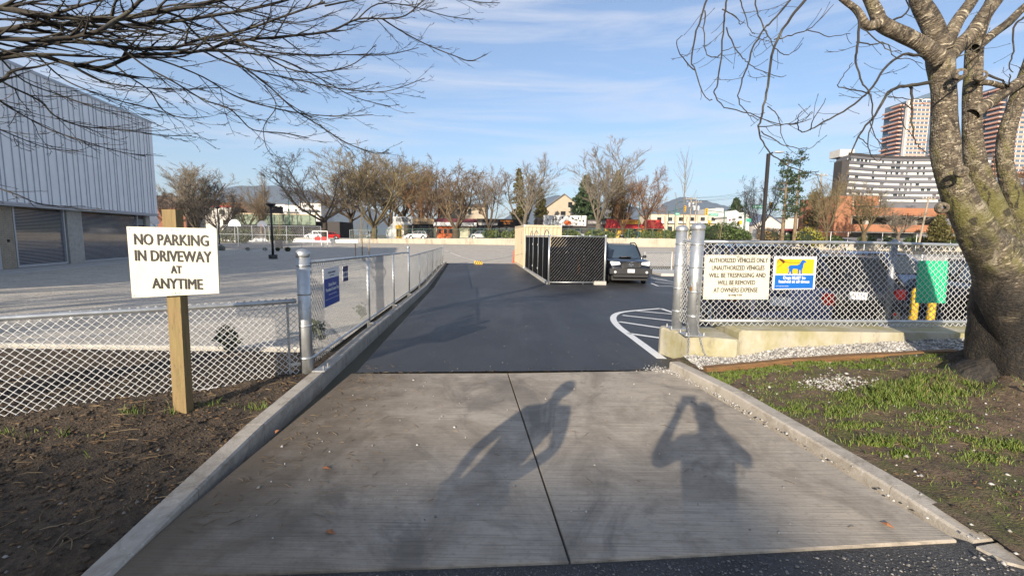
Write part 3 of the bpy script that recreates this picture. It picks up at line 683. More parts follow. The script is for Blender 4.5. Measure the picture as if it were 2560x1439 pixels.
# timber edging and gravel strip
oldwood = mat('weathered_timber', (.17, .09, .035), .85, 0, .3, 3, bump=.5, bscale=25, stretch=(1, 12, 12)); layer(oldwood, (.05, .035, .02), 6, .5, .7, (1.5, 14, 14), .8)
for (a, b, lab) in (((2.34, 5.36, .075), (3.40, 5.43, .17), 'weathered square timber edging beside the kerb end'), ((3.42, 5.47, .165), (5.4, 5.43, .315), 'long weathered timber edging between gravel and grass')):
    a, b = Vector(a), Vector(b); M_ = Matrix.Translation(a) @ (b-a).to_track_quat('X', 'Z').to_matrix().to_4x4()
    mb = MB(); l = (b-a).length; nseg = 9; secs = []
    for i in range(nseg+1):
        s = l*i/nseg; jx = lambda: R.uniform(-.006, .006)
        secs.append([M_ @ Vector((s, yy+jx(), zz+jx())) for yy, zz in ((-.05, -.08), (.05, -.08), (.055, .03), (.045, .045), (-.045, .045), (-.055, .03))])
    mb.add([p for q in secs for p in q], [(i*6+k, (i+1)*6+k, (i+1)*6+(k+1) % 6, i*6+(k+1) % 6) for i in range(nseg) for k in range(6)]+[(0, 1, 2, 3, 4, 5), tuple(nseg*6+k for k in (5, 4, 3, 2, 1, 0))])
    mb.build('timber_edging', oldwood, label=lab, cat='timber', group='timber edging along the gravel strip')
def z_grav(x, y): return z_verge(x, min(y, 5.9))*.86+.02+.075*max(0, min(1, (y-5.42)/.45))*sst(2.9, 3.6, x)
stone_bed = mat('gravel_bed', (.30, .29, .28), .95, 0, .3, 30, bump=1, bscale=60, bdist=.02); layer(stone_bed, (.08, .075, .07), 25, .5, .62, fac=.8)
sheet('gravel_strip', list(np.arange(2.3, 12, .12)), list(np.arange(5.42, 6.0, .06)), z_grav, stone_bed, lambda x, y: not (x < 2.9 and y > 5.98-.35*(x-2.3)), kind='structure')
# ------------------------------------------------------------------ vehicles
def prof(pts, x):
    for (xa, za), (xb, zb) in zip(pts, pts[1:]):
        if xa <= x <= xb: t = (x-xa)/(xb-xa) if xb > xa else 0; return za+(zb-za)*t
    return pts[0][1] if x < pts[0][0] else pts[-1][1]
def car_paint(name, c): return mat(name, c, .32, .1, .05, 2, coat=.5)
head_m = mat('headlamp', (.75, .76, .74), .15, .2, .05, 4, spec=.8); red_lens = mat('red_lens', (.10, .004, .004), .2, 0, .1, 4); plate_m = mat('number_plate', (.72, .73, .74), .5, 0, .03, 9)
rim_m = mat('alloy_rim', (.50, .51, .52), .3, .8, .1, 6); trim = mat('black_trim', (.018, .018, .019), .6, 0, .15, 6); lamp_a = mat('amber_lens', (.6, .2, .02), .25, 0, .1, 5)
def wheel(x, y, r, wd, parent, turn=0, detail=True):
    e = bpy.data.objects.new('wheel', None); col.objects.link(e); e.parent = parent; e.location = (x, y, r); e.rotation_euler.z = turn
    s = 1 if y > 0 else -1
    mb = MB(); h = wd/2
    mb.lathe((0, 0, 0), [(r*.6, -h*.9), (r*.92, -h), (r, -h*.75), (r, h*.75), (r*.92, h), (r*.66, h*.92), (r*.62, h*.5)], 24, 'y'); o = mb.build('tyre', rubber, e, True, local=True)
    mb = MB(); yo = s*h*.62
    mb.lathe((0, 0, 0), [(r*.64, yo-.02), (r*.64, yo+s*.012), (r*.58, yo), (r*.2, yo-s*.02), (.05, yo)], 20, 'y')
    for k in range(5 if detail else 0):
        a = 2*math.pi*k/5; d = Vector((math.cos(a), 0, math.sin(a))); mb.cyl(Vector((0, yo+s*.01, 0))+d*.05, Vector((0, yo+s*.012, 0))+d*r*.6, .035, .028, n=6)
    mb.build('rim', rim_m, e, False, local=True)
    return e
def car(name, loc, rz, label, paint, cat='car', group=None, Ln=4.5, Wd=1.82, wr=.33, wb=(.86, 3.5), belt=None, roof=None, cabin=None, sill=.24, pillars=(.5,), plates=True, detail=True, rear_plate_text=None, tumble=.17, turn=0, rack=False, front='car', bed=None):
    """x runs from the rear bumper (0) to the nose (Ln); belt: profile of body top; cabin=(rear foot, rear roof, front roof, windscreen foot)"""
    root = empty(name, loc, label, cat, group, rz)
    belt = belt or [(0, .78), (.06, .98), (.5, 1.0), (3.2, .98), (4.1, .86), (4.42, .70), (4.5, .5)]
    x0 = -Ln/2; hw = Wd/2
    st = sorted(set(np.round(np.concatenate([np.linspace(0, Ln, 34)]+[np.linspace(q-wr*1.22, q+wr*1.22, 11) for q in wb]+[[p[0] for p in belt]]), 3)))
    st = [s for s in st if 0 <= s <= Ln]
    secs = []
    for s in st:
        e = min(s, Ln-s); taper = 1-.10*(1-min(1, e/.55))**2-.05*(1-min(1, e/.12))**2
        hwid = hw*taper; zt = prof(belt, s); zb = sill+.10*(1-min(1, e/.4))
        for q in wb:
            d = abs(s-q)
            if d < wr*1.16: zb = max(zb, wr+math.sqrt(max(0, (wr*1.16)**2-d*d)))
        zb = min(zb, zt-.06); mid = (zt*.62+zb*.38) if zb < .5 else (zt+zb)/2
        sec = [(hwid*.97, zb), (hwid, zb+(mid-zb)*.4), (hwid, mid), (hwid*.985, mid+(zt-mid)*.55), (hwid*.93, zt-.025), (hwid*.82, zt)]
        secs.append([(x0+s, y, z) for y, z in sec]+[(x0+s, -y, z) for y, z in sec[::-1]])
    k = 12; mb = MB()
    mb.add([p for q in secs for p in q], [(i*k+j, i*k+(j+1), (i+1)*k+(j+1), (i+1)*k+j) for i in range(len(secs)-1) for j in range(k-1)]+[tuple(range(k-1, -1, -1)), tuple((len(secs)-1)*k+j for j in range(k))])
    mb.build('body', paint, root, True, local=True)
    mb = MB(); mb.box(x0+.15, -x0-.15, -hw*.86, hw*.86, .2, .42); mb.build('underbody', trim, root, local=True)
    # greenhouse
    if cabin:
        a, b, c_, d = cabin; zr = roof
        def ring(s, zt, wf, wt): zb_ = prof(belt, s)-.03; return [(x0+s, hw*wf, zb_), (x0+s, -hw*wf, zb_)]
        wf, wt = .90, .90-tumble
        za, zd = prof(belt, a)-.02, prof(belt, d)-.02; zb1, zc1 = prof(belt, b)-.02, prof(belt, c_)-.02
        P = dict(ra=(x0+a, hw*wf, za), rb=(x0+b, hw*wt, zr-.03), fc=(x0+c_, hw*wt, zr-.02), fd=(x0+d, hw*wf*.97, zd))
        m = lambda p: (p[0], -p[1], p[2])
        mb = MB()     # inner shell under the glass
        Q = [P['ra'], P['rb'], P['fc'], P['fd']]
        sh = lambda p: (p[0]*1.0, p[1]*.955, p[2]-.02)
        vs = [sh(p) for p in Q]+[sh(m(p)) for p in Q]
        mb.add(vs, [(0, 1, 2, 3), (7, 6, 5, 4), (0, 4, 5, 1), (1, 5, 6, 2), (2, 6, 7, 3)]); mb.build('cabin', trim, root, local=True)
        mb = MB(); nr = 7      # roof skin, gently crowned
        rows = []
        for i in range(nr+1):
            s = b+(c_-b)*i/nr; zc = zr+.035*math.sin(math.pi*i/nr)
            rows.append([(x0+s, hw*wt*q, zc-(.05 if abs(q) == 1 else .012 if abs(q) > .6 else 0)) for q in (-1, -.88, -.4, .4, .88, 1)])
        mb.add([p for q in rows for p in q], [(i*6+j, (i+1)*6+j, (i+1)*6+j+1, i*6+j+1) for i in range(nr) for j in range(5)]); mb.build('roof', paint, root, True, local=True)
        def pil(p, q, r=.035): mb = MB(); mb.cyl(p, q, r, r*.8, n=6); mb.build('pillar', paint, root, True, local=True)
        for g in (lambda p: p, m): pil(g(P['ra']), g(P['rb']), .05); pil(g(P['fd']), g(P['fc']))
        def lerp(p, q, t): return tuple(p[i]+(q[i]-p[i])*t for i in range(3))
        def quad(name, A, B, C, D, mt): mb = MB(); mb.add([A, B, C, D], [(0, 1, 2, 3)]); mb.build(name, mt, root, local=True)
        ins = lambda p, q, t=.06: lerp(p, q, t)
        quad('windscreen', lerp(P['fd'], m(P['fd']), .04), lerp(m(P['fd']), P['fd'], .04), lerp(m(P['fc']), P['fc'], .05), lerp(P['fc'], m(P['fc']), .05), glass_blue)
        quad('rear_window', lerp(m(P['ra']), P['ra'], .05), lerp(P['ra'], m(P['ra']), .05), lerp(P['rb'], m(P['rb']), .06), lerp(m(P['rb']), P['rb'], .06), mat('tinted_rear_glass', (.012, .014, .018), .35, 0, .1, 2, spec=.08))
        # side glass split by pillars
        fr = [0]+list(pillars)+[1]
        for g in (lambda p: p, m):
            lo = lambda t: lerp(P['ra'], P['fd'], t); hi = lambda t: lerp(P['rb'], P['fc'], t)
            for t0, t1 in zip(fr, fr[1:]):
                A, B, C, D = lo(t0+.03), lo(t1-.03), hi(t1-.03), hi(t0+.03)
                A, B = lerp(A, D, .1), lerp(B, C, .1); C, D = lerp(C, B, .1), lerp(D, A, .1)
                mb = MB(); mb.add([g(p) for p in (A, B, C, D)], [(0, 1, 2, 3) if g(A)[1] < 0 else (3, 2, 1, 0)]); mb.build('side_window', glass, root, local=True)
            for t in pillars: pil(g(lo(t)), g(hi(t)), .03)
            mb = MB(); q = g(P['fd']); s = 1 if q[1] > 0 else -1
            mb.ball((q[0]-.16, q[1]+s*.17, q[2]+.09), .1, 8, 5, (.75, 1.0, .8)); mb.cyl((q[0]-.16, q[1]-s*.04, q[2]+.04), (q[0]-.16, q[1]+s*.12, q[2]+.07), .025, n=6); mb.build('mirror', paint if front != 'truck' else trim, root, True, local=True)
        if rack:
            for s in (-1, 1):
                mb = MB(); mb.tube([(x0+b+.1, s*hw*wt*.92, zr), (x0+b+.22, s*hw*wt*.92, zr+.07), (x0+c_-.3, s*hw*wt*.92, zr+.075), (x0+c_-.15, s*hw*wt*.92, zr)], .022, 6); mb.build('roof_rail', trim, root, True, local=True)
            for q in (.3, .7):
                mb = MB(); xx = x0+b+(c_-b)*q; mb.cyl((xx, -hw*wt*.95, zr+.09), (xx, hw*wt*.95, zr+.09), .02, n=6); mb.build('cross_bar', trim, root, True, local=True)
    # wheels, lights, plates
    for q in wb:
        for s in (-1, 1): wheel(x0+q, s*(hw-.11), wr, .22, root, turn if q == wb[-1] else 0, detail)
    zr_ = prof(belt, .06)-.12
    if front == 'car':
        zf = prof(belt, Ln-.12)
        for s in (-1, 1):
            mb = MB(); mb.bbox(-x0-.30, -x0-.035, s*hw*.72-.16, s*hw*.72+.16, zf-.16, zf-.02, .03); mb.build('headlight', head_m, root, local=True)
        mb = MB(); mb.bbox(-x0-.07, -x0+.012, -hw*.5, hw*.5, .52, .66, .02); mb.build('grille', trim, root, local=True)
        mb = MB(); mb.bbox(-x0-.16, -x0+.02, -hw*.82, hw*.82, .26, .46, .05); mb.build('bumper', trim, root, local=True)
    for s in (-1, 1):
        mb = MB(); mb.bbox(x0-.012, x0+.22, s*hw*.80-.10, s*hw*.80+.10, zr_-.10, zr_+.10, .03); mb.build('tail_light', red_lens, root, local=True)
        mb = MB(); mb.bbox(x0-.022, x0+.05, s*hw*.66-.08, s*hw*.66+.08, .42, .47, .01); mb.build('reflector', red_lens, root, local=True)
    if bed is None:
        mb = MB(); mb.bbox(x0-.015, x0+.12, -hw*.86, hw*.86, .3, .52, .04); mb.build('rear_bumper', trim, root, local=True)
    if plates:
        mb = MB(); mb.box(x0-.022, x0-.008, -.155, .155, .70, .85); pl_ = mb.build('number_plate', plate_m, root, local=True)
        mb = MB(); mb.lathe((x0-.02, 0, .96), [(.05, -.01), (.055, 0), (.04, .008)], 14, 'x'); mb.build('badge', chrome, root, local=True)
        if front == 'car': mb = MB(); mb.box(-x0+.022, -x0+.032, -.155, .155, .36, .47); mb.build('number_plate', plate_m, root, local=True)
    return root

# the dark pickup beside the enclosure, nose towards us
pk = mat('charcoal_blue_paint', (.006, .008, .014), .35, .0, .05, 2, coat=.35)
PX, PY = 5.42, 23.1; pz = zg(PY)
tk = car('pickup_truck', (PX, PY, pz), rad(-92), 'dark charcoal pickup truck parked beside the slatted enclosure, nose to the camera', pk, 'pickup truck', Ln=5.3, Wd=1.9, wr=.385, wb=(1.05, 4.28), sill=.42, roof=1.80,
         belt=[(0, .95), (.05, 1.12), (3.6, 1.14), (3.75, 1.16), (4.6, 1.13), (5.05, 1.05), (5.22, .92), (5.3, .72)], cabin=(1.75, 1.85, 3.05, 3.85), front='truck', plates=False, bed=True, pillars=(.48,), tumble=.14, turn=rad(-16))
Lh = 5.3/2
mb = MB(); mb.extr([(Lh-.02, -.40, .78), (Lh-.02, .40, .78), (Lh-.04, .46, .90), (Lh-.08, .36, 1.02), (Lh-.08, -.36, 1.02), (Lh-.04, -.46, .90)], (.045, 0, 0)); gr = mb.build('grille', trim, tk, local=True)
for z in (.84, .90, .96): mb = MB(); mb.box(Lh+.02, Lh+.035, -.36, .36, z-.012, z+.012); mb.build('grille_bar', mat('grille_grey', (.05, .05, .055), .4, .3, .1, 9), gr, local=True)
mb = MB(); mb.tube([(Lh+.04, -.46, .90), (Lh+.0, -.36, 1.03), (Lh+.0, .36, 1.03), (Lh+.04, .46, .90), (Lh+.05, .40, .77), (Lh+.05, -.40, .77)], .022, 6, closed=True); mb.build('grille_surround', pk, tk, True, local=True)
def ov(cy, cz, a, b, n=18): return [(Lh+.05, cy+a*math.cos(2*math.pi*k/n), cz+b*math.sin(2*math.pi*k/n)) for k in range(n)]
em = MB(); em.tube(ov(0, .905, .105, .072), .011, 5, closed=True); em.tube(ov(0, .905, .036, .07), .009, 5, closed=True); em.tube(ov(0, .938, .075, .035), .009, 5, closed=True); em.build('badge', chrome, tk, True, local=True)
for s in (-1, 1):
    mb = MB(); mb.extr([(Lh-.10, s*.46, .92), (Lh-.16, s*.84, .86), (Lh-.26, s*.90, .98), (Lh-.24, s*.88, 1.05), (Lh-.12, s*.50, 1.03)][::s], (.09, 0, 0)); hl = mb.build('headlight', head_m, tk, local=True)
    mb = MB(); mb.ball((Lh-.06, s*.58, .975), .045, 10, 6); mb.build('lamp_bulb', chrome, hl, True, local=True)
    mb = MB(); mb.lathe((Lh+.10, s*.70, .585), [(.055, -.04), (.055, .012), (.04, .02)], 14, 'x'); mb.build('fog_light', head_m, tk, local=True)
bump_m = mat('grey_bumper', (.018, .018, .02), .5, .1, .1, 5)
mb = MB(); mb.extr([(Lh+.02, -.94, .50), (Lh+.02, .94, .50), (Lh+.0, .95, .74), (Lh+.0, .50, .76), (Lh+.0, -.50, .76), (Lh+.0, -.95, .74)], (.07, 0, 0)); mb.build('bumper', bump_m, tk, local=True)
mb = MB(); mb.extr([(Lh+.085, -.55, .52), (Lh+.085, .55, .52), (Lh+.085, .38, .70), (Lh+.085, -.38, .70)], (.015, 0, 0)); mb.build('lower_intake', trim, tk, local=True)
mb = MB(); mb.bbox(Lh-.06, Lh+.09, -.80, .80, .36, .50, .04); mb.build('skid_panel', trim, tk, local=True)
mb = MB(); mb.box(Lh+.102, Lh+.112, -.155, .155, .565, .72); mb.build('number_plate', plate_m, tk, local=True)
mb = MB(); mb.extr([(Lh-1.45, -.28, 1.15), (Lh-1.45, .28, 1.15), (Lh-1.05, .24, 1.20), (Lh-.98, 0, 1.21), (Lh-1.05, -.24, 1.20)], (0, 0, .035)); mb.build('bonnet_scoop', trim, tk, local=True)
mb = MB(); mb.box(-Lh+.12, -Lh+1.7, -.74, .74, 1.10, 1.16); mb.build('bed_liner', trim, tk, local=True)
for s in (-1, 1):
    mb = MB(); mb.tube([(-Lh+1.85, s*.68, 1.80), (-Lh+2.0, s*.68, 1.87), (-Lh+2.9, s*.68, 1.87), (-Lh+3.1, s*.68, 1.81)], .028, 6); mb.build('roof_rail', trim, tk, True, local=True)

suv_belt = [(0, .80), (.08, 1.02), (.5, 1.06), (3.3, 1.04), (4.15, .97), (4.5, .80), (4.6, .55)]
navy_p = car_paint('navy_paint', (.012, .022, .065)); blk_p = car_paint('black_paint', (.006, .006, .008)); bluegrey_p = car_paint('blue_grey_paint', (.03, .055, .12)); white_p = car_paint('white_car_paint', (.70, .71, .72)); silver_p = car_paint('silver_paint', (.45, .46, .48)); red_p = car_paint('red_car_paint', (.42, .012, .012))
def zc(y): return zg(y)
car('parked_suv', (5.05, 9.95, zc(9.95)), rad(78), 'navy SUV with roof rails parked behind the AUTHORIZED VEHICLES sign', navy_p, 'car', 'cars parked behind the right fence', Ln=4.6, Wd=1.85, wr=.36, belt=suv_belt, roof=1.70, cabin=(.12, .5, 2.65, 3.4), sill=.3, pillars=(.3, .62), rack=True)
cB = car('parked_hatchback', (7.45, 11.0, zc(11.0)), rad(74), 'black hatchback showing its tail and number plate behind the dog sign', blk_p, 'car', 'cars parked behind the right fence', Ln=4.2, Wd=1.78, wr=.32, roof=1.52, cabin=(.1, .75, 2.35, 3.15), pillars=(.35, .66),
         belt=[(0, .78), (.07, .98), (.5, 1.02), (3.05, .98), (3.8, .86), (4.12, .70), (4.2, .5)])
text('AJ774', .11, Matrix.Identity(4), navy, cB, name='plate_number', width=.24, depth=.001)
o = [c_ for c_ in cB.children if c_.name.startswith('plate_number')][0]
o.data.transform(Matrix.Translation(origin(cB))); o.data.transform(Matrix.Translation((-2.1-.0235, 0, .775)) @ Matrix(((0, 0, -1, 0), (-1, 0, 0, 0), (0, 1, 0, 0), (0, 0, 0, 1))))
car('parked_sedan', (10.6, 13.4, zc(13.4)), rad(8), 'blue-grey car parked side-on beyond the fence post', bluegrey_p, 'car', 'cars parked behind the right fence', Ln=4.7, Wd=1.82, wr=.34, roof=1.62, cabin=(.25, .9, 2.7, 3.5), pillars=(.3, .62), belt=suv_belt)
car('parked_car', (10.6, 10.0, zc(10)), rad(68), 'dark car parked behind the green board and bollards', blk_p, 'car', 'cars parked behind the right fence', Ln=4.5, roof=1.46, cabin=(.55, 1.2, 2.5, 3.3))
# ------------------------------------------------------------------ trees
class TB:                                  # many tapering tubes gathered into one mesh
    def __init__(s): s.V = []; s.F = []; s.U = []; s.n = 0; s.q = {}
    def add(s, P, r, k=4, lump=0, flare=None):
        P = np.asarray(P, float); m = len(P); r = np.broadcast_to(np.asarray(r, float), (m,))
        if not lump and flare is None: s.q.setdefault((m, k), []).append((P, r))
        else: s._put(P[None], r[None], k, lump, flare)
    def flush(s):
        for (m, k), l in s.q.items(): s._put(np.array([p for p, _ in l]), np.array([r for _, r in l]), k)
        s.q = {}; return s
    def _put(s, P, r, k, lump=0, flare=None):          # P (b,m,3), r (b,m)
        b, m, _ = P.shape
        T = np.gradient(P, axis=1); T /= np.linalg.norm(T, axis=2, keepdims=True)+1e-9
        mean = P[:, -1]-P[:, 0]; flat = np.abs(mean[:, 2]) < .8*np.linalg.norm(mean, axis=1)
        ref = np.where(flat[:, None], np.array([[0, 0, 1.]]), np.array([[1., .2, 0]]))[:, None, :]
        A = np.cross(T, np.broadcast_to(ref, T.shape)); A /= np.linalg.norm(A, axis=2, keepdims=True)+1e-9; B = np.cross(T, A)
        a = np.arange(k)*2*math.pi/k; rr = r[..., None]*np.ones((b, m, k))
        if flare is not None: rr = rr*(1+flare[None, :, None]*np.cos(5*a+.7)+.5*flare[None, :, None]*np.cos(3*a))
        V = P[:, :, None, :]+rr[..., None]*(np.cos(a)[:, None]*A[:, :, None, :]+np.sin(a)[:, None]*B[:, :, None, :])
        if lump:
            nz_ = np.array([noise.fractal(Vector(p*np.array([5., 5., 2.2])), 1, 2, 3) for p in V.reshape(-1, 3)]).reshape(b, m, k)
            V = P[:, :, None, :]+(V-P[:, :, None, :])*(1+lump*nz_[..., None])
        s.V.append(V.reshape(-1, 3))
        arc_ = np.concatenate([np.zeros((b, 1)), np.cumsum(np.linalg.norm(np.diff(P, axis=1), axis=2), axis=1)], 1)
        circ = 2*math.pi*r.max(1); U = np.empty((b, m, k, 2)); U[..., 0] = np.minimum(a, 2*math.pi-a)[None, None]/math.pi*circ[:, None, None]/2; U[..., 1] = arc_[..., None]; s.U.append(U.reshape(-1, 2))
        i = np.arange(m-1)[:, None]*k+np.arange(k)[None, :]; j = np.arange(m-1)[:, None]*k+(np.arange(k)+1)[None, :] % k
        F = np.stack([i, j, j+k, i+k], -1).reshape(-1, 4); s.F.append((F[None]+(np.arange(b)*m*k)[:, None, None]).reshape(-1, 4)+s.n); s.n += b*m*k
    def build(s, name, mat_, parent, uv=False, **kw):
        s.flush(); return mesh_np(name, np.concatenate(s.V), np.concatenate(s.F), mat_, parent, True, np.concatenate(s.U) if uv else None, **kw)
def smooth_path(P, n=5): return np.array([tuple(p) for p in crs(P, n)])
def rot_about(v, axis, ang): return (Matrix.Rotation(ang, 3, axis) @ v)

bark_dark = mat('dark_branch_bark', (.035, .030, .024), .9, 0, .35, 9, bump=.3, bscale=40); layer(bark_dark, (.13, .125, .09), 3.2, .54, .66, fac=.6); layer(bark_dark, (.09, .10, .03), 5, .6, .7, fac=.4)
def twigs(tb, P, r0, r1, L0, rng, lv=2, dens=7.0, plane=.35, up=.10, start=.12, fwd=.85):
    """side shoots along a path"""
    d = np.concatenate([[0], np.cumsum(np.linalg.norm(np.diff(P, axis=0), axis=1))]); tot = d[-1]
    n = max(1, int(tot*dens)); side = rng.choice((-1, 1))
    for q in range(n):
        f = start+(1-start)*(q+rng.random())/n; s = f*tot; i = min(len(P)-2, int(np.searchsorted(d, s))-1 if s > 0 else 0); i = max(0, i)
        t = Vector(P[i+1]-P[i]).normalized(); p = Vector(P[i]).lerp(Vector(P[i+1]), (s-d[i])/max(1e-6, d[i+1]-d[i]))
        side = -side
        sd = t.cross(Vector((0, 0, 1)));
        if sd.length < .2: sd = Vector((rng.uniform(-1, 1), rng.uniform(-1, 1), 0))
        sd.normalize()
        dr = (t*fwd+sd*side*rng.uniform(.3, .9)+Vector((0, 0, 1))*rng.uniform(-plane, plane*.7)).normalized()
        ln = L0*rng.uniform(.45, 1.15)*(1.1-.55*f); m = 6 if lv else 4
        pts = [p]; dd = dr
        for k in range(m-1):
            dd = (dd+Vector((rng.uniform(-.16, .16), rng.uniform(-.16, .16), rng.uniform(-.13, .13)+up*(k/m))) ).normalized()
            pts.append(pts[-1]+dd*ln/(m-1))
        ra = max(.0024, (r0+(r1-r0)*f)*.55) if lv else .0022; rb = .0018
        A = np.array([tuple(v) for v in pts]); tb.add(A, np.linspace(ra, rb, m), 4 if ra > .006 else 3)
        if lv: twigs(tb, A, ra, rb, ln*(.34 if lv == 2 else .30), rng, lv-1, (8 if lv == 2 else 17)/max(.4, 1), plane, up*1.5, .12)
        elif rng.random() < .6:
            tb.add(np.array([pts[-1], pts[-1]+dd*.008, pts[-1]+dd*.02]), [.0014, .0034, .0006], 3)

# the big tree left of the frame whose branches hang into the picture
LT = Vector((-5.35, 3.25, 0))
lt = empty('overhanging_tree', LT, 'bare tree whose dark layered branches reach in from the upper left', 'tree')
tb = TB(); P = smooth_path([(-5.35, 3.25, -.1), (-5.33, 3.27, .25), (-5.28, 3.3, 1.5), (-5.22, 3.32, 2.8), (-5.3, 3.3, 4.2), (-5.25, 3.35, 6.5), (-5.1, 3.4, 9)])
tb.add(P, np.interp(np.linspace(0, 1, len(P)), [0, .1, .4, .7, 1], [.36, .26, .22, .15, .04]), 16, .06); tb.build('trunk', bark_dark, lt)
S = 1/1.969
limbs = [  # crop points, px width at start/end, depth start/end, twig length
 ([(-700, 60), (-300, 20), (0, 40), (130, 62), (300, 85), (540, 95), (660, 82), (860, 45), (1080, 2), (1300, -60)], 34, 14, 3.5, 4.0, .7),
 ([(-700, 200), (-200, 185), (0, 190), (200, 197), (340, 185), (480, 155), (560, 105), (640, 55), (700, -10)], 26, 14, 3.3, 3.5, .6),
 ([(-700, 120), (-200, 145), (0, 150), (200, 118), (400, 125), (540, 132), (700, 120), (900, 100), (1060, 75), (1200, 52), (1380, 10), (1500, -30)], 28, 9, 3.7, 4.6, .8),
 ([(-700, 200), (-200, 270), (0, 268), (150, 232), (300, 205), (450, 212), (600, 232), (740, 242), (860, 235), (1000, 190), (1200, 150), (1400, 80), (1600, 10)], 26, 8, 3.8, 4.9, .9),
 ([(-700, 260), (-150, 300), (0, 285), (180, 270), (330, 312), (480, 335), (560, 315), (660, 272), (800, 266), (1000, 250), (1150, 205), (1400, 180), (1620, 155), (1760, 95), (1900, 92), (2000, 75), (2090, -5)], 26, 5, 3.9, 5.4, .9),
 ([(-700, 300), (-200, 420), (0, 400), (60, 350), (180, 330), (280, 305)], 24, 6, 3.6, 3.9, .5),
 ([(480, 155), (600, 240), (720, 330), (850, 400), (1000, 490), (1120, 530), (1180, 580), (1250, 640), (1400, 655), (1520, 680)], 10, 3.5, 3.6, 4.9, .7),
 ([(900, 100), (1000, 200), (1200, 330), (1330, 430), (1450, 540), (1560, 610), (1700, 700), (1850, 755), (1915, 735)], 10, 3.5, 4.4, 5.6, .7),
 ([(1040, 80), (1150, 180), (1280, 260), (1400, 330), (1500, 355), (1620, 350), (1750, 310), (1850, 220)], 10, 3.5, 4.4, 5.4, .6),
 ([(1150, 205), (1300, 250), (1500, 270), (1700, 270), (1900, 270), (2060, 235)], 9, 3, 4.9, 5.9, .7),
 ([(1880, 92), (1970, 150), (2100, 220), (2250, 280), (2320, 300), (2400, 265)], 7, 3, 5.3, 6.0, .5),
 ([(1600, 30), (1800, -10), (2000, -40), (2200, -20), (2350, 10), (2460, 15)], 8, 3, 5.0, 6.0, .6),
 ([(1760, 95), (1860, 20), (2020, 30), (2200, 80), (2330, 95)], 6, 3, 5.2, 6.1, .5),
 ([(-500, 300), (-60, 380), (60, 430), (200, 500), (270, 570), (400, 620), (600, 640), (800, 665), (945, 670)], 11, 3, 3.6, 4.9, .8),
 ([(-500, 380), (-50, 480), (100, 560), (250, 640), (400, 690), (560, 740), (720, 770)], 9, 3, 3.8, 5.0, .7),
 ([(-500, 480), (-50, 620), (100, 680), (240, 730), (390, 745)], 8, 3, 3.8, 4.6, .7),
 ([(660, 272), (800, 300), (1000, 380), (1150, 470), (1300, 520), (1500, 560), (1680, 572), (1835, 565)], 9, 3, 4.2, 5.4, .8),
 ([(560, 315), (640, 380), (740, 450), (800, 540), (900, 580), (1020, 575)], 8, 3, 4.1, 4.9, .7),
 ([(1000, 250), (1200, 260), (1400, 300), (1600, 400), (1750, 480), (1925, 525)], 9, 3, 4.5, 5.7, .7),
 ([(1000, 250), (1100, 300), (1300, 360), (1500, 400), (1700, 440), (1900, 450), (2090, 385)], 9, 3, 4.4, 5.8, .8),
 ([(180, 270), (300, 380), (420, 440), (600, 500), (760, 540), (860, 575)], 8, 3, 3.9, 4.8, .8),
 ([(0, 285), (120, 400), (300, 470), (480, 530), (640, 560)], 8, 3, 3.8, 4.6, .8),
 ([(330, 312), (500, 400), (700, 430), (900, 440), (1080, 430)], 7, 3, 4.0, 4.9, .8),
 ([(1300, 420), (1360, 520), (1300, 620), (1310, 720), (1345, 770)], 5, 2.5, 5.0, 5.4, .3),
 ([(-400, 700), (-60, 900), (90, 960), (220, 1010), (420, 1015)], 9, 3, 3.7, 4.4, .5),
 ([(-400, 100), (100, 20), (350, 30), (600, -20)], 14, 6, 3.6, 4.2, .6),
 ([(700, 60), (900, 20), (1150, 40), (1330, 90), (1500, 110), (1640, 60)], 9, 3, 4.4, 5.4, .8),
 ([(-500, 20), (-100, 90), (150, 100), (330, 150), (600, 180), (850, 165), (1050, 140)], 12, 4, 3.8, 4.8, .8),
]
tb = TB(); tw = TB()
rng = random.Random(3)
for pts, w0, w1, d0, d1, tl in limbs:
    n_ = len(pts); Q = []
    for i, (x, y) in enumerate(pts):
        D = d0+(d1-d0)*i/(n_-1)+(rng.uniform(-.12, .12) if 0 < i < n_-1 else 0); Q.append(at(x*S, y*S, D))
    P = smooth_path(Q, 4); m = len(P); f = np.linspace(0, 1, m)
    r = (w0+(w1-w0)*f**.8)*S*1.0/1138*(d0+(d1-d0)*f)*1.05/2*1.0
    r = np.maximum(r, .003)
    if pts[0][0] <= -400:      # joins the trunk
        z0 = P[0][2]; P = np.vstack([[LT.x+.1, LT.y, z0-.25], P]); r = np.concatenate([[r[0]*1.4], r])
    tb.add(P, r, 8, .05)
    twigs(tw, P[(2 if pts[0][0] <= -400 else 0):], r[0], r[-1], tl, rng, 2, 8.0, .30, .10, .22 if pts[0][0] < -300 else .12)
tb.build('limbs', bark_dark, lt); tw.build('twigs', bark_dark, lt)

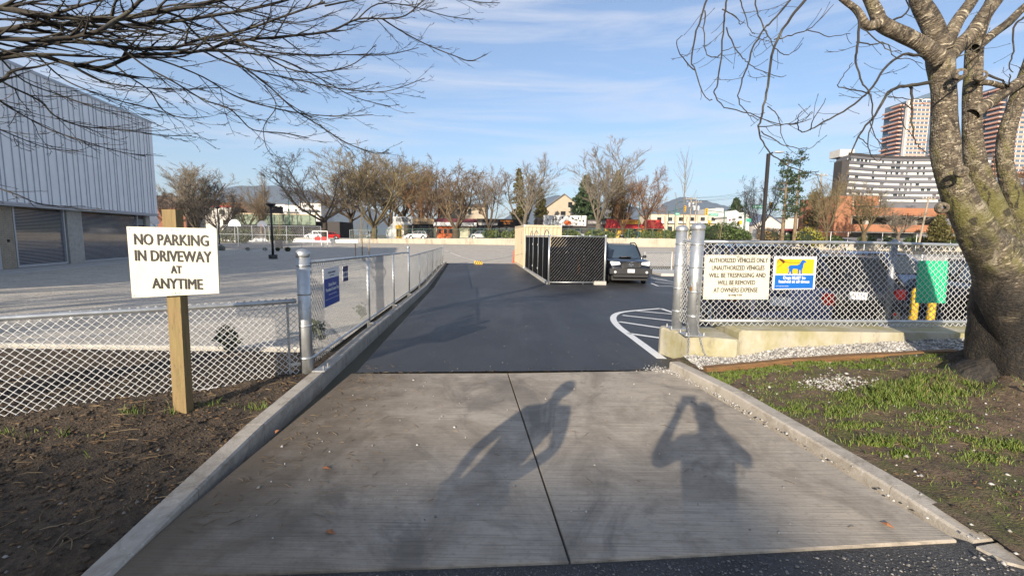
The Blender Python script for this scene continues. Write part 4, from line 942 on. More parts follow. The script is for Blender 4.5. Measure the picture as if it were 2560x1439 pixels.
# the cherry on the right
bark_lo = mat('furrowed_dark_bark', (.020, .015, .011), .95, 0, .4, 12, bump=1, bscale=35, bdist=.03, stretch=(1, 1, .45)); layer(bark_lo, (.075, .06, .042), 9, .55, .68, (1, 1, .5), .7); layer(bark_lo, (.05, .055, .02), 3, .58, .7, fac=.4)
bark_ch = mat('cherry_bark', (.072, .056, .038), .75, 0, .4, 7, coord='UV', stretch=(1, 2.2, 1), bump=1.0, bscale=34, bdist=.02)
layer(bark_ch, (.33, .27, .185), 15, .46, .66, (.5, 1.9, 1), .75, dist=1.2); layer(bark_ch, (.026, .020, .014), 38, .54, .60, (.34, 1.9, 1), .85, dist=1.5); layer(bark_ch, (.58, .50, .37), 38, .585, .64, (.30, 1.5, 1), .9); layer(bark_ch, (.36, .32, .24), 6, .54, .64, (1, .9, 1), .6, dist=2)
layer(bark_ch, (.13, .125, .025), 2.6, .50, .62, (1, .7, 1), .7); layer(bark_ch, (.022, .017, .012), 3.6, .56, .61, (1, .8, 1), .85, dist=1.6)
def shaded_old_bark(m):     # dark old bark low on the trunk, its shade painted in too; ragged upper edge
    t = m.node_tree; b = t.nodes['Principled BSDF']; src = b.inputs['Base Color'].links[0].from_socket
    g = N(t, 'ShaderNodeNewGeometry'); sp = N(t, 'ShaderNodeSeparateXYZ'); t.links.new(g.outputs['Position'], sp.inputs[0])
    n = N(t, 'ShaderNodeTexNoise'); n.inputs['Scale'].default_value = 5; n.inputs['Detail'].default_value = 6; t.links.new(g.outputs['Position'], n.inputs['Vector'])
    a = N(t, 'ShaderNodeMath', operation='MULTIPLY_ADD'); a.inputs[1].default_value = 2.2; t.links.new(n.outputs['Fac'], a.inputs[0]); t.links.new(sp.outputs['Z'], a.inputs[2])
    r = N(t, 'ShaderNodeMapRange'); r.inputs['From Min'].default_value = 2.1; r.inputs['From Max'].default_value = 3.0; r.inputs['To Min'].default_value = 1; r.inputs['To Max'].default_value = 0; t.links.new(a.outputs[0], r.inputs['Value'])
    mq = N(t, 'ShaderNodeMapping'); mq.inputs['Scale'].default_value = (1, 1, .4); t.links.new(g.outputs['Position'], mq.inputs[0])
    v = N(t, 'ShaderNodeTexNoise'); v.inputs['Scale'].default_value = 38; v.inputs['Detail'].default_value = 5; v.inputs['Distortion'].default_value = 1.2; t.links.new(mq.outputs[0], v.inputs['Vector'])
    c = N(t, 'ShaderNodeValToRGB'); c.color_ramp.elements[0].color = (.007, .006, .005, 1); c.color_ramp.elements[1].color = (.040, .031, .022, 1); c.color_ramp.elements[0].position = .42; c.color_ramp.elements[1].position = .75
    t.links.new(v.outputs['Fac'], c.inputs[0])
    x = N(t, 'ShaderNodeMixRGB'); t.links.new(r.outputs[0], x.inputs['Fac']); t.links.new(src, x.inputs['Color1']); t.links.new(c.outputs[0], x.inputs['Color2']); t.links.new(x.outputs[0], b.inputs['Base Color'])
shaded_old_bark(bark_ch)
rt = empty('cherry_tree', (TREE[0], TREE[1], .2), 'gnarled bare cherry tree with mottled forked trunk at the right edge', 'tree')
def stem(tb, pts, k, lump, dep=4.45):    # (px, py, width px[, depth])
    Q = [at(p[0], p[1], p[3] if len(p) > 3 else dep) for p in pts]; P = smooth_path(Q, 6)
    W_ = np.interp(np.linspace(0, len(pts)-1, len(P)), range(len(pts)), [p[2]*(p[3] if len(p) > 3 else dep)/1138/2/math.hypot(1, (p[0]-1280)/1138) for p in pts])
    tb.add(P, W_, k, lump); return P, W_
tb = TB(); Q = [Vector((TREE[0]+.02, TREE[1], -.15)), Vector((TREE[0]+.01, TREE[1], .10)), at(2552, 985, 4.45), at(2540, 900, 4.45), at(2530, 800, 4.45), at(2526, 710, 4.45), at(2508, 630, 4.43)]
P = smooth_path(Q, 7); W_ = np.interp(np.linspace(0, 6, len(P)), range(7), [.62, .50, .43, .375, .335, .30, .20])
tb.add(P, W_*1.0, 40, .10, flare=np.interp(np.linspace(0, 6, len(P)), [0, 1, 2, 3, 6], [.30, .22, .12, .06, .03]))
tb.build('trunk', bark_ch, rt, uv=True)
tb = TB()
stem(tb, [(2540, 850, 130), (2525, 745, 180), (2497, 655, 158), (2445, 580, 112), (2400, 500, 90), (2374, 430, 80), (2364, 360, 73), (2361, 290, 69), (2358, 220, 68), (2350, 150, 70), (2340, 100, 58)], 36, .15, 4.30)
stem(tb, [(2545, 850, 100), (2540, 740, 130), (2522, 640, 116), (2492, 560, 90), (2462, 480, 76), (2440, 410, 62), (2431, 340, 56), (2429, 270, 52), (2433, 190, 50), (2438, 110, 48), (2456, 50, 44), (2487, -10, 42), (2510, -120, 34)], 24, .08, 4.5)
stem(tb, [(2560, 860, 90), (2575, 750, 112), (2564, 640, 90), (2546, 560, 68), (2529, 480, 57), (2513, 410, 48), (2514, 345, 48), (2537, 265, 45), (2563, 195, 45), (2600, 80, 40), (2640, -80, 34)], 20, .10, 4.55)
stem(tb, [(2350, 130, 70), (2335, 75, 62), (2318, 40, 56), (2298, 0, 50), (2275, -90, 40)], 16, .08, 4.28)
stem(tb, [(2352, 150, 60), (2306, 112, 46), (2260, 88, 44), (2205, 60, 40), (2190, 30, 36), (2170, -10, 30), (2140, -60, 26)], 14, .08, [4.2][0])
stem(tb, [(2200, 58, 34), (2168, 64, 24), (2142, 26, 20), (2104, -4, 16), (2060, -50, 12)], 10, .06, 4.15)
stem(tb, [(2352, 130, 52), (2392, 56, 38), (2431, 0, 34), (2470, -80, 28)], 12, .06, 4.34)
stem(tb, [(2366, 145, 52), (2400, 112, 46), (2427, 86, 44), (2457, 43, 42), (2491, 0, 38), (2540, -70, 30)], 12, .06, 4.4)
stem(tb, [(2440, 120, 30), (2490, 80, 26), (2522, 56, 26), (2562, 17, 24), (2620, -30, 20)], 10, .06, 4.42)
stem(tb, [(2432, 286, 42), (2455, 268, 40), (2478, 254, 38), (2522, 224, 36), (2565, 196, 36), (2640, 160, 30)], 14, .08, 4.44)
stem(tb, [(2440, 205, 20), (2478, 208, 18), (2510, 216, 18), (2540, 212, 14)], 10, .06, 4.42)
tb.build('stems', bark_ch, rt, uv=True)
for (x, y, d_) in ((2395, 188, 4.09), (2448, 192, 4.33), (2352, 520, 4.04), (2400, 430, 4.07)):      # pruning scars
    q = at(x, y, d_)
    mbp = smooth_path([q, q+Vector((-.01, -.03, .0)), q+Vector((-.02, -.05, 0))], 3); tb = TB(); tb.add(mbp, [.05, .05, .05, .048, .045, .035, .018][:len(mbp)], 12, .05); tb.build('pruning_scar', bark_ch, rt, uv=True)
c4 = lambda pts: [(1660+x*.4308, y*.4308) for x, y in pts]
hang = [
 ([(1540, 480), (1400, 500), (1300, 540), (1220, 670), (1130, 790), (1070, 930)], 13, 4, 4.15, 3.6),
 ([(900, -120), (820, 0), (740, 100), (640, 270), (600, 500), (570, 650), (550, 730), (560, 800), (620, 890), (700, 950), (820, 1000), (900, 990)], 10, 2.6, 3.9, 3.6),
 ([(800, -80), (650, 100), (580, 170), (510, 290), (480, 400), (450, 480), (430, 580), (480, 650), (550, 695)], 7, 2.8, 3.9, 3.5),
 ([(300, -150), (240, 30), (190, 180), (160, 330), (180, 410), (240, 560), (280, 580)], 7, 2.6, 3.8, 3.5),
 ([(380, -100), (360, 20), (345, 150), (330, 330), (310, 480), (290, 540), (350, 620), (500, 660), (650, 715), (780, 715), (850, 690)], 6, 2.4, 3.8, 3.5),
 ([(1100, 40), (1130, 100), (1120, 280), (1110, 360), (1150, 480), (1190, 530), (1210, 700), (1180, 830), (1200, 900)], 9, 2.6, 4.1, 3.6),
 ([(1500, 330), (1390, 315), (1280, 400), (1190, 530), (1110, 600), (960, 690), (850, 750), (790, 760), (775, 700), (800, 640)], 9, 2.4, 4.15, 3.5),
 ([(1190, 540), (1080, 520), (1010, 495), (1050, 430), (1090, 370)], 4.5, 2.2, 3.8, 3.6),
 ([(850, 750), (870, 680), (940, 575)], 3.6, 2, 3.5, 3.4),
 ([(240, 60), (230, 200), (250, 320), (310, 330), (350, 290), (450, 270)], 4.5, 2, 3.7, 3.5),
 ([(180, 410), (110, 340), (75, 250), (105, 205)], 4.5, 2, 3.6, 3.4),
 ([(360, 160), (400, 260), (450, 330), (480, 360), (530, 400), (640, 440), (710, 440)], 4.5, 2, 3.7, 3.5),
 ([(580, 170), (620, 230), (640, 280), (700, 320), (770, 290), (800, 250)], 4, 2, 3.8, 3.6),
 ([(640, 230), (740, 205), (830, 180), (960, 210), (1080, 195)], 4.5, 2, 3.8, 3.7),
 ([(830, 180), (900, 120), (980, 30)], 3.6, 2, 3.75, 3.7),
 ([(550, 730), (640, 730), (770, 715), (820, 690), (860, 650)], 4, 2, 3.6, 3.5),
 ([(560, 760), (680, 830), (720, 850), (840, 860), (905, 820)], 4, 2, 3.6, 3.5),
 ([(600, 620), (660, 670), (690, 800), (720, 850)], 3.6, 2, 3.6, 3.5),
 ([(1430, 500), (1440, 600), (1440, 700), (1450, 800), (1480, 850), (1530, 890)], 9, 2.4, 4.15, 3.8),
 ([(1440, 640), (1390, 600), (1380, 700), (1420, 760), (1450, 800)], 4, 2, 4.1, 3.9),
 ([(1300, 560), (1380, 570), (1470, 580), (1550, 570)], 4, 2, 4.1, 3.9),
 ([(1120, 240), (1200, 260), (1280, 250), (1340, 330), (1420, 340), (1500, 370)], 5, 2, 4.1, 3.9),
 ([(1130, 150), (1230, 230), (1300, 290), (1380, 300)], 5, 2, 4.1, 3.9),
 ([(520, -80), (540, 60), (580, 160), (600, 210), (560, 240), (520, 300)], 5, 2, 3.8, 3.6),
 ([(440, 0), (470, 90), (500, 170), (530, 200)], 4, 2, 3.8, 3.6),
 ([(340, 50), (420, 100), (440, 140), (470, 120)], 4, 2, 3.7, 3.6),
 ([(1870, 430), (1960, 470), (2000, 500), (2010, 430)], 8, 3, 4.5, 4.3),
 ([(2089, 100), (2030, 160), (2030, 300), (2000, 380), (2020, 420)], 7, 3, 4.5, 4.3),
 ([(1330, 120), (1420, 60), (1380, -30)], 7, 3, 4.2, 4.1), ([(1600, 330), (1700, 330), (1840, 270), (1990, 150), (2100, 30)], 5, 2.4, 4.3, 4.2),
 ([(1620, 540), (1700, 480), (1760, 430), (1830, 320), (1880, 120), (1900, 20)], 7, 2.4, 4.1, 4.0),
 ([(1190, 700), (1230, 800), (1300, 880), (1200, 900)], 3.6, 2, 3.9, 3.7), ([(1130, 790), (1180, 840), (1200, 900), (1240, 935), (1280, 905)], 3.6, 2, 3.8, 3.7),
]
rng = random.Random(8); tw = TB()
for pts, w0, w1, d0, d1 in hang:
    pts = c4(pts); n_ = len(pts); Q = [at(x, y, d0+(d1-d0)*i/(n_-1)+rng.uniform(-.05, .05)) for i, (x, y) in enumerate(pts)]
    P = smooth_path(Q, 4); f = np.linspace(0, 1, len(P)); r = np.maximum((w0+(w1-w0)*f)*(d0+(d1-d0)*f)/1138/2*.70, .0019)
    P = P+np.array([[rng.uniform(-1, 1)*.006 for _ in range(3)] for _ in P]); tb_ = tw
    tw.add(P, r, 6)
    twigs(tw, P, r[0], r[-1], .20, rng, 0, 5.0, .9, .25, .1, .5)
    if w0 > 5: twigs(tw, P, r[0]*.6, .002, .34, rng, 1, 1.6, .9, .25, .1, .5)
tw.build('twigs', bark_dark, rt)

# generic bare trees: prototypes that are copied
def bare(kind, seed, tipr=.0115):
    """unit tree, about 10 m tall, base at the origin; returns (wood, twig) tube sets"""
    rg = random.Random(seed); A, Bt = TB(), TB()
    K = dict(vase=dict(tr=1.4, n=8, a=(14, 40), l=(6.2, 8.2), up=.16, sub=10, ang=30), spread=dict(tr=1.6, n=7, a=(28, 68), l=(4.8, 6.6), up=.14, sub=11, ang=38), fastig=dict(tr=.9, n=11, a=(5, 20), l=(6.5, 9.0), up=.18, sub=11, ang=20), round=dict(tr=2.0, n=9, a=(15, 70), l=(4.0, 5.8), up=.08, sub=11, ang=44), column=dict(tr=1.5, n=6, a=(4, 24), l=(5.5, 8.4), up=.2, sub=9, ang=24))[kind]
    def br(p, d, ln, r, lv):
        m = (8, 6, 5, 4)[lv]; pts = [p]; q = d
        for i in range(m-1):
            q = (q+Vector((rg.uniform(-1, 1), rg.uniform(-1, 1), rg.uniform(-1, 1)))*(.13, .17, .2, .22)[lv]+Vector((0, 0, K['up']*(1, .8, .4, .2)[lv]))).normalized(); pts.append(pts[-1]+q*ln/(m-1))
        P = np.array([tuple(v) for v in pts]); r1 = max(tipr*.5, r*.25)
        (A if lv == 0 else Bt).add(P, np.linspace(r, r1, m), (7, 5, 3, 3)[lv])
        if lv < 3:
            for c in range((K['sub'], 8, 6)[lv]):
                f = rg.uniform(.22 if lv == 0 else .15, .98); i = min(m-2, int(f*(m-1))); pp = pts[i].lerp(pts[i+1], f*(m-1)-i); t = (pts[i+1]-pts[i]).normalized()
                ax = t.orthogonal().normalized(); ax = rot_about(ax, t, rg.uniform(0, 6.28)); dd = rot_about(t, ax, rad(K['ang']*rg.uniform(.6, 1.5)))
                br(pp, dd, ln*(.48, .5, .52)[lv]*rg.uniform(.6, 1.15)*(1.15-.5*f), max(tipr, r*(.44, .40, .5)[lv]*(1.1-.6*f)), lv+1)
    tr = K['tr']; A.add(smooth_path([(0, 0, -.3), (0, 0, .1), (.05, .03, tr*.6), (.02, 0, tr*1.1)], 4), np.linspace(.22, .15, 13), 10, .05)
    for i in range(K['n']):
        az = 2*math.pi*i/K['n']+rg.uniform(-.3, .3); t = rad(rg.uniform(*K['a']))
        br(Vector((.03, 0, tr*rg.uniform(.7, 1.05))), Vector((math.sin(t)*math.cos(az), math.sin(t)*math.sin(az), math.cos(t))), rg.uniform(*K['l']), .095*rg.uniform(.7, 1.15), 0)
    return A, Bt
bk = dict(brown=mat('brown_twig_bark', (.18, .13, .08), .9, 0, .3, 1.2), grey=mat('grey_twig_bark', (.21, .18, .14), .9, 0, .3, 1.2), rust=mat('rusty_twig_bark', (.21, .12, .062), .9, 0, .3, 1.2), olive=mat('olive_twig_bark', (.19, .15, .08), .9, 0, .3, 1.2), dark=mat('black_twig_bark', (.05, .042, .035), .9, 0, .3, 1.2))
for k_, m_ in list(bk.items()): c_ = {'brown': (.085, .06, .036), 'grey': (.12, .10, .075), 'rust': (.10, .055, .03), 'olive': (.10, .078, .04), 'dark': (.035, .028, .022)}[k_]; bk['wood_'+k_] = mat(k_+'_stem_bark', c_, .9, 0, .3, 1.2)
PROTO = {}
def bare_tree(kind, tone, base, h, wscale, label, seed=1, name='bare_tree', group='bare street trees behind the field', rz=0):
    key = (kind, seed)
    if key not in PROTO:
        A, Bt = bare(kind, seed); A.flush(); Bt.flush(); zmax = max(v[:, 2].max() for v in A.V+Bt.V)
        PROTO[key] = (A, Bt, zmax, {})
    A, Bt, zmax, md = PROTO[key]; s = h/zmax
    e = empty(name, base, label, 'tree', group, rz)
    if tone not in md:
        o1 = A.build('trunk', bk['wood_'+tone], e, local=True); o2 = Bt.build('crown', bk[tone], e, local=True); md[tone] = (o1.data, o2.data)
    else:
        for nm, me in zip(('trunk', 'crown'), md[tone]): o = bpy.data.objects.new(nm, me); col.objects.link(o); o.parent = e
    e.scale = (s*wscale, s*wscale, s)
    return e
# ------------------------------------------------------------------ school building on the left
def Bx(name, mt, parent, x0, x1, y0, y1, z0, z1, M=None, **k):
    mb = MB(); mb.box(min(x0, x1), max(x0, x1), min(y0, y1), max(y0, y1), min(z0, z1), max(z0, z1), M); return mb.build(name, mt, parent, **k)
clad_m = mat('metal_cladding', (.86, .88, .90), .5, .0, .05, .8, bump=.05, bscale=6); seam_m = mat('cladding_seam', (.46, .48, .53), .5, .3, .08, 2)
brick_m = mat('buff_brick', (.36, .31, .24), .9, 0, .15, 4, bump=.3, bscale=50); frame_m = mat('pale_frame', (.45, .47, .50), .5, .3, .06, 3); mortar = mat('mortar', (.20, .18, .15), .95, 0, .1, 5)
sb = empty('school_building', (-29.5, 38.2, -.45), 'grey standing-seam school building with recessed shuttered ground floor', 'building')
MS = Matrix.Translation((-29.5, 38.2, 0)) @ Matrix.Rotation(math.atan2(-.978, .208), 4, 'Z')     # local x runs along the facade towards us, local y = out of the face to the right
def SB(name, mt, x0, x1, y0, y1, z0, z1, par=None): return Bx(name, mt, par or sb, x0, x1, y0, y1, z0, z1, MS)
SB('upper_wall', seam_m, 0, 35, -14, -.03, 2.98, 10.34); SB('soffit', frame_m, -.04, 35, -14, .03, 2.90, 2.976); SB('roof_edge', frame_m, -.06, 35.1, -14, .06, 10.34, 10.50)
SB('fascia', seam_m, -.05, 35, -.02, .055, 2.99, 3.10)
SB('end_wall', clad_m, -.035, .0, -14, -.02, 2.98, 10.34)
s = 0.02; pat = (.52, .30, .46, .62, .28, .55, .40); i = 0
while s < 19:
    wd = pat[i % 7]*R.uniform(.92, 1.1); SB('cladding_panel', clad_m, s, s+wd-.03, -.02, .012+.003*(i % 2), 3.11, 10.34)
    SB('standing_seam', seam_m, s+wd-.028, s+wd-.002, -.02, .055, 3.11, 10.335); s += wd; i += 1
SB('cladding_panel', clad_m, s, 35, -.02, .012, 3.11, 10.34)
yr = -.55
SB('back_wall', brick_m, .4, 35, -13.6, yr-.3, -.46, 2.90)
def shutter(s0, s1):
    e = SB('shutter', glass_blue, s0, s1, yr-.1, yr-.06, -.30, 2.80)
    mb = MB(); z = -.24
    while z < 2.74: mb.box(s0+.02, s1-.02, yr-.055, yr-.03, z, z+.018, MS); z += .082
    mb.build('shutter_slats', mat('slat_grey', (.50, .46, .46), .5, .3, .1, 3), e, kind='stuff')
    SB('sill', frame_m, s0, s1, yr-.12, yr+.05, -.45, -.30, e)
    for a in (s0-.10, s1): SB('side_guide', frame_m, a, a+.10, yr-.1, yr+.06, -.45, 2.9, e)
shutter(9.75, 13.3); shutter(2.0, 8.15)
SB('panel_door', mat('dark_panel', (.06, .05, .055), .6, 0, .1, 3), 1.0, 1.85, yr-.15, yr-.02, -.45, 2.9)
for k in range(8): SB('vent_blade', frame_m, 1.12+k*.085, 1.15+k*.085, yr-.02, yr+.01, 2.15, 2.62)
SB('concrete_column', concrete, 8.30, 9.55, yr-.4, yr+.12, -.46, 2.9); SB('concrete_column', concrete, .35, .95, yr-.4, yr+.12, -.46, 2.9)
# brick pier: courses with recessed joints
pier = SB('brick_pier', mortar, 13.42, 14.5, yr-.4, yr+.02, -.46, 2.9)
bm = None; z = -.45; row = 0
while z < 2.85:
    x = 13.43+(.0 if row % 2 else -.15)
    while x < 14.49:
        a, b = max(13.43, x), min(14.49, x+.29)
        if b-a > .04: SB('brick', brick_m, a, b, yr+.0, yr+.045+.002*R.random(), z, z+.085, pier)
        x += .30
    z += .098; row += 1
SB('wall_lamp', black_metal, 13.8, 13.9, yr+.045, yr+.10, .98, 1.12)
SB('downpipe', frame_m, 14.52, 14.78, yr-.2, yr+.16, -.46, 2.9)
SB('glazed_door', glass, 14.8, 16.6, yr-.2, yr-.1, -.40, 2.85); SB('door_rail', frame_m, 14.8, 16.6, yr-.1, yr-.04, 2.05, 2.12); SB('door_rail', frame_m, 14.8, 16.6, yr-.12, yr-.03, -.46, -.38)
SB('door_notice', sign_white, 15.15, 15.4, yr-.099, yr-.09, .75, 1.25)
SB('upper_window', glass, 16.2, 18.5, .02, .04, 5.4, 7.6); SB('upper_window_frame', white_paint, 16.05, 16.2, .0, .06, 5.3, 7.7)
mb = MB(); mb.box(-.8, 40, .02, 2.3, -.50, -.415, MS); mb.build('building_walk', walk, kind='structure')

# ------------------------------------------------------------------ container, enclosure
cont_m = mat('beige_container_paint', (.52, .43, .29), .6, .1, .08, 1.5); layer(cont_m, (.28, .19, .11), 6, .6, .74, (1, 1, .4), .5)
ct = empty('shipping_container', (.72, 30.3, -.45), 'beige corrugated shipping container behind the slatted enclosure', 'container', None, rad(5.2))
def CB(name, mt, *a, par=None): mb = MB(); mb.box(*a); return mb.build(name, mt, par or ct, local=True)
W_, L_, H_ = 2.55, 6.06, 2.90
CB('body', cont_m, .05, W_-.05, .06, L_-.06, .14, H_-.04)
for x in (0, W_-.12):
    for y in (0, L_-.12): CB('corner_post', cont_m, x, x+.12, y, y+.12, 0, H_)
for a in ((.12, W_-.12, -.002, .07, H_-.16, H_-.02), (.12, W_-.12, -.002, .07, .0, .16), (-.002, .07, .12, L_-.12, H_-.14, H_-.02), (-.002, .07, .12, L_-.12, .0, .16)): CB('rail', cont_m, *a)
x = .16
while x < W_-.2: mb = MB(); mb.extr([(x, .06, .16), (x+.05, .02, .16), (x+.13, .02, .16), (x+.18, .06, .16)], (0, 0, H_-.33)); mb.build('corrugation', cont_m, ct, local=True); x += .275
y = .2
while y < L_-.3: mb = MB(); mb.extr([(.05, y, .16), (.05, y+.18, .16), (.015, y+.13, .16), (.015, y+.05, .16)], (0, 0, H_-.31)); mb.build('corrugation', cont_m, ct, local=True); y += .275
for x in (0, W_-.12):
    for z in (0, H_-.13): CB('corner_casting', seam_m, x-.006, x+.125, -.008, .13, z, z+.132); 
for k, chh in enumerate('ESCU 4471'):
    if chh != ' ':
        text(chh, .24, Matrix.Identity(4), bblue if k < 4 else ink, ct, depth=.002, bold=.004); o = ct.children[-1]
        o = [q for q in ct.children if q.name.startswith('lettering')][-1]
        o.data.transform(Matrix.Translation(origin(ct))); o.data.transform(Matrix.Translation((-.006, 1.2, 2.35-.22*k)) @ Matrix(((0, 0, -1, 0), (-1, 0, 0, 0), (0, 1, 0, 0), (0, 0, 0, 1))))
# slatted enclosure
slat_m = mat('black_privacy_slat', (.007, .007, .008), .9, 0, .3, 3, spec=.1)
en = empty('bin_enclosure', (1.6, 20.15, -.45), 'chain-link bin enclosure with black slats on the asphalt', 'fence')
E1, E2, E3, E4 = Vector((1.62, 20.2)), Vector((4.16, 20.45)), Vector((.86, 29.6)), Vector((3.5, 29.4))
zt = 1.70; z0 = -.45
def ppost(q, r=.045, z1=zt): mb = MB(); post(mb, q.x, q.y, z0, z1+.06, r, n=12); mb.build('post', galv, en, True)
def slats(a, b, pitch, wd, off):
    if b is E2: return
    d = (b-a); l = d.length; d = d/l; n = Vector((-d.y, d.x)); mb = MB(); s = .06
    while s < l-.06:
        p, q = a+d*s+n*off, a+d*(s+wd)+n*off; mb.extr([(p.x, p.y, z0+.16), (q.x, q.y, z0+.16), (q.x, q.y, zt-.06), (p.x, p.y, zt-.06)], (n.x*.008, n.y*.008, 0)); s += pitch
    mb.build('privacy_slats', slat_m, en, kind='stuff')
for a, b, pt, wd in ((E1, E2, .068, .060), (E1, E3, .068, .064), (E2, E4, .068, .060)):
    mb = MB(); mb.cyl((a.x, a.y, zt), (b.x, b.y, zt), .022, n=8); mb.build('top_rail', galv, en, True); mb = MB(); mb.cyl((a.x, a.y, z0+.1), (b.x, b.y, z0+.1), .022, n=8); mb.build('bottom_rail', galv, en, True)
    if b is E2: continue
    chain_link('wire_mesh', a, b, lambda s: z0+.12, zt-z0-.1, en, .10, .0028, galv_dark); slats(a, b, pt, wd, .012)
# front panel: slats threaded along one diagonal of the mesh
sl_, wr_ = MB(), MB(); d = (E2-E1); l = d.length; d = d/l; nrm = Vector((-d.y, d.x)); za, zb = z0+.14, zt-.04; ht_ = zb-za; run = ht_/math.tan(rad(50))
def dpt2(s, z, o): q = E1+d*s+nrm*o; return (q.x, q.y, z)
def diag(mb, s0, wd, o, th):
    a0, a1 = s0, s0+wd; poly = [(a0, za), (a1, za), (a1+run, zb), (a0+run, zb)]
    def clip(poly, lim, side):
        out = []
        for i in range(len(poly)):
            p, q = poly[i], poly[(i+1) % len(poly)]; pi = (p[0] >= lim) if side else (p[0] <= lim); qi = (q[0] >= lim) if side else (q[0] <= lim)
            if pi: out.append(p)
            if pi != qi: t = (lim-p[0])/(q[0]-p[0]); out.append((lim, p[1]+(q[1]-p[1])*t))
        return out
    poly = clip(clip(poly, .07, True), l-.07, False)
    if len(poly) > 2: mb.extr([dpt2(s, z, o) for s, z in poly], (nrm.x*th, nrm.y*th, 0))
s = -run
while s < l: diag(sl_, s, .114, .012, .006); diag(wr_, s+.119, .007, -.004, .006); s += .135
sl_.build('privacy_slats', slat_m, en, kind='stuff'); wr_.build('front_wires', galv_dark, en, kind='stuff')
for q in (E1, E2, E3, E4): ppost(q)
for f in (.18, .36, .58, .78): ppost(E1+(E3-E1)*f, .04 if f in (.36, .58) else .032)
for f in (.33, .66): ppost(E2+(E4-E2)*f, .03)
mb = MB(); q = E1+(E2-E1)*.62; post(mb, q.x, q.y+.05, z0, zt, .025, n=8); mb.build('brace_post', galv, en, True)
for f0, f1 in ((.0, .17), (.37, .56), (.6, .76)):
    a, b = E1+(E3-E1)*f0, E1+(E3-E1)*f1; mb = MB(); mb.tube([(*(a+(b-a)*t), zt+.28*math.sin(math.pi*t)) for t in np.linspace(0, 1, 9)], .02, 6); mb.build('gate_arch', galv_dark, en, True)
for f in (.36, .58):
    for z in (.0, 1.2): q = E1+(E3-E1)*f; mb = MB(); mb.bbox(q.x-.07, q.x-.03, q.y-.06, q.y+.06, z, z+.1, .01); mb.build('hinge', galv, en)
Bx('kerb_base', concrete, en, E2.x-.48, E2.x+.06, E2.y-.14, E2.y+.06, z0, z0+.16)
mb = MB(); d = (E3-E1).normalized(); mb.extr([(E1.x-.10, E1.y, z0), (E1.x+.06, E1.y, z0), (E3.x+.06, E3.y, z0), (E3.x-.10, E3.y, z0)], (0, 0, .10)); mb.build('kerb_base', concrete, en)
bin_m = mat('blue_steel_bin', (.015, .03, .09), .5, .2, .2, 2); bn = empty('waste_bin', (2.6, 23.0, -.45), 'dark blue steel bin with red and white tape inside the enclosure', 'bin')
mb = MB(); mb.extr([(1.75, 22.3, -.3), (3.35, 22.4, -.3), (3.45, 22.3, 1.05), (1.65, 22.2, 1.05)], (0, 1.5, 0)); mb.build('tub', bin_m, bn); Bx('lid', bin_m, bn, 1.62, 3.5, 22.15, 23.9, 1.06, 1.14)
for k in range(8): Bx('tape_patch', red_lens if k % 2 else sign_white, bn, 1.68+.22*k, 1.68+.22*k+.2, 22.17, 22.185, .88, 1.0)
for k in range(2): Bx('tape_patch', lamp_a, bn, 1.78+k*1.4, 1.9+k*1.4, 22.2, 22.24, -.1, .85)
# orange barrel by the container, chain with striped flag across the drive end
oc = mat('orange_plastic', (.70, .09, .03), .5, 0, .08, 4); q = gp(1286, 660, -.45)
mb = MB(); mb.lathe((.29, 37.2, zg(37.2)), [(.30, 0), (.30, .08), (.25, .1), (.23, .5), (.21, .9), (.18, 1.0), (.05, 1.05)], 14); mb.build('traffic_drum', oc, label='orange plastic traffic drum beside the container', cat='traffic drum')
dc = empty('barrier_chain', (-5.2, 33.9, -.45), 'thin chain strung low across the far end of the drive', 'chain')
A_, B_ = Vector((-5.17, 33.8, .62)), Vector((.75, 30.4, .55)); m_ = Vector((-2.5, 33.4, -.16))
mb = MB(); mb.tube(crs([A_, (A_+m_)/2+Vector((0, 0, -.08)), m_, (B_+m_)/2+Vector((0, 0, -.08)), B_], 5), .012, 5); mb.build('chain_line', galv_dark, dc)
fl = empty('striped_flag', (-2.5, 33.35, -.45), 'yellow and black striped flag hanging from the drive chain', 'sign')
Bx('board', ypaint, fl, -2.78, -2.2, 33.36, 33.375, -.42, -.16)
for k in range(4): mb = MB(); x = -2.78+.145*k; mb.extr([(x, 33.355, -.42), (x+.07, 33.355, -.42), (min(x+.19, -2.2), 33.355, -.16), (x+.12, 33.355, -.16)], (0, .003, 0)); mb.build('stripe', ink, fl)

# ------------------------------------------------------------------ lamps and small things on the field
def field_lamp(x, y, h, lab, headw=.8):
    z = zg(y); e = empty('field_lamp', (x, y, z), lab, 'lamp post')
    mb = MB(); mb.lathe((x, y, z), [(.34, 0), (.34, .30), (.32, .32)], 16); mb.build('footing', mat('dark_footing', (.05, .05, .052), .8, 0, .2, 4), e)
    mb = MB(); mb.cyl((x, y, z+.3), (x, y, z+h), .10, .075, n=12); mb.build('pole', black_metal, e, True)
    mb = MB(); mb.lathe((x, y, z+h), [(.08, -.1), (.3, .06), (headw/2, .14), (headw/2, .2), (.1, .24)], 18); mb.build('lamp_head', black_metal, e, True)
field_lamp(-19.97, 38, 4.3, 'black post-top lamp on a round footing in the gravel field')
field_lamp(-39.8, 62, 5.2, 'distant black post-top lamp left of the basketball hoop')
lampx, lampy = 24.5, 45; e = empty('area_light', (lampx, lampy, -.4), 'tall dark area light pole above the parking lot', 'lamp post')
mb = MB(); mb.box(-.13, .13, -.13, .13, 0, 10.3, Matrix.Translation((lampx, lampy, -.4))); mb.build('pole', mat('bronze_pole', (.035, .03, .027), .5, .4, .1, 4), e)
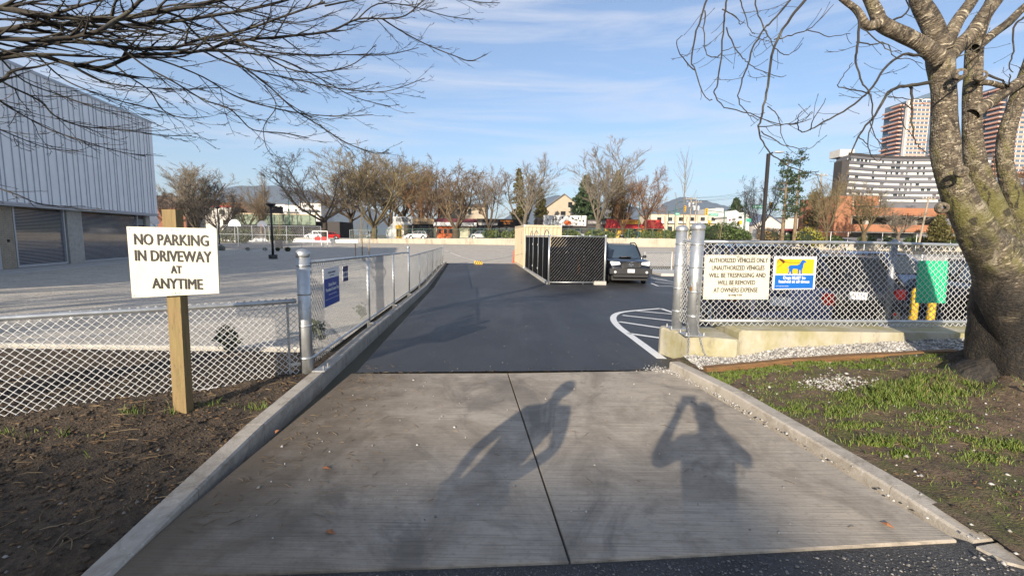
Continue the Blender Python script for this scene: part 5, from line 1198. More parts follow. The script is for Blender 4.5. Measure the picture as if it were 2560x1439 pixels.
mb = MB(); mb.cyl((lampx, lampy, 9.8), (lampx+.35, lampy-.1, 10.0), .08, n=8); mb.build('bracket', black_metal, e); mb = MB(); mb.ball((lampx+.85, lampy-.25, 10.02), .5, 12, 6, (1.1, .5, .22)); mb.build('lamp_head', frame_m, e, True)
stake_m = mat('stake_wood', (.30, .21, .12), .85, 0, .2, 5)
def sapling(x, y, h, lab, seed, stakes=True):
    z = zg(y); e = empty('staked_sapling', (x, y, z), lab, 'tree', 'young staked trees in the grounds'); rg = random.Random(seed); tb = TB()
    P = smooth_path([(x, y, z), (x+.03, y, z+h*.4), (x-.02, y, z+h*.7), (x+.03, y, z+h)], 4); tb.add(P, np.linspace(.05, .012, len(P)), 6)
    tw = TB()
    for k in range(26):
        f = rg.uniform(.35, .98); p = Vector((x+rg.uniform(-.02, .02), y, z+h*f)); az = rg.uniform(0, 6.28); t = rad(rg.uniform(25, 50)); ln = h*.34*(1.15-f*.8)
        pts = [p]; d = Vector((math.sin(t)*math.cos(az), math.sin(t)*math.sin(az), math.cos(t)))
        for _ in range(4): d = (d+Vector((rg.uniform(-.15, .15), rg.uniform(-.15, .15), .12))).normalized(); pts.append(pts[-1]+d*ln/4)
        A = np.array([tuple(v) for v in pts]); tw.add(A, np.linspace(.014, .006, 5), 3); twigs(tw, A, .008, .006, ln*.4, rg, 0, 3.5/h*2, .4, .2)
    tb.build('trunk', bk['olive'], e); tw.build('crown', bk['olive'], e)
    if stakes:
        for s in (-.55, .55): mb = MB(); mb.cyl((x+s, y+.05, z-.1), (x+s*1.02, y+.05, z+1.35), .035, n=7); mb.build('stake', stake_m, e)
        mb = MB(); mb.tube([(x-.55, y+.05, z+1.15), (x, y-.04, z+1.05), (x+.55, y+.05, z+1.15)], .015, 5); mb.build('tie', black_metal, e)
sapling(-12.3, 37.3, 4.4, 'staked young tree in the gravel field beyond the drive fence', 4)
sapling(12.2, 33, 8.2, 'tall thin staked young tree behind the pickup and gate posts', 6)
sapling(-31.5, 62, 4.6, 'staked young tree near the low court fence', 9)
sapling(15.2, 33.5, 3.2, 'small staked tree behind the right fence', 12)
# low fences around the planted beds
def low_fence(pts, h, lab, n, mt=galv, rails=(1.0,), r=.03, mesh=None, zf=zg, name='low_fence', cat='fence'):
    e = empty(name, (pts[0][0], pts[0][1], zf(pts[0][1])), lab, cat)
    for (a, b), k in zip(zip(pts, pts[1:]), n):
        a, b = Vector(a), Vector(b)
        for f in rails: mb = MB(); mb.cyl((a.x, a.y, zf(a.y)+h*f), (b.x, b.y, zf(b.y)+h*f), r*.8, n=6); mb.build('rail', mt, e)
        for i in range(k+1): q = a.lerp(b, i/k); mb = MB(); mb.cyl((q.x, q.y, zf(q.y)), (q.x, q.y, zf(q.y)+h+.05), r, n=6); mb.build('post', mt, e)
        if mesh: chain_link('wire_mesh', a, b, lambda s: zf(a.y+(b.y-a.y)*s/(b-a).length)+.08, h-.08, e, mesh, .006)
    return e
low_fence([gpz(540, 643), gpz(690, 626), gpz(832, 617)], 1.05, 'low grey rail fence round the basketball court bed', [4, 5], mesh=.22)
low_fence([(8.6, 29.6), (16, 30.6), (30, 31.6), (45, 33)], 1.2, 'low galvanised fence beyond the parking lot kerb', [4, 8, 6], rails=(1.0, .06), r=.045, mesh=.16)
Yb = 78
low_fence([(at(545, 600, Yb).x, Yb), (at(803, 600, Yb).x, Yb)], 3.0, 'tall white-railed chain-link court fence behind the hoops', [6], mt=frame_m, rails=(1.0, .5), r=.045, mesh=.35, name='court_fence')
low_fence([(at(875, 600, 89).x, 89), (at(925, 600, 90).x, 90)], 2.5, 'short tall grey fence panel near the field gate', [2], mt=galv, rails=(1.0, .1), r=.06, mesh=.3, name='court_fence')
def hoop(px, Y, lab, h=3.0, yaw=0):
    x = at(px, 600, Y).x; z = zg(Y); e = empty('basketball_hoop', (x, Y, z), lab, 'basketball hoop', 'basketball hoops on the court')
    mb = MB(); mb.tube([(x, Y, z), (x, Y, z+h*.85), (x-.25, Y-.3, z+h*1.05)], .07, 8); mb.build('pole', frame_m, e, True)
    mb = MB(); pts = [(x-.25+.9*math.cos(a)*math.cos(yaw), Y-.35+.9*math.cos(a)*math.sin(yaw), z+h*.95+.95*math.sin(a)) for a in np.linspace(0, math.pi, 12)]; mb.extr(pts[::-1], (0, .04, 0)); mb.build('backboard', sign_white, e)
    mb = MB(); mb.tube([(x-.25+.23*math.cos(a), Y-.62+.23*math.sin(a), z+h*1.0) for a in np.linspace(0, 6.28, 12)], .02, 5); mb.build('rim', oc, e)
hoop(596, 66, 'white fan-backed basketball hoop nearest the tall court fence'); hoop(664, 76, 'basketball hoop seen edge-on behind the black lamp', yaw=1.1); hoop(392, 46, 'basketball hoop half hidden behind the school building corner')
gl = at(800, 600, 66).x; g = empty('sports_goal', (gl, 66, zg(66)), 'white metal sports goal frame at the court corner', 'goal')
for a, b in (((-1.05, 0), (-1.05, 2.3)), ((1.1, 0), (1.1, 2.3)), ((-1.05, 2.3), (1.1, 2.3)), ((-1.05, .85), (1.1, .85)), ((.2, 0), (.2, .85))): mb = MB(); mb.cyl((gl+a[0], 66, zg(66)+a[1]), (gl+b[0], 66, zg(66)+b[1]), .06, n=6); mb.build('bar', white_paint, g)
for dx in (-.35, .6): Bx('red_panel', red_p, g, gl+dx-.4, gl+dx+.4, 65.95, 65.98, zg(66)+.95, zg(66)+1.5)
Bx('court_bed', earth, None, -54, -30, 52, 56, zg(54)-.1, zg(54)+.05, kind='structure') if False else None
court_m = mat('court_asphalt', (.12, .12, .125), .9, 0, .1, 1)
strip('sports_court', [[(-75, 58), (-33, 58), (-34, 77), (-75, 77)]], court_m, .0)
mb = MB(); q = at(697, 610, 60); mb.bbox(q.x-.4, q.x+.4, 59.7, 60.3, zg(60), zg(60)+1.1, .05); mb.build('litter_bin', mat('bin_tan', (.30, .22, .16), .7, 0, .1, 4), label='tan square litter bin by the court fence', cat='bin')
# ------------------------------------------------------------------ the street beyond the field
def X(px, Y): return at(px, 600, Y).x
def Z(px, py, Y): return at(px, py, Y).z
wall_m = mat('retaining_concrete', (.42, .37, .29), .9, 0, .15, .5, bump=.2, bscale=6); layer(wall_m, (.16, .12, .08), .8, .52, .68, (1, 1, .4), .6); layer(wall_m, (.55, .50, .42), 1.6, .55, .7, (1, 1, .6), .5)
e = empty('retaining_wall', (0, 92, 0), 'long stained concrete retaining wall behind the gravel field', 'wall')
xs_ = list(np.arange(-31, 100, 6.0))
for a, b in zip(xs_, xs_[1:]):
    mb = MB(); mb.extr([(a+.01, 92, -.5), (b-.01, 92, -.5), (b-.01, 92, zs(b)+.03), (a+.01, 92, zs(a)+.03)], (0, .35, 0)); mb.build('wall_panel', wall_m, e)
mb = MB(); mb.extr([(-70, 92, -.5), (-31.1, 92, -.5), (-31.1, 92, .55), (-70, 92, .55)], (0, .3, 0)); mb.build('wall_panel', white_paint, e)
road = mat('street_asphalt', (.06, .06, .062), .85, 0, .15, 1); mb = MB()
for x0, x1 in ((-120, -31), (-31, 26), (26, 160)): mb.add([(x0, 97, zs(x0)-.02), (x1, 97, zs(x1)-.02), (x1, 109, zs(x1)-.02), (x0, 109, zs(x0)-.02)], [(0, 1, 2, 3)])
mb.build('street', road, kind='structure'); mb = MB()
for y0, y1 in ((93, 97), (109, 112.5)):
    for x0, x1 in ((-120, -31), (-31, 26), (26, 160)): mb.extr([(x0, y0, zs(x0)-.1), (x1, y0, zs(x1)-.1), (x1, y0, zs(x1)+.08), (x0, y0, zs(x0)+.08)], (0, y1-y0, 0))
mb.build('street_pavement', walk, kind='structure')
green_metal = mat('green_fence_steel', (.10, .17, .14), .6, .3, .1, 5); dgreen = mat('green_pole_paint', (.012, .09, .06), .5, .2, .1, 5)
fx0, fx1 = X(880, 92.6), X(1720, 92.6)
e = empty('street_fence', (fx0, 92.6, .8), 'long green chain-link fence on top of the retaining wall', 'fence'); n_ = 28
for i in range(n_+1):
    x = fx0+(fx1-fx0)*i/n_; mb = MB(); mb.cyl((x, 92.6, zs(x)), (x, 92.6, zs(x)+2.05), .045, n=6); mb.build('post', green_metal, e)
mb = MB(); mb.tube([(x, 92.6, zs(x)+2.0) for x in np.linspace(fx0, fx1, 12)], .03, 6); mb.build('top_rail', green_metal, e)
chain_link('wire_mesh', (fx0, 92.62), (fx1, 92.62), lambda s: zs(fx0+s)+.05, 1.95, e, .30, .006, green_metal)
e = empty('street_fence', (X(1990, 88), 88, .2), 'grey chain-link fence below the brick parkade', 'fence')
for i in range(12):
    x = X(1990, 88)+i*3.3; mb = MB(); mb.cyl((x, 88, 0), (x, 88, 3.4), .05, n=6); mb.build('post', galv, e)
mb = MB(); mb.cyl((X(1990, 88), 88, 3.35), (X(1990, 88)+36, 88, 3.35), .04, n=6); mb.build('top_rail', galv, e)

# leaves
leaf_m = {}
def leaf_mat(nm, c1, c2):
    m = mat(nm, c1, .6, 0, .2, .9, c2=c2); return m
hedge_m = leaf_mat('hedge_leaves', (.035, .065, .012), (.16, .17, .035)); laurel_m = leaf_mat('laurel_leaves', (.018, .045, .010), (.085, .12, .025)); conif_d = leaf_mat('dark_needles', (.012, .030, .012), (.045, .075, .025)); conif_o = leaf_mat('olive_needles', (.045, .045, .010), (.13, .11, .030)); ivy_m = leaf_mat('ivy_leaves', (.02, .035, .012), (.10, .11, .03)); gold_m = leaf_mat('golden_needles', (.10, .11, .01), (.28, .24, .02))
def leaves(P, size, seed):                        # a quad per point, random facing
    rg = np.random.default_rng(seed); n = len(P); s = size*rg.uniform(.6, 1.4, (n, 1))
    a = rg.normal(size=(n, 3)); a /= np.linalg.norm(a, axis=1, keepdims=True); b = rg.normal(size=(n, 3)); b -= a*(a*b).sum(1, keepdims=True); b /= np.linalg.norm(b, axis=1, keepdims=True)
    V = np.stack([P-a*s, P+b*s*.55, P+a*s, P-b*s*.55], 1).reshape(-1, 3); F = np.arange(n*4).reshape(-1, 4); return V, F
def bush(name, x0, x1, y, depth, h, lab, mt, n=2600, size=.16, zf=None, group=None, seed=1, cat='hedge', lumps=None):
    rg = np.random.default_rng(seed); zf = zf or (lambda x: zs(x))
    lumps = lumps or max(3, int((x1-x0)/1.3)); cx = rg.uniform(x0, x1, lumps); cy = y+rg.uniform(-.3, .3, lumps)*depth; rr = rg.uniform(.55, 1.0, lumps)*h*.62
    k = rg.integers(0, lumps, n); d = rg.normal(size=(n, 3)); d /= np.linalg.norm(d, axis=1, keepdims=True); rad_ = rg.uniform(.72, 1.05, (n, 1))
    C = np.stack([cx, cy, np.array([zf(q) for q in cx])+h*.42*rg.uniform(.7, 1.15, lumps)], -1)[k]
    P = C+d*rad_*np.stack([rr, rr*.8, rr*.85], -1)[k]; P[:, 2] = np.maximum(P[:, 2], np.array([zf(q) for q in P[:, 0]])+.02)
    V, F = leaves(P, size, seed); 
    e = empty(name, ((x0+x1)/2, y, zf((x0+x1)/2)), lab, cat, group)
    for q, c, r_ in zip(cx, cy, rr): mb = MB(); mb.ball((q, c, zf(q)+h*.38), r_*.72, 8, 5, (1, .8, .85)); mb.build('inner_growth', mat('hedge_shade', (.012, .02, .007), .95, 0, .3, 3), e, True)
    mesh_np('foliage', V, F, mt, e); return e
bush('hedge', X(1212, 94), X(1300, 94), 94, 1.6, 2.2, 'green hedge on the wall left of the container top', hedge_m, 1500, seed=2, size=.2)
bush('hedge', X(1405, 94), X(1560, 94), 94, 1.8, 2.1, 'green hedge on the wall in front of the cow-print shop', hedge_m, 2600, seed=3, size=.2)
bush('hedge', X(1565, 94), X(1690, 94), 94, 1.8, 2.0, 'green hedge on the wall in front of the red-roofed restaurant', hedge_m, 2300, seed=4, size=.2)
bush('shrub', X(1755, 88), X(1845, 88), 88, 3, 4.2, 'large dark green laurel shrub behind the gate posts', laurel_m, 2600, .2, lambda x: 1.2, seed=5, cat='shrub')
bush('shrub', X(1835, 86), X(1875, 86), 86, 2.4, 3.0, 'smaller green shrub right of the laurel', laurel_m, 1300, .2, lambda x: 1.0, seed=6, cat='shrub')
bush('shrub', X(1870, 84), X(1935, 84), 84, 2.6, 3.2, 'brown leafless shrub at the foot of the light pole', leaf_mat('dry_leaves', (.10, .065, .03), (.24, .16, .07)), 1400, .13, lambda x: 1.0, seed=7, cat='shrub')
bush('hedge', X(545, 80), X(720, 80), 80, 2, 3.0, 'ivy-covered bank behind the tall court fence', ivy_m, 3000, .2, lambda x: 0, seed=8)
bush('hedge', X(1960, 90), X(2400, 90), 90, 1.6, 2.2, 'clipped dark hedge along the parkade fence', laurel_m, 3600, .2, lambda x: .9, seed=9)
bush('hedge', X(540, 55), X(690, 50), 53, 2, .5, 'low planted strip inside the court fence', ivy_m, 1200, .12, lambda x: zg(53), seed=10)
for px, lab in ((2015, 'golden upright conifer left of its twin by the traffic signal'), (2033, 'golden upright conifer right of its twin by the traffic signal')):
    bush('golden_conifer', X(px-6, 80), X(px+6, 80), 80, .6, 3.6, lab, gold_m, 700, .16, lambda x: .6, seed=px, cat='shrub', lumps=4, group='twin golden conifers')

def conifer(px, pytop, pybase, wpx, Y, lab, mt, seed, name='conifer_tree', open_=False):
    x = X(px, Y); z1 = Z(px, pytop, Y); z0_ = Z(px, pybase, Y); h = z1-z0_; w_ = wpx*Y/1138/2; rg = np.random.default_rng(seed); P = []; tb = TB()
    tb.add(np.array([(x, Y, z0_-.5), (x, Y, z0_+h*.5), (x, Y, z1)]), [h*.022, h*.014, .02], 6)
    n_ = 150 if not open_ else 60
    for i in range(n_):
        f = rg.uniform(.04, 1) if not open_ else rg.uniform(.25, 1); az = rg.uniform(0, 6.28); ln = w_*(1-f**1.15)**.8*rg.uniform(.65, 1.1)+.12 if not open_ else w_*rg.uniform(.4, 1.05)*(1.15-f*.55)
        d = np.array([math.cos(az), math.sin(az), -.18 if not open_ else .12]); b = np.array([x, Y, z0_+h*f]); q = rg.uniform(.15 if not open_ else .5, 1, 34 if not open_ else 24)
        P.append(b+d*(ln*q)[:, None]+rg.normal(0, .13 if not open_ else .22, (len(q), 3))*(1+w_*.12))
        if open_: tb.add(np.array([b, b+d*ln*.6, b+d*ln]), [.06, .04, .02], 3)
    V, F = leaves(np.concatenate(P), max(.14, w_*.085) if not open_ else .20, seed)
    e = empty(name, (x, Y, z0_), lab, 'tree', 'evergreens behind the street'); tb.build('trunk', bk['dark'] if not open_ else bk['brown'], e); mesh_np('crown', V, F, mt, e)
conifer(1295, 425, 575, 62, 118, 'tall olive evergreen left of its shorter neighbour behind the shops', conif_o, 1); conifer(1350, 473, 575, 52, 116, 'shorter rounded olive evergreen beside the gabled house', conif_o, 2)
conifer(1462, 442, 560, 110, 126, 'dark green fir rising beside the gabled house roof', conif_d, 3); conifer(1540, 428, 565, 80, 118, 'broad olive-brown cypress behind the red restaurant', conif_o, 4)
conifer(1835, 497, 560, 64, 150, 'dark green fir above the white gabled houses', conif_d, 5); conifer(1955, 385, 600, 62, 86, 'tall open pine nearest the light pole', conif_d, 6, 'pine_tree', True); conifer(1985, 380, 600, 58, 87, 'tall open pine right of its twin', conif_d, 7, 'pine_tree', True)
conifer(2025, 480, 600, 44, 92, 'slim olive pine near the utility pole', conif_o, 8, 'pine_tree', True); conifer(2345, 540, 600, 70, 86, 'feathery green conifer at the foot of the leaning pole', conif_o, 9)

def T(px, pytop, pybase, wpx, Y, kind, tone, seed, lab, rz=0):
    z0_ = Z(px, pybase, Y); h = Z(px, pytop, Y)-z0_
    e = bare_tree(kind, tone, (X(px, Y), Y, z0_), h, 1.0, lab, seed, rz=rz)
    A, Bt, zm, _ = PROTO[(kind, seed)]; V = np.concatenate(Bt.V); wd = np.percentile(V[:, 0], 98)-np.percentile(V[:, 0], 2)
    k = (wpx*Y/1138)/(wd*e.scale[2]); e.scale = (e.scale[0]*k, e.scale[1]*k, e.scale[2]); return e
T(492, 402, 585, 110, 95, 'fastig', 'grey', 1, 'pale upright bare tree in front of the white house at left')
T(425, 478, 585, 90, 88, 'spread', 'dark', 2, 'small dark bare tree beside the school building corner')
T(548, 470, 600, 130, 84, 'spread', 'dark', 2, 'dark twisted bare tree behind the no-parking sign', 1.3)
T(655, 428, 580, 70, 100, 'column', 'grey', 3, 'thin pale bare tree in front of the far hill', .5)
T(622, 470, 590, 110, 92, 'spread', 'brown', 4, 'bare tree with a long low limb left of the lamp')
T(812, 372, 588, 260, 90, 'spread', 'dark', 5, 'wide spreading dark bare tree left of the big brown one')
T(935, 360, 592, 250, 93, 'vase', 'olive', 6, 'largest olive-brown bare tree in the middle row')
T(1010, 370, 590, 200, 128, 'round', 'brown', 7, 'dense brown bare tree right behind the largest one', .8)
T(880, 378, 592, 180, 122, 'round', 'brown', 7, 'brown bare tree between the spreading one and the largest one', 2.1)
T(975, 372, 592, 190, 124, 'vase', 'brown', 6, 'brown bare tree filling the gap behind the largest one', 1.1)
T(1050, 396, 592, 150, 124, 'vase', 'rust', 8, 'rusty bare tree rising behind the white shopfront', .2)
T(1085, 440, 590, 120, 126, 'vase', 'rust', 8, 'low rusty-twigged bare tree behind the beige restaurant front', 2.0)
T(1138, 395, 598, 170, 95, 'column', 'brown', 9, 'many-stemmed bare tree in front of the orange shop doors', .3)
T(1222, 410, 592, 110, 96, 'vase', 'brown', 6, 'vase-shaped bare tree left of the evergreens', 1.9)
T(1310, 366, 592, 130, 97, 'column', 'grey', 3, 'tall wispy pale bare tree above the container', 2.2)
T(1495, 352, 590, 135, 97, 'column', 'grey', 9, 'tall wispy pale bare tree between cow-print shop and red restaurant', 3.9)
T(1612, 408, 592, 115, 96, 'round', 'rust', 10, 'round rusty bare tree in front of the red restaurant', .4)
T(1555, 430, 590, 90, 104, 'vase', 'rust', 8, 'rusty bare tree beside the broad cypress', .9)
T(1895, 436, 600, 110, 100, 'spread', 'dark', 4, 'bare dark tree left of the tall light pole', 2.4)
T(2066, 420, 600, 90, 84, 'vase', 'olive', 8, 'olive bare tree left of the parkade corner', 1.2)
T(2160, 455, 600, 90, 82, 'column', 'olive', 9, 'slim olive bare tree in front of the parkade decks', 2.6)
T(2245, 510, 600, 85, 80, 'column', 'grey', 3, 'slim pale bare tree right of the olive one before the parkade', 2.9)
T(2500, 360, 600, 220, 84, 'round', 'rust', 7, 'rusty bare tree seen between the cherry stems', 1.0)

# ------------------------------------------------------------------ buildings
def bmat(nm, c, **k): return mat(nm, c, k.pop('rough', .85), 0, .08, 1.0, **k)
white_b = bmat('white_stucco', (.72, .71, .68)); cream_b = bmat('cream_stucco', (.62, .52, .38)); dark_b = bmat('dark_facade', (.05, .045, .045)); grey_b = bmat('grey_roof', (.17, .165, .165)); redbrick = bmat('red_brick', (.22, .085, .05), bump=.2, bscale=8); maroon = bmat('maroon_roof', (.20, .045, .05)); beige_b = bmat('beige_siding', (.40, .34, .26)); orange_b = bmat('orange_paint', (.55, .12, .03)); redroof = bmat('red_awning', (.48, .04, .035)); yel_b = bmat('yellow_wall', (.65, .40, .06)); tan_b = bmat('tan_board', (.60, .42, .24)); black_b = bmat('black_board', (.015, .013, .012)); green_b = bmat('green_windscreen', (.20, .25, .19)); pale_b = bmat('pale_grey_wall', (.52, .50, .47)); orange_roof = bmat('terracotta_roof', (.42, .19, .08)); darkwall = bmat('dark_brick', (.09, .06, .05))
def bld(name, lab, px0, px1, pyt, Y, dep, mt, base=598, roofm=None, cat='shop', group=None):
    x0, x1 = X(px0, Y), X(px1, Y); zt_ = Z((px0+px1)/2, pyt, Y); zb = Z((px0+px1)/2, base, Y)-.8
    e = empty(name, ((x0+x1)/2, Y, zb), lab, cat, group); Bx('wall', mt, e, x0, x1, Y, Y+dep, zb, zt_)
    if roofm: Bx('roof', roofm, e, x0-.15, x1+.15, Y-.15, Y+dep, zt_+.003, zt_+.25)
    return e
def rect(e, name, mt, px0, px1, py0, py1, Y, out=.06, par=None):
    return Bx(name, mt, par or e, X(px0, Y), X(px1, Y), Y-out, Y-out*.2, Z((px0+px1)/2, py1, Y), Z((px0+px1)/2, py0, Y))
def sgn(e, body, mt, px0, px1, py, cap, Y, out=.12, bold=.01):
    return text(body, cap*Y/1138/.70, frame((X((px0+px1)/2, Y), Y-out, Z((px0+px1)/2, py, Y)), (1, 0, 0)), mt, e, width=(px1-px0)*Y/1138, depth=.02, bold=bold)
Y = 112
SG = 'shopfronts across the street'
e = bld('shop', 'white shopfront with black lettering and a yellow door', 983, 1032, 541, Y, 12, white_b, group=SG)
sgn(e, 'KITS BEACH', ink, 991, 1027, 551, 7, Y); sgn(e, 'C E C', ink, 992, 1024, 545, 3.5, Y)
rect(e, 'door', yel_b, 990, 1006, 562, 597, Y); d_ = rect(e, 'window', glass, 1010, 1031, 562, 588, Y)
for q in (992, 998.5): rect(e, 'door_pane', glass, q, q+5, 572, 592, Y, .1)
mb = MB(); x0, x1 = X(965, Y), X(983, Y); zb, z1, z2 = Z(974, 600, Y), Z(974, 575, Y), Z(974, 556, Y); mb.extr([(x0, Y, zb), (x1, Y, zb), (x1, Y, z2), (x0, Y, z1)], (0, 5, 0)); mb.build('lean_to', mat('pale_glazing', (.42, .45, .46), .25, 0, .15, 2), e)
for q in (965.5, 971, 977, 982.3): rect(e, 'glazing_bar', white_b, q, q+.8, 556+19*(983-q)/18, 600, Y)
e = bld('shop', 'beige restaurant front with dark lettering and dark windows', 1032, 1085, 545, Y+.3, 12, tan_b, group=SG); sgn(e, 'THAILAND', ink, 1037, 1070, 556, 5, Y)
rect(e, 'window', glass, 1034, 1052, 564, 588, Y); rect(e, 'window', glass, 1054, 1072, 564, 588, Y); rect(e, 'door', dark_b, 1074, 1083, 564, 597, Y); rect(e, 'canopy', black_b, 1032, 1085, 560, 564, Y, .8)
e = bld('shop', 'shop with maroon roof, white fascia and orange doors', 1085, 1192, 560, Y+.2, 12, beige_b, group=SG)
mb = MB(); xa, xb = X(1088, Y), X(1190, Y); mb.extr([(xa, Y-.6, Z(1138, 558, Y)), (xa, Y+3, Z(1138, 545, Y)), (xa, Y+6, Z(1138, 558, Y))], (xb-xa, 0, 0)); mb.build('roof', maroon, e)
rect(e, 'fascia', white_b, 1085, 1192, 556, 565, Y, .9)
for a, b in ((1093, 1106), (1107, 1120), (1121, 1134)): d_ = rect(e, 'door', orange_b, a, b, 567, 597, Y); rect(e, 'door_pane', glass, a+3, b-3, 572, 583, Y, .12, d_)
rect(e, 'window', mat('pale_mural', (.42, .42, .30), .7, 0, .3, .8), 1145, 1172, 570, 594, Y); rect(e, 'window', glass, 1175, 1190, 570, 592, Y)
e = bld('shop', 'dark shop with a black sign lettered in orange', 1192, 1300, 547, Y+.1, 12, dark_b, group=SG); rect(e, 'sign_board', black_b, 1246, 1299, 549, 564, Y, .5); sgn(e, 'FUNNY BUSINESS', lamp_a, 1251, 1282, 553, 4, Y, .6); sgn(e, 'LUNCH & DINNER', lamp_a, 1258, 1275, 559, 2.4, Y, .6)
for a in (1196, 1214, 1232, 1250, 1268, 1284): rect(e, 'window', glass_blue, a, a+14, 568, 590, Y)
rect(e, 'fascia', pale_b, 1196, 1244, 557, 563, Y, .4)
e = bld('shop', 'shop under a big black-and-white cow-print sign', 1340, 1466, 545, Y, 12, dark_b, group=SG); so_ = rect(e, 'sign_board', white_b, 1357, 1463, 538.5, 564, Y, .6)
rg = random.Random(5)
for k in range(34):
    cx, cy = rg.uniform(1368, 1458), rg.uniform(541, 562); 
    if 1407 < cx < 1427 and cy > 547: continue
    th = rg.uniform(0, 3.14); a, b = rg.uniform(1.8, 4.2), rg.uniform(1.2, 2.2); mb = MB(); pts = []
    for q in range(8): u, v = a*math.cos(q*.785)*rg.uniform(.75, 1.15), b*math.sin(q*.785)*rg.uniform(.75, 1.15); xx = cx+u*math.cos(th)-v*math.sin(th); yy = min(563.5, max(539, cy+u*math.sin(th)+v*math.cos(th))); pts.append((X(xx, Y), Y-.62-.0012*k, Z(xx, yy, Y)))
    mb.extr(pts, (0, -.01, 0)); mb.build('cow_patch', ink, so_)
mb = MB(); pts = [(X(1417+9*math.cos(a), Y), Y-.68, Z(1417, 557-6*math.sin(a), Y)) for a in np.linspace(0, 6.0, 10)]; mb.extr(pts, (0, -.01, 0)); mb.build('red_emblem', orange_b, so_)
for a in (1345, 1368, 1391, 1414, 1437): rect(e, 'window', glass, a, a+18, 570, 590, Y)
e = bld('shop', 'low dark grey shop between cow-print sign and red restaurant', 1466, 1514, 549, Y+.3, 12, dark_b, group=SG); rect(e, 'fascia', grey_b, 1468, 1512, 552, 560, Y); sgn(e, 'SMOKE', pale_b, 1474, 1498, 556, 3, Y); rect(e, 'window', glass, 1470, 1490, 568, 590, Y); rect(e, 'window', glass, 1493, 1511, 568, 590, Y)
e = bld('restaurant', 'restaurant with red sloping awnings and a yellow sign', 1512, 1656, 566, Y, 12, yel_b, group=SG)
for a, b in ((1511, 1548), (1549, 1603), (1606, 1656)):
    mb = MB(); zA, zB = Z(1560, 571, Y), Z(1560, 548, Y); xa, xb = X(a, Y), X(b, Y); mb.add([(xa, Y-1.4, zA), (xb, Y-1.4, zA), (xb-.5, Y+.6, zB), (xa+.5, Y+.6, zB), (xa, Y+3, zA), (xb, Y+3, zA)], [(0, 1, 2, 3), (3, 2, 5, 4), (0, 3, 4), (1, 5, 2), (0, 4, 5, 1)]); mb.build('awning', redroof, e)
rect(e, 'sign_board', yel_b, 1551, 1598, 550, 559.5, Y-1.5, .2); sgn(e, 'MEXICAN GRILL', orange_b, 1554, 1595, 555, 3.6, Y-1.5, .3)
for a in (1520, 1530, 1568, 1582, 1618, 1634): rect(e, 'window', glass, a, a+8, 573, 590, Y)
# behind the shops
def gable(name, lab, px0, px1, py_eave, py_ridge, Y, dep, mt, rm, wins=(), base=592, axis='x', cat='house'):
    e = empty(name, (X((px0+px1)/2, Y), Y, Z(px0, base, Y)), lab, cat); xa, xb = X(px0, Y), X(px1, Y); zb, ze, zr = Z(px0, base, Y)-1, Z((px0+px1)/2, py_eave, Y), Z((px0+px1)/2, py_ridge, Y)
    if axis == 'y':      # gable faces us
        xm = (xa+xb)/2; mb = MB(); mb.extr([(xa, Y, zb), (xb, Y, zb), (xb, Y, ze), (xm, Y, zr), (xa, Y, ze)], (0, dep, 0)); mb.build('wall', mt, e)
        for (p, q) in (((xa-.4, ze-.25), (xm, zr)), ((xm, zr), (xb+.4, ze-.25))): mb = MB(); mb.extr([(p[0], Y-.5, p[1]+.02), (q[0], Y-.5, q[1]+.02), (q[0], Y-.5, q[1]+.3), (p[0], Y-.5, p[1]+.3)], (0, dep+1, 0)); mb.build('roof', rm, e)
    else:
        Bx('wall', mt, e, xa, xb, Y, Y+dep, zb, ze); mb = MB(); mb.extr([(xa-.3, Y-.5, ze+.01), (xa-.3, Y+dep/2, zr), (xa-.3, Y+dep+.5, ze+.01)], (xb-xa+.6, 0, 0)); mb.build('roof', rm, e)
    for w_ in wins: o = rect(e, 'window', glass, *w_, Y); rect(e, 'sill', white_b, w_[0]-.5, w_[1]+.5, w_[3], w_[3]+1, Y, .12, o)
    return e
gable('house', 'beige gabled house with white window right of the evergreens', 1360, 1455, 522, 486, 130, 14, beige_b, grey_b, [(1418, 1428, 505, 519), (1400, 1412, 528, 538)], axis='y')
gable('house', 'low grey-roofed building behind the cow-print shop', 1432, 1535, 545, 516, 125, 10, grey_b, grey_b)
gable('apartment', 'beige apartment block behind the orange-doored shop', 1095, 1214, 516, 506, 134, 12, beige_b, grey_b, [(1112, 1120, 522, 535), (1142, 1150, 522, 535), (1170, 1178, 522, 536), (1196, 1203, 522, 535)], cat='building')
e = bld('apartment', 'cream two-storey apartment row under a dark flat roof', 1625, 1842, 537, 140, 14, cream_b, 592, grey_b, 'building')
for a in range(1640, 1835, 27):
    o = rect(e, 'window', glass, a, a+11, 543, 556, 140); o2 = rect(e, 'balcony', white_b, a-3, a+15, 553, 558, 140, 1.0); rect(e, 'ground_window', glass, a, a+12, 566, 578, 140); rect(e, 'pier', beige_b, a+17, a+21, 539, 590, 140, .5)
gable('house', 'white gabled house left of its twin above the laurel shrub', 1815, 1850, 541, 528, 132, 9, white_b, white_b, [(1822, 1832, 547, 556)], axis='y'); gable('house', 'white gabled house with a dark window, right of its twin', 1836, 1870, 545, 533, 128, 9, white_b, white_b, [(1842, 1851, 541, 546), (1840, 1848, 553, 562)], axis='y')
bld('building', 'pale flat building right of the white gabled houses', 1866, 1905, 541, 134, 10, pale_b, 592, None, 'building')
gable('house', 'blue-grey roofed house behind the light pole', 1885, 1950, 560, 538, 126, 9, pale_b, mat('slate_roof', (.12, .15, .22), .7, 0, .1, 1), axis='y')
e = bld('shop', 'low shop row with dark openings behind the pines', 1935, 2075, 572, 108, 10, pale_b, 600); 
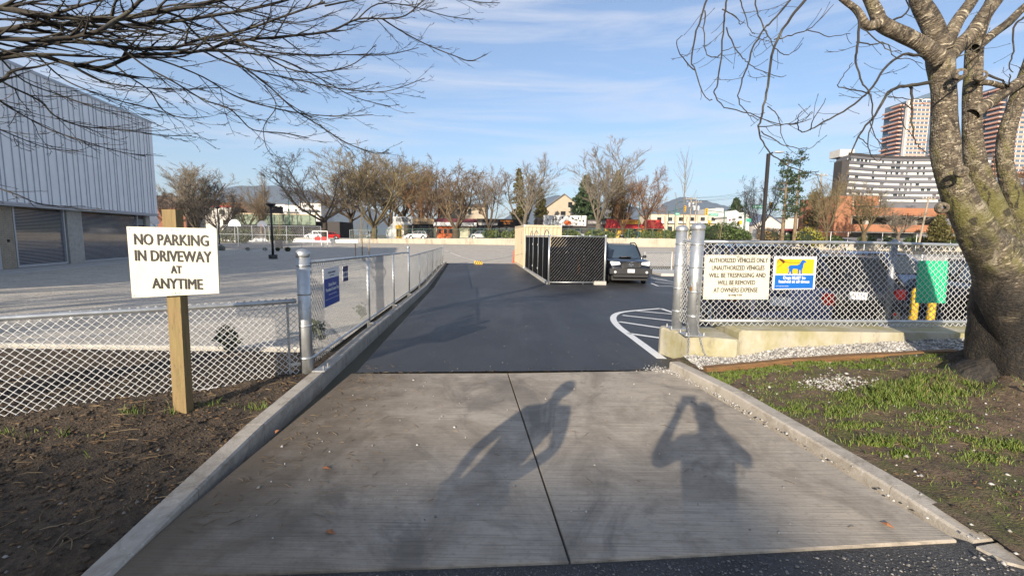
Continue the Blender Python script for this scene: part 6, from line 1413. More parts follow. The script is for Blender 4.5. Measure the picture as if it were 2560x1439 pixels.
for a in (1948, 1970, 1992, 2014, 2036, 2056): rect(e, 'window', glass, a, a+15, 578, 595, 108)
rect(e, 'awning', maroon, 1945, 2000, 572, 577, 108, 1.2)
e = bld('building', 'grey and white slab building far behind the pines', 1960, 2060, 545, 150, 10, pale_b, 595, grey_b, 'building')
for k, (a, b, t_) in enumerate(((1762, 1785, 522), (1785, 1804, 520))): bld('tower_block', ('pale distant tower block left of its twin below the hill', 'pale distant tower block right of its twin below the hill')[k], a, b, t_, 420, 20, pale_b, 590, None, 'building')
e = bld('building', 'dark red brick building beside the school corner', 396, 470, 492, 104, 12, darkwall, 590, dark_b, 'building'); rect(e, 'window', glass, 412, 424, 520, 536, 104); rect(e, 'lower_band', redbrick, 398, 468, 520, 580, 104)
for a in (410, 425): rect(e, 'chimney', dark_b, a, a+7, 482, 492, 104, -1)
e = bld('house', 'pale house with red roof trim left of the far hill', 468, 582, 517, 108, 12, pale_b, 590, redroof, 'house')
for a in (486, 520, 552): o = rect(e, 'window', glass, a, a+14, 524, 535, 108); 
mb = MB(); xa, xb = X(505, 112), X(590, 112); mb.extr([(xa, 112, Z(540, 517, 112)), (xa, 116, Z(540, 503, 112)), (xa, 120, Z(540, 517, 112))], (xb-xa, 0, 0)); mb.build('gable_roof', orange_roof, e)
e = bld('house', 'dark-roofed house right of the pale red-trimmed one', 580, 650, 512, 112, 12, darkwall, 590, dark_b, 'house'); 
e = bld('windscreen_wall', 'long grey-green screen wall behind the ivy bank', 585, 790, 535, 100, .4, green_b, 552, None, 'wall')
for a in range(600, 790, 22): rect(e, 'screen_post', dark_b, a, a+1.2, 534, 553, 100)
rect(e, 'cap_rail', cream_b, 585, 790, 533.5, 536, 100, .2)
bld('carport', 'dark flat-roofed carport below the screen wall', 560, 850, 552, 102, 8, dark_b, 592, None, 'building')
def whitehouse(px0, px1, pyt, Y, lab, wins):
    e = bld('house', lab, px0, px1, pyt, Y, 10, white_b, 560, grey_b, 'house')
    for w_ in wins: o = rect(e, 'window', glass, *w_, Y); rect(e, 'sill', grey_b, w_[0]-.5, w_[1]+.5, w_[3], w_[3]+.8, Y, .15, o)
    rect(e, 'porch_roof', grey_b, px0+2, px1-6, pyt+16, pyt+19, Y, 1.5)
whitehouse(672, 716, 511, 150, 'white terrace house at the left end of the hillside row', [(690, 696, 514, 519), (703, 708, 514, 519)]); whitehouse(716, 756, 513, 148, 'white terrace house in the middle of the hillside row', [(722, 727, 522, 527), (740, 746, 522, 528)]); whitehouse(752, 805, 508, 146, 'white terrace house with a square window at the right of the hillside row', [(763, 769, 511, 517), (782, 788, 513, 518)])
# grey curved hotel
ht = empty('hotel_building', (X(2200, 120), 120, 1), 'grey office slab with a concave facade of white window bands', 'building')
hgrey = bmat('hotel_grey', (.13, .13, .145)); hwhite = bmat('hotel_white', (.62, .62, .60)); hx0, hx1 = X(2092, 122), X(2480, 118); Rr = 95
def arcp(f): x = hx0+(hx1-hx0)*f; return x, 121+4*math.sin(math.pi*f)
zt_ = Z(2095, 388, 121); zb_ = Z(2095, 500, 121); nf = 8; fh = (zt_-zb_)/nf; NS = 26
def arcband(name, mt, par, z0_, z1_, out, f0=0, f1=1, th=.4):
    mb = MB(); fs = np.linspace(f0, f1, max(2, int(NS*(f1-f0))+1)); p = [arcp(f) for f in fs]
    vs = []
    for x, y in p: vs += [(x, y-out, z0_), (x, y-out, z1_), (x, y-out+th, z1_), (x, y-out+th, z0_)]
    fc = [(0, 1, 2, 3), tuple(4*(len(p)-1)+k for k in (3, 2, 1, 0))]
    for i in range(len(p)-1): fc += [(4*i+k, 4*(i+1)+k, 4*(i+1)+(k+1) % 4, 4*i+(k+1) % 4) for k in range(4)]
    mb.add(vs, fc); return mb.build(name, mt, par)
arcband('core_wall', hgrey, ht, -1, zt_, 0, th=4)
for k in range(nf):
    z = zb_+k*fh; wl = arcband('window_band', hwhite, ht, z+.08*fh, z+.52*fh, .25); arcband('spandrel', hgrey, ht, z+.54*fh, z+1.05*fh, .55)
    rg = random.Random(k)
    for i in range(NS):
        if rg.random() < .45: f = (i+.1)/NS; arcband('window_pane', glass if rg.random() < .6 else hgrey, wl, z+.12*fh, z+.48*fh, .32, f, f+rg.choice((.35, .6, .8))/NS, .06)
arcband('roof_edge', dark_b, ht, zt_+.01, zt_+.6, .7); Bx('stair_tower', dark_b, ht, hx0-1.9, hx0, 120, 123, -1, zt_-1.5); Bx('roof_hut', pale_b, ht, hx0-.6, hx0+3.2, 123, 127, zt_, zt_+1.9)
# brick parkade with cars on its decks
pkd = empty('brick_parkade', (X(2240, 94), 94, .5), 'red brick parking garage with two open decks', 'building'); Yp = 94
def PK(name, mt, px0, px1, py0, py1, y0, y1, par=None): return Bx(name, mt, par or pkd, X(px0, Yp), X(px1, Yp), y0, y1, Z(px0, py1, Yp), Z(px0, py0, Yp))
pb_ = bmat('parkade_brick', (.34, .15, .08), bump=.3, bscale=10)
PK('corner_wall', pb_, 2082, 2122, 489, 592, Yp, Yp+12); PK('corner_pier', beige_b, 2122.2, 2125, 489, 584, Yp-.1, Yp+12); PK('upper_block', pb_, 2125.2, 2190, 489, 513, Yp+.2, Yp+12)
PK('upper_parapet', pb_, 2121, 2420, 518, 538, Yp-.25, Yp); PK('upper_deck', concrete, 2121, 2420, 536, 540, Yp+.01, Yp+14); PK('lower_parapet', pb_, 2119, 2420, 560, 578, Yp-.25, Yp); PK('lower_deck', concrete, 2119, 2420, 576, 580, Yp+.01, Yp+14)
PK('inner_wall', white_b, 2126, 2420, 540, 592, Yp+13, Yp+14); PK('back_wall', hgrey, 2190.2, 2420, 500, 518, Yp+13, Yp+13.5)
for a in (2178, 2240, 2302, 2364): PK('deck_column', concrete, a, a+8, 540, 592, Yp+2, Yp+2.8)
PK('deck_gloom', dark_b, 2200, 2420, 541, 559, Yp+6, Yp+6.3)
# towers with red balconies
gl_t = mat('tower_glass', (.10, .14, .19), .12, 0, .25, .15, spec=.7); tor = bmat('tower_orange', (.56, .33, .26)); twh = bmat('tower_white', (.62, .59, .55))
def tower(px0, px1, pyt, Y, lab, nf, dep=14):
    e = empty('apartment_tower', (X((px0+px1)/2, Y), Y, 0), lab, 'building', 'red-balconied towers'); xa, xb = X(px0, Y), X(px1, Y); zt_ = Z(px0, pyt, Y); zb_ = Z(px0, 400, Y)-6; w_ = xb-xa; fh = (zt_-zb_)/nf
    mb = MB(); mb.extr([(xa, Y, zb_), (xb, Y, zb_), (xb, Y, zt_+4), (xa+w_*.5, Y, zt_+4), (xa, Y, zt_)], (0, dep, 0)); mb.build('glass_core', gl_t, e)
    Bx('centre_wall', twh, e, xa+.2, xa+w_*.46, Y-.8, Y-.003, zb_, zt_+.5); Bx('corner_pier', twh, e, xa-.25, xa+.15, Y-.5, Y+1, zb_, zt_)
    for k in range(nf):
        z = zb_+k*fh
        o = Bx('balcony', tor, e, xa-2.2, xa-.02, Y+2, Y+dep*.55, z, z+fh*.3); Bx('balcony_rail', gl_t, o, xa-2.2, xa-2.1, Y+2, Y+dep*.55, z+fh*.31, z+fh*.5)
        if k % 3 != 1: Bx('balcony', tor, e, xa-1.6, xa-.02, Y+dep*.62, Y+dep-.5, z+fh*.1, z+fh*.4)
        Bx('floor_band', tor, e, xa+.25, xa+w_*.46-.05, Y-1.0, Y-.81, z, z+fh*.36); o = Bx('balcony', tor, e, xa+w_*.55, xa+w_*(.97 if k % 2 else .9), Y-1.8, Y-.01, z+fh*.2, z+fh*.5); Bx('slab_edge', twh, o, xa+w_*.54, xa+w_*.98, Y-1.9, Y-.012, z+fh*.12, z+fh*.19)
        o = Bx('window_band', gl_t, e, xa+.6, xa+w_*.44, Y-.88, Y-.81, z+fh*.42, z+fh*.92)
        for q in (.08, .17, .26, .35): Bx('mullion', twh, o, xa+w_*q, xa+w_*q+.35, Y-.97, Y-.885, z+fh*.42, z+fh*.92)
tower(2234, 2345, 250, 230, 'tall red-balconied tower above the curved office slab', 17); tower(2480, 2620, 205, 215, 'second red-balconied tower behind the cherry stems', 19)

# street furniture
def street_lamp(px, pytop, Y, arm, lab, sgnx=1):
    x = X(px, Y); z1 = Z(px, pytop, Y); e = empty('street_lamp', (x, Y, zs(x)), lab, 'street lamp', 'green street lamps'); mb = MB(); mb.cyl((x, Y, zs(x)), (x, Y, z1-1.5), .11, .07, n=8); mb.build('pole', dgreen, e)
    mb = MB(); mb.tube(crs([(x, Y, z1-1.6), (x+sgnx*.2, Y, z1-.6), (x+sgnx*arm*.5, Y, z1-.1), (x+sgnx*arm, Y, z1)], 4), .045, 6); mb.build('arm', dgreen, e); mb = MB(); mb.ball((x+sgnx*(arm+.3), Y, z1), .35, 8, 5, (1, .5, .3)); mb.build('lamp_head', frame_m, e)
street_lamp(725, 483, 98, 1.6, 'curved green street lamp above the ivy bank'); street_lamp(1595, 487, 98, 1.2, 'curved green street lamp in front of the red restaurant'); street_lamp(1684, 503, 105, 2.4, 'curved street lamp left of the transformer poles'); street_lamp(1860, 478, 104, 2.2, 'curved street lamp above the green street-name sign'); street_lamp(920, 545, 98, .5, 'short green street lamp behind the big brown tree')
sig_y = mat('signal_yellow', (.72, .38, .015), .5, 0, .05, 3); teal = mat('street_sign_green', (.05, .30, .22), .5, 0, .05, 3)
def signal(px, Y, pya, px2, lab, sign_px, pysig):
    x = X(px, Y); xe = X(px2, Y); za = Z(px, pya, Y); e = empty('traffic_signal', (x, Y, zs(x)), lab, 'traffic signal', 'traffic signals at the crossing'); mb = MB(); mb.cyl((x, Y, zs(x)), (x, Y, za+.4), .14, .09, n=8); mb.build('pole', dgreen, e); mb = MB(); mb.cyl((x, Y, za), (xe, Y, Z(px2, pysig, Y)+.3), .07, n=6); mb.build('mast_arm', dgreen, e)
    o = Bx('signal_head', sig_y, e, xe-.28, xe+.28, Y-.3, Y-.05, Z(px2, pysig, Y)-.75, Z(px2, pysig, Y)+.75)
    for k in range(3): mb = MB(); mb.lathe((xe, Y-.32, Z(px2, pysig, Y)+.45-.45*k), [(.16, 0), (.16, .03), (.1, .03)], 10, 'y'); mb.build('lens', trim, o)
    s0, s1 = sign_px; ss = Bx('street_name_sign', teal, e, X(s0, Y), X(s1, Y), Y-.12, Y-.08, Z(s0, pya+5, Y)-.35, Z(s0, pya+5, Y)+.35); text('FOURTH AVE', .5, frame((X((s0+s1)/2, Y), Y-.13, Z(s0, pya+5, Y)), (1, 0, 0)), sign_white, e, width=(s1-s0)*.8*Y/1138, depth=.01)
signal(1807, 106, 531, 1761, 'green mast-arm traffic signal with yellow head over the apartments', (1769, 1791), 529); signal(1857, 102, 512, 1919, 'green mast-arm traffic signal reaching behind the light pole', (1875, 1902), 514); signal(1668, 118, 530, 1707, 'mast-arm signal seen from behind, left of the transformer poles', (1684, 1695), 522)
for px, py, lab in ((1771, 556, 'small yellow pedestrian signal left of the laurel shrub'), (1848, 556, 'yellow pedestrian signal beside the green guide sign'), (2012, 555, 'yellow pedestrian signal by the golden conifers')):
    x = X(px, 100); e = empty('pedestrian_signal', (x, 100, 1.4), lab, 'traffic signal', 'traffic signals at the crossing'); mb = MB(); mb.cyl((x, 100, 1.2), (x, 100, Z(px, py, 100)), .07, n=6); mb.build('pole', galv, e); Bx('signal_head', sig_y, e, x-.25, x+.25, 99.8, 100.1, Z(px, py+5, 100), Z(px, py-5, 100))
e = empty('guide_sign', (X(1868, 99), 99, 1.5), 'green square guide sign on a grey pole', 'sign'); Bx('board', teal, e, X(1862, 99), X(1874, 99), 98.9, 98.95, Z(1868, 555, 99), Z(1868, 546, 99)); mb = MB(); mb.cyl((X(1868, 99), 99, 1.2), (X(1868, 99), 99, Z(1868, 546, 99)), .05, n=6); mb.build('pole', galv, e)
e = empty('warning_sign', (X(1820, 97), 97, 1.5), 'white square sign with a dark diamond above the laurel', 'sign'); Bx('board', sign_white, e, X(1815, 97), X(1826, 97), 96.9, 96.95, Z(1820, 556, 97), Z(1820, 541, 97)); mb = MB(); mb.cyl((X(1820, 97), 97, 1.2), (X(1820, 97), 97, Z(1820, 543, 97)), .05, n=6); mb.build('pole', galv, e)
mb = MB(); cx_, cz_ = X(1820.5, 97), Z(1820, 550, 97); mb.extr([(cx_-.32, 96.89, cz_), (cx_, 96.89, cz_-.32), (cx_+.32, 96.89, cz_), (cx_, 96.89, cz_+.32)], (0, -.01, 0)); mb.build('diamond_mark', maroon, e)
polewood = mat('pole_wood', (.30, .25, .19), .9, 0, .2, 1, stretch=(6, 6, .5))
def upole(px, pytop, Y, lab, base=600, tilt=0, trans=True):
    x = X(px, Y); z1 = Z(px, pytop, Y); e = empty('utility_pole', (x, Y, 1), lab, 'utility pole'); mb = MB(); mb.cyl((x, Y, .5), (x+tilt, Y, z1), .19, .13, n=9); mb.build('pole', polewood, e)
    mb = MB(); mb.box(x+tilt-1.3, x+tilt+1.3, Y-.1, Y+.05, z1-.55, z1-.4); mb.build('cross_arm', polewood, e)
    for dx in (-1.1, -.5, .5, 1.1): mb = MB(); mb.cyl((x+tilt+dx, Y, z1-.4), (x+tilt+dx, Y, z1-.15), .05, n=6); mb.build('insulator', frame_m, e)
    if trans:
        for dx in (-.45, .45): mb = MB(); mb.lathe((x+dx, Y-.35, z1-2.4), [(.28, 0), (.3, .1), (.3, .95), (.22, 1.05), (.1, 1.15)], 10); mb.build('transformer', frame_m, e, True)
    return Vector((x+tilt, Y, z1-.2))
p1_ = upole(1722, 492, 108, 'utility pole with transformers, left of a close pair'); p2_ = upole(1735, 500, 106, 'utility pole with transformers, right of a close pair'); p3_ = upole(2040, 432, 92, 'tall wooden utility pole left of the hotel', trans=False); p4_ = upole(2297, 490, 86, 'leaning wooden utility pole in front of the parkade', tilt=1.0, trans=False)
for k, (a, b) in enumerate(((p1_, p3_), (p2_, p3_), (p3_, p4_))):
    e = empty('power_line', a, ('power line from the left transformer pole to the tall pole', 'power line from the right transformer pole to the tall pole', 'power line from the tall pole to the leaning pole')[k], 'power line')
    for dx in (-1.1, 1.1):
        P = [a.lerp(b, t)+Vector((dx, 0, -1.2*4*t*(1-t))) for t in np.linspace(0, 1, 10)]; mb = MB(); mb.tube(P, .018, 4); mb.build('wire', black_metal, e)
# street traffic
def scar(px, Y, rz, lab, paint, suv=True, z=None, gp_='cars on the far street'):
    x = X(px, Y); car('street_car', (x, Y, zs(x) if z is None else z), rad(rz), lab, paint, 'car', gp_, Ln=4.6 if suv else 4.5, wr=.35, belt=suv_belt if suv else None, roof=1.68 if suv else 1.45, cabin=(.12, .5, 2.65, 3.4) if suv else (.6, 1.25, 2.5, 3.3), plates=False, detail=False, pillars=(.3, .62))
scar(1043, 101, 180, 'white SUV parked in front of the white shopfront', white_p); scar(1198, 101, 180, 'silver SUV parked left of the hedge', silver_p); scar(790, 94, 160, 'white car behind the sports goal', white_p, False, .6); scar(822, 95, 200, 'red car right of the white one behind the sports goal', red_p, False, .6); scar(1440, 103, 0, 'pale car passing under the cow-print sign', silver_p); scar(1575, 103, 180, 'dark car in front of the red restaurant', blk_p)
scar(930, 104, 100, 'white van-like car between the big tree trunks', white_p)
for px, yy, pyy, pnt, lab in ((2155, Yp+3, 521, blk_p, 'dark car on the upper parkade deck'), (2215, Yp+3.5, 521, red_p, 'red car on the upper parkade deck'), (2250, Yp+3, 521, white_p, 'white car on the upper parkade deck'), (2180, Yp+3, 564, white_p, 'white car on the lower parkade deck'), (2225, Yp+4, 564, silver_p, 'silver car on the lower parkade deck')):
    scar(px, yy, 20, lab, pnt, False, Z(2155, 536 if pyy < 540 else 576, Yp)+.02, 'cars on the parkade decks')
# hills
hill_m = mat('forested_hill', (.03, .045, .06), 1, 0, .25, .004, detail=8, stretch=(1, 1, 2))
def hill(pts, Y, nm='mountain'):
    mb = MB(); top = [at(px, py, Y) for px, py in pts]; n = len(top); vs = []
    for p in top: vs += [(p.x, Y-900, 0), (p.x*.99, Y-350, p.z*.62), (p.x, Y, p.z), (p.x, Y+900, -10)]
    F = [(4*i+k, 4*(i+1)+k, 4*(i+1)+k+1, 4*i+k+1) for i in range(n-1) for k in range(3)]; mb.add(vs, F); return mb.build(nm, hill_m, None, True, kind='structure')
def ridge(pts, k=5):
    P = crs([Vector((a, b, 0)) for a, b in pts], k); return [(p.x, p.y+R.uniform(-1.0, 1.0)) for p in P]
hill(ridge([(300, 590), (420, 545), (480, 520), (530, 490), (565, 470), (600, 465), (650, 464), (700, 464), (740, 470), (790, 480), (830, 490), (880, 510), (960, 530), (1050, 570), (1120, 592)]), 5200)
hill(ridge([(1200, 592), (1300, 520), (1350, 500), (1380, 490), (1400, 488), (1430, 500), (1480, 508), (1520, 502), (1560, 515), (1640, 520), (1660, 508), (1690, 496), (1712, 492), (1740, 500), (1760, 500), (1800, 511), (1840, 520), (1900, 535), (2000, 552), (2200, 570), (2400, 600)]), 6000)
# ------------------------------------------------------------------ loose stones, grass, sticks
def random_tone(name, cols, rough=.9):
    if name in MATS: return MATS[name]
    m = bpy.data.materials.new(name); m.use_nodes = True; t = m.node_tree; b = t.nodes['Principled BSDF']; b.inputs['Roughness'].default_value = rough
    g = N(t, 'ShaderNodeNewGeometry'); r = N(t, 'ShaderNodeValToRGB'); cr = r.color_ramp
    while len(cr.elements) < len(cols): cr.elements.new(.5)
    for i, c in enumerate(cols): cr.elements[i].position = i/(len(cols)-1); cr.elements[i].color = (*c, 1)
    t.links.new(g.outputs['Random Per Island'], r.inputs[0]); t.links.new(r.outputs[0], b.inputs['Base Color']); MATS[name] = m; return m
OCT = np.array([(1, 0, 0), (0, 1, 0), (-1, 0, 0), (0, -1, 0), (0, 0, 1), (0, 0, -1)], float); OF = np.array([(0, 1, 4), (1, 2, 4), (2, 3, 4), (3, 0, 4), (1, 0, 5), (2, 1, 5), (3, 2, 5), (0, 3, 5)])
def stones(name, P, s0, s1, mt, lab=None, seed=0, cat='stones', flat=.6):
    rg = np.random.default_rng(seed); P = np.asarray(P); n = len(P); s = rg.uniform(s0, s1, (n, 1, 1))*np.exp(rg.normal(0, .3, (n, 1, 1)))
    V = OCT[None]*rg.uniform(.6, 1.2, (n, 6, 1))*s; V[..., 2] *= flat; a = rg.uniform(0, 6.28, n); c, q = np.cos(a), np.sin(a)
    V = np.stack([V[..., 0]*c[:, None]-V[..., 1]*q[:, None]*.75, V[..., 0]*q[:, None]+V[..., 1]*c[:, None]*.75, V[..., 2]], -1)+P[:, None, :]
    V[..., 2] += s[..., 0]*flat*.35
    F = (OF[None]+6*np.arange(n)[:, None, None]).reshape(-1, 3)
    return mesh_np(name, V.reshape(-1, 3), F, mt, None, label=lab, cat=cat, kind='stuff')
st_white = random_tone('pale_stones', [(.16, .155, .15), (.38, .37, .35), (.55, .53, .50), (.27, .25, .22), (.46, .46, .45)]); st_mix = random_tone('mixed_stones', [(.06, .06, .062), (.20, .19, .18), (.12, .11, .10), (.34, .32, .30), (.09, .085, .085)])
rg = np.random.default_rng(1); P = []
while len(P) < 7500:
    x, y = 2.3+rg.random()*4.6, 5.40+rg.random()*.6
    if x < 2.95 and y > 5.98-.35*(x-2.3): continue
    P.append((x, y, z_grav(x, y)))
stones('gravel_stones', P, .009, .022, st_white, 'pale crushed gravel between timber edging and concrete barrier', 1)
P = []
c0 = gp(2090, 945, .19)
for _ in range(420): x, y = c0.x+rg.normal()*.17, c0.y+rg.normal()*.09; P.append((x, y, z_verge(x, y)))
for _ in range(300): x, y = 2.4+rg.random()*3.6, 1.8+rg.random()*3.5; P.append((x, y, z_verge(x, y)))
stones('verge_stones', P, .007, .017, st_white, 'pale pebbles scattered in the right grass verge', 2)
P = []
for _ in range(230):         # against the foot of the right kerb
    y = 5.6-abs(rg.normal())*1.1; x = kr_x(y)-.02-abs(rg.normal())*.045; 
    if y > 2.4: P.append((x, y, .006))
for _ in range(260): x, y = 1.93+rg.normal()*.10, 5.62+rg.normal()*.10; P.append((x, y, .004 if y < 5.6 else zg(y)+.002)) if x < 2.15 else None
for _ in range(90): P.append((rg.uniform(-1.8, 2.2), rg.uniform(2.3, 5.2), .007))
stones('loose_pebbles', P, .006, .013, st_white, 'pale loose pebbles along the apron edge and kerb foot', 3)
P = [(x, y, zg(y)+.002) for x, y in zip(rg.uniform(-2, 2.2, 90), 5.4+rg.exponential(1.6, 90)) if y < 16]
stones('asphalt_grit', P, .006, .012, st_mix, 'pale grit lying on the new asphalt', 4)
P = []
for _ in range(900):
    x, y = -rg.uniform(2.0, 6.0), rg.uniform(1.55, 4.8); dens = sst(2.7, 1.9, y) if x < -2.1 else .2
    if rg.random() < .12+.88*dens and x < kl_x(y)-.02: P.append((x, y, z_soil(x, y)))
stones('soil_pebbles', P, .006, .014, st_mix, 'small grey pebbles strewn over the dark soil bed', 5)
clod = random_tone('soil_clods', [(.018, .013, .009), (.05, .036, .024), (.085, .062, .04), (.03, .022, .015)])
P = []
for _ in range(7000):
    x, y = -rg.uniform(2.0, 6.2), rg.uniform(1.6, 6.2)
    if x < kl_x(y)-.01: P.append((x, y, z_soil(x, y)))
stones('soil_crumbs', P, .006, .018, clod, 'dark crumbs of soil and bark over the left bed', 6)
P = [(x, y, -.010) for x, y in zip(rg.uniform(-3.4, 3.8, 9000), rg.uniform(1.2, 2.35, 9000)) if y < 1.95+.08*(x+2)]
stones('path_aggregate', P, .004, .010, st_mix, 'rounded aggregate showing in the worn footpath', 7, flat=.35)
litter = random_tone('leaf_litter', [(.05, .03, .015), (.13, .08, .04), (.20, .12, .055), (.03, .02, .012), (.09, .055, .03)])
P = []
for _ in range(2600):
    x, y = -rg.uniform(2.0, 6.0), rg.uniform(1.6, 4.9)
    if x < kl_x(y)-.03: P.append((x, y, z_soil(x, y)+.002))
stones('bed_litter', P, .010, .026, litter, 'flat brown leaf litter over the left soil bed', 8, cat='leaf litter', flat=.12)
P = []
for _ in range(1500):
    x, y = rg.uniform(2.4, 6.0), rg.uniform(1.7, 5.2)
    if x > kr_x(y)+.18: P.append((x, y, z_verge(x, y)+.002))
stones('verge_litter', P, .008, .02, litter, 'flat brown leaf litter on the right verge', 9, cat='leaf litter', flat=.12)
P = [(x, 5.33+.08*(x+1.86)/1+rg.normal()*.05, .008) for x in rg.uniform(-1.8, 2.0, 160)]; P = [(x, 5.30+.083*(x+1.9)+rg.normal()*.03, .007) for x, _, _ in P]
stones('joint_dirt', P, .006, .016, clod, 'crumbs of dirt along the joint between apron and asphalt', 10, cat='dirt', flat=.3)
# sticks and fallen bits
def sticks(name, pts, l0, l1, r, mt, lab, seed):
    rg = random.Random(seed); tb = TB()
    for x, y, z in pts:
        a = rg.uniform(0, 6.28); l = rg.uniform(l0, l1); d = Vector((math.cos(a), math.sin(a), 0)); n = Vector((-d.y, d.x, 0)); c = Vector((x, y, z+r*1.2))
        tb.add(np.array([tuple(c-d*l/2), tuple(c-d*l/6+n*rg.uniform(-.1, .1)*l+Vector((0, 0, .004))), tuple(c+d*l/6+n*rg.uniform(-.1, .1)*l), tuple(c+d*l/2)]), [r*.5, r, r, r*.5], 4)
    return tb.build(name, mt, None, label=lab, cat='twigs', kind='stuff')
straw = random_tone('dry_twigs', [(.16, .11, .06), (.30, .22, .13), (.09, .06, .035), (.22, .15, .08)])
rr_ = random.Random(4); pts = []
for _ in range(420):
    x, y = -rr_.uniform(2.1, 5.6), rr_.uniform(1.7, 4.7)
    if x < kl_x(y)-.04: pts.append((x, y, z_soil(x, y)))
sticks('bed_twigs', pts, .05, .22, .0030, straw, 'dry twigs and roots lying on the left soil bed', 1)
pts = [(-1.95+abs(rr_.gauss(0, .45)), rr_.uniform(2.3, 5.6), .008) for _ in range(260)]+[(rr_.uniform(-1.7, 2.0), rr_.uniform(2.3, 5.2), .008) for _ in range(60)]
sticks('apron_twigs', [p for p in pts if p[0] > -1.85], .02, .10, .0018, straw, 'thin twigs and needles along the left side of the apron', 2)
pts = []
for _ in range(90): x, y = rr_.uniform(2.75, 5.6), rr_.uniform(1.8, 5.0); pts.append((x, y, z_verge(x, y)))
sticks('verge_twigs', pts, .05, .2, .003, straw, 'dry twigs on the right verge', 3)
lf_m = mat('fallen_leaf', (.30, .12, .05), .8, 0, .2, 30)
for px, py, lab in ((693, 1078, 'rusty fallen leaf beside the left kerb'), (816, 1170, 'small brown leaf on the left slab'), (825, 1330, 'dark dry leaf near the front of the left slab'), (2218, 1312, 'dark dead leaf on the right slab')):
    q = gp(px, py, .01); mb = MB(); a = R.uniform(0, 3); c, s_ = math.cos(a)*.035, math.sin(a)*.035
    mb.add([(q.x-c, q.y-s_, .009), (q.x+s_*.5, q.y-c*.5, .022), (q.x+c, q.y+s_, .012), (q.x-s_*.5, q.y+c*.5, .018), (q.x, q.y, .026)], [(0, 1, 4), (1, 2, 4), (2, 3, 4), (3, 0, 4)]); mb.build('fallen_leaf', lf_m, label=lab, cat='leaf', group='fallen leaves on the apron')
# grass
grass_m = random_tone('grass_blades', [(.06, .11, .012), (.11, .18, .02), (.17, .20, .035), (.08, .15, .016), (.25, .21, .09), (.10, .17, .02), (.09, .15, .02)], .6)
def grass(name, clumps, zf, lab, seed):
    rg = np.random.default_rng(seed); V = []
    for cx, cy, rx, ry, n, h in clumps:
        n = int(n*1.5); h = h*.72
        x = cx+rg.normal(0, rx*.62, n); y = cy+rg.normal(0, ry*.68, n); keep = np.array([noise.noise(Vector((a*7, b*7, 3)))+.55*noise.noise(Vector((a*22, b*22, 1))) > -.10 and (zf is not z_verge or a > kr_x(b)+.17) for a, b in zip(x, y)]); x, y = x[keep], y[keep]; n = len(x); z = np.array([zf(a, b) for a, b in zip(x, y)])-.005
        hh = h*np.clip(rg.gamma(3.0, .33, n), .2, 2.4); a = rg.uniform(0, 6.28, n); w_ = rg.uniform(.0018, .0036, n); bend = rg.uniform(.1, .75, n)*hh; b = rg.uniform(0, 6.28, n)
        dx, dy = np.cos(a)*w_, np.sin(a)*w_; ex, ey = np.cos(b)*bend, np.sin(b)*bend
        V.append(np.stack([np.stack([x-dx, y-dy, z], -1), np.stack([x+dx, y+dy, z], -1), np.stack([x+dx*.7+ex*.4, y+dy*.7+ey*.4, z+hh*.62], -1), np.stack([x+ex, y+ey, z+hh], -1), np.stack([x-dx*.7+ex*.4, y-dy*.7+ey*.4, z+hh*.62], -1)], 1).reshape(-1, 3))
    V = np.concatenate(V); F = np.arange(len(V)).reshape(-1, 5); return mesh_np(name, V, F, grass_m, None, label=lab, cat='grass', kind='stuff')
def gc(px, py, z, rx, ry, n, h): q = gp(px, py, z); return (q.x, q.y, rx, ry, n, h)
gr_ = [gc(1800, 942, .10, .16, .10, 1050, 0.031), gc(1850, 930, .12, .25, .12, 2250, 0.031), gc(1960, 915, .16, .35, .13, 2700, 0.031), gc(2080, 905, .2, .35, .14, 2700, 0.031), gc(2200, 905, .26, .3, .12, 1950, 0.031), gc(2310, 900, .3, .25, .1, 1350, 0.031), gc(2290, 965, .26, .42, .20, 6300, 0.053), gc(2190, 975, .23, .22, .16, 2250, 0.050), gc(2350, 1010, .28, .22, .14, 1800, 0.031), gc(1850, 990, .10, .16, .07, 525, 0.031), gc(1900, 1005, .10, .12, .06, 390, 0.031), gc(2010, 1000, .14, .3, .09, 900, 0.031), gc(2080, 1010, .16, .25, .1, 1200, 0.037), gc(2140, 1040, .17, .22, .07, 900, 0.031), gc(2220, 1075, .18, .22, .09, 1650, 0.040), gc(2265, 1095, .18, .12, .07, 750, 0.037), gc(2410, 1060, .25, .25, .1, 900, 0.031), gc(2470, 1090, .25, .2, .07, 525, 0.031), gc(2145, 1095, .14, .06, .03, 90, 0.031), gc(2540, 1060, .3, .12, .08, 525, 0.037), gc(1960, 960, .14, .4, .2, 1050, 0.022), gc(2500, 1180, .2, .3, .2, 450, 0.022), (4.0, 4.3, 1.6, 1.1, 3200, .022), (3.2, 4.7, .9, .5, 1800, .022)]
grass('verge_grass', gr_, z_verge, 'patchy green grass on the right verge around the cherry tree', 3)
gl_ = [gc(650, 1020, .07, .1, .04, 63, .07), gc(330, 1040, .06, .1, .03, 49, .07), gc(490, 1035, .07, .06, .03, 31, .08), gc(530, 1015, .07, .25, .04, 72, .05), gc(140, 1090, .06, .25, .04, 99, .05), gc(30, 1092, .06, .15, .03, 54, .05), gc(215, 1140, .06, .03, .02, 11, .05), gc(430, 1040, .06, .05, .03, 22, .06)]
grass('fence_grass', gl_, z_soil, 'small grass tufts along the foot of the low front fence', 4)
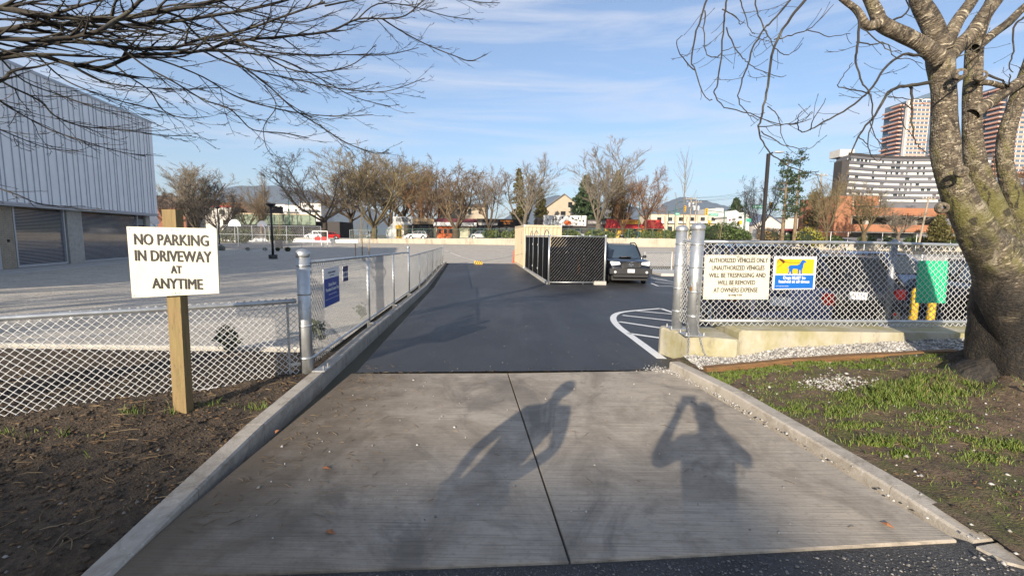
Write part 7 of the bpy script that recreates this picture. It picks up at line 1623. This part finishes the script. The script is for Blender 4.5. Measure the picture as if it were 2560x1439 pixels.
# weeds in the bed behind the low fence and at the drive fence
wd = leaf_mat('weed_leaves', (.02, .035, .012), (.07, .08, .03))
for px, py, zz, sz, lab in ((560, 880, .0, .16, 'dark leafy weed seen through the low front fence'), (830, 850, .05, .12, 'leafy weed at the foot of the drive fence'), (930, 790, -.1, .10, 'second small weed further along the drive fence')):
    q = gp(px, py, zz); P = np.array([q])+np.random.default_rng(px).normal(0, 1, (90, 3))*np.array([sz*.5, sz*.4, sz*.6])+np.array([-.25 if px > 700 else 0, .1, sz]); V, F = leaves(P, .05, px); mesh_np('weed', V, F, wd, None, label=lab, cat='plant', kind='stuff')

# ------------------------------------------------------------------ the two people whose shadows fall on the apron
def skin(name, J, E_, mt, parent, sub=2):
    me = bpy.data.meshes.new('sk'); keys = list(J); me.from_pydata([J[k][:3] for k in keys], [(keys.index(a), keys.index(b)) for a, b in E_], []); o = bpy.data.objects.new('sk', me)
    md = o.modifiers.new('s', 'SKIN'); md.use_smooth_shade = True
    for i, k in enumerate(keys): v = me.skin_vertices[0].data[i]; r = J[k][3]; v.radius = r if hasattr(r, '__len__') else (r, r); v.use_root = (i == 0)
    o.modifiers.new('u', 'SUBSURF').levels = sub
    m2 = baked(o); bpy.data.objects.remove(o); m2.materials.clear(); ob = link_mesh(name, m2, mt, parent); return ob
skin_m = mat('skin_tone', (.45, .28, .20), .55, 0, .06, 8); jacket = mat('dark_jacket', (.03, .035, .05), .8, 0, .15, 9); jeans = mat('blue_jeans', (.05, .07, .12), .85, 0, .15, 12); hair_m = mat('brown_hair', (.05, .03, .018), .7, 0, .2, 30)
def person(loc, h, pose, lab):
    e = empty('person', loc, lab, 'person'); k = h/1.75; S_ = lambda *p: (p[0]*k, p[1]*k, p[2]*k, p[3] if not hasattr(p[3], '__len__') else p[3])
    J = dict(pel=S_(0, 0, .95, (.15, .11)), belly=S_(0, .01, 1.12, (.145, .11)), chest=S_(0, 0, 1.32, (.17, .115)), neck0=S_(0, -.01, 1.47, .07), neck=S_(0, .01, 1.53, .055), head=S_(0, .02, 1.62, (.075, .09)), top=S_(0, .01, 1.71, (.06, .07)))
    E_ = [('pel', 'belly'), ('belly', 'chest'), ('chest', 'neck0'), ('neck0', 'neck'), ('neck', 'head'), ('head', 'top')]
    for s, t in ((-1, 'l'), (1, 'r')):
        J.update({t+'hip': S_(s*.09, 0, .88, .095), t+'knee': S_(s*.11, .02, .50, .06), t+'ank': S_(s*.12, -.02, .09, .042), t+'toe': S_(s*.14, .17, .035, .035), t+'sh': S_(s*.19, 0, 1.42, .065)})
        el, wr_ = pose[t]; J[t+'el'] = (*[q*k for q in el], .045); J[t+'wr'] = (*[q*k for q in wr_], .03); 
        w_ = Vector(wr_)*k; f = (Vector(wr_)-Vector(el)).normalized(); sd = Vector((s, 0, 0)); pm = w_+f*.07; J[t+'pm'] = (*pm, (.04, .022))
        E_ += [('pel', t+'hip'), (t+'hip', t+'knee'), (t+'knee', t+'ank'), (t+'ank', t+'toe'), ('chest', t+'sh'), (t+'sh', t+'el'), (t+'el', t+'wr'), (t+'wr', t+'pm')]
        up = f.cross(sd).normalized() if abs(f.dot(sd)) < .9 else Vector((0, 1, 0)); lat = up.cross(f).normalized()
        for i, (off, ln) in enumerate(((-.03, .075), (-.011, .09), (.011, .083), (.03, .065))):
            a = pm+f*.03+lat*off; b = a+f*ln*.55+up*.012; c = b+f*ln*.35+up*.03; J[f'{t}f{i}a'] = (*a, .011); J[f'{t}f{i}b'] = (*b, .009); J[f'{t}f{i}c'] = (*c, .008); E_ += [(t+'pm', f'{t}f{i}a'), (f'{t}f{i}a', f'{t}f{i}b'), (f'{t}f{i}b', f'{t}f{i}c')]
        a = w_+f*.03-lat*.035*s; b = a+f*.04-lat*.02*s+up*.02; J[t+'t0'] = (*a, .013); J[t+'t1'] = (*b, .010); E_ += [(t+'wr', t+'t0'), (t+'t0', t+'t1')]
    body = skin('body', J, E_, skin_m, e)
    JJ = {q: (*J[q][:3], tuple(v*1.14 for v in (J[q][3] if hasattr(J[q][3], '__len__') else (J[q][3],)*2))) for q in ('pel', 'belly', 'chest', 'neck0', 'lsh', 'rsh', 'lel', 'rel', 'lwr', 'rwr')}
    skin('jacket', JJ, [p for p in E_ if p[0] in JJ and p[1] in JJ], jacket, e)
    JJ = {q: (*J[q][:3], tuple(v*1.16 for v in (J[q][3] if hasattr(J[q][3], '__len__') else (J[q][3],)*2))) for q in ('pel', 'lhip', 'rhip', 'lknee', 'rknee', 'lank', 'rank')}
    skin('trousers', JJ, [p for p in E_ if p[0] in JJ and p[1] in JJ], jeans, e)
    mb = MB()
    for s in (-1, 1): mb = MB(); mb.ball((s*.13*k, .07, .045), .1, 10, 6, (.5, 1.35, .5)); mb.build('shoe', trim, e, True, local=True)
    mb = MB(); mb.ball((0, -.015, 1.665*k), .105, 14, 8, (.82, .95, .95)); mb.build('hair', hair_m, e, True, local=True)
    mb = MB(); mb.ball((0, .115, 1.60*k), .017, 8, 5, (.8, 1.2, 1.4)); mb.build('nose', skin_m, e, True, local=True)
    for s in (-1, 1):
        mb = MB(); mb.ball((s*.033, .098, 1.632*k), .011, 8, 5); mb.build('eye', sign_white, e, True, local=True)
        mb = MB(); mb.ball((s*.083, .01, 1.615*k), .028, 8, 5, (.35, .7, 1.1)); mb.build('ear', skin_m, e, True, local=True)
    mb = MB(); mb.box(-.025, .025, .095, .106, 1.562*k, 1.572*k); mb.build('mouth', mat('lip', (.35, .12, .10), .5, 0, .1, 5), e, local=True)
    return e
person((0, -.47, 0), 1.74, dict(l=((-.36, .10, 1.28), (-.11, .34, 1.54)), r=((.36, .10, 1.28), (.11, .34, 1.54))), 'person in a dark jacket holding a phone up with both hands')
mb = MB(); mb.bbox(-.078, .078, -.075, -.066, 1.600, 1.675, .004); mb.build('phone', black_metal, label='black phone held sideways by the photographer', cat='phone')
person((-1.24, .22, 0), 1.72, dict(l=((-.31, -.06, 1.17), (-.20, .08, .97)), r=((.31, -.06, 1.17), (.20, .08, .97))), 'person in a dark jacket standing with hands near the waist')

# street trees behind the path; their crowns shade the foreground
bare_tree('round', 'dark', (-6.6, -13.5, 0), 5.6, 1.5, 'street tree behind the footpath shading the apron', 7, group='street trees along the footpath', rz=.6)
bare_tree('spread', 'dark', (-14.5, 1.0, 0), 8.5, 1.1, 'street tree beyond the left edge of the picture', 5, group='street trees along the footpath', rz=1.0)
bare_tree('vase', 'dark', (-19, 7.5, zg(7.5)), 10, 1.1, 'tree in the schoolyard beyond the left edge of the picture', 6, group='street trees along the footpath', rz=2.0)
# unseen block added behind the camera, sized to shade the near apron
fl_ = empty('shade_block', (-34, -46, 0), 'unseen cream block added behind the photographer to shade the near apron', 'building')
Bx('wall', cream_b, fl_, -52, -16.4, -50, -42, -.3, 15.5); Bx('parapet', grey_b, fl_, -52.2, -16.2, -50.2, -41.8, 15.503, 15.85)
for k in range(5):
    for i in range(9): o = Bx('window', glass, fl_, -50.5+i*3.7, -48.6+i*3.7, -42, -41.94, 1+k*3, 2.6+k*3); Bx('sill', white_b, o, -50.6+i*3.7, -48.5+i*3.7, -42, -41.85, .85+k*3, .99+k*3)

# ------------------------------------------------------------------ the air between here and the hills
hz = bpy.data.materials.new('haze_air'); hz.use_nodes = True; t = hz.node_tree; t.nodes.clear(); ov_ = N(t, 'ShaderNodeOutputMaterial'); pv = N(t, 'ShaderNodeVolumePrincipled')
pv.inputs['Color'].default_value = (.70, .83, 1, 1); pv.inputs['Density'].default_value = .00008; pv.inputs['Anisotropy'].default_value = .1; t.links.new(pv.outputs[0], ov_.inputs['Volume'])
mb = MB(); mb.box(-6500, 6500, -6200, 9200, -12, 640); o = mb.build('haze', hz, kind='stuff', label='pale blue haze veiling the distant hills', cat='haze')
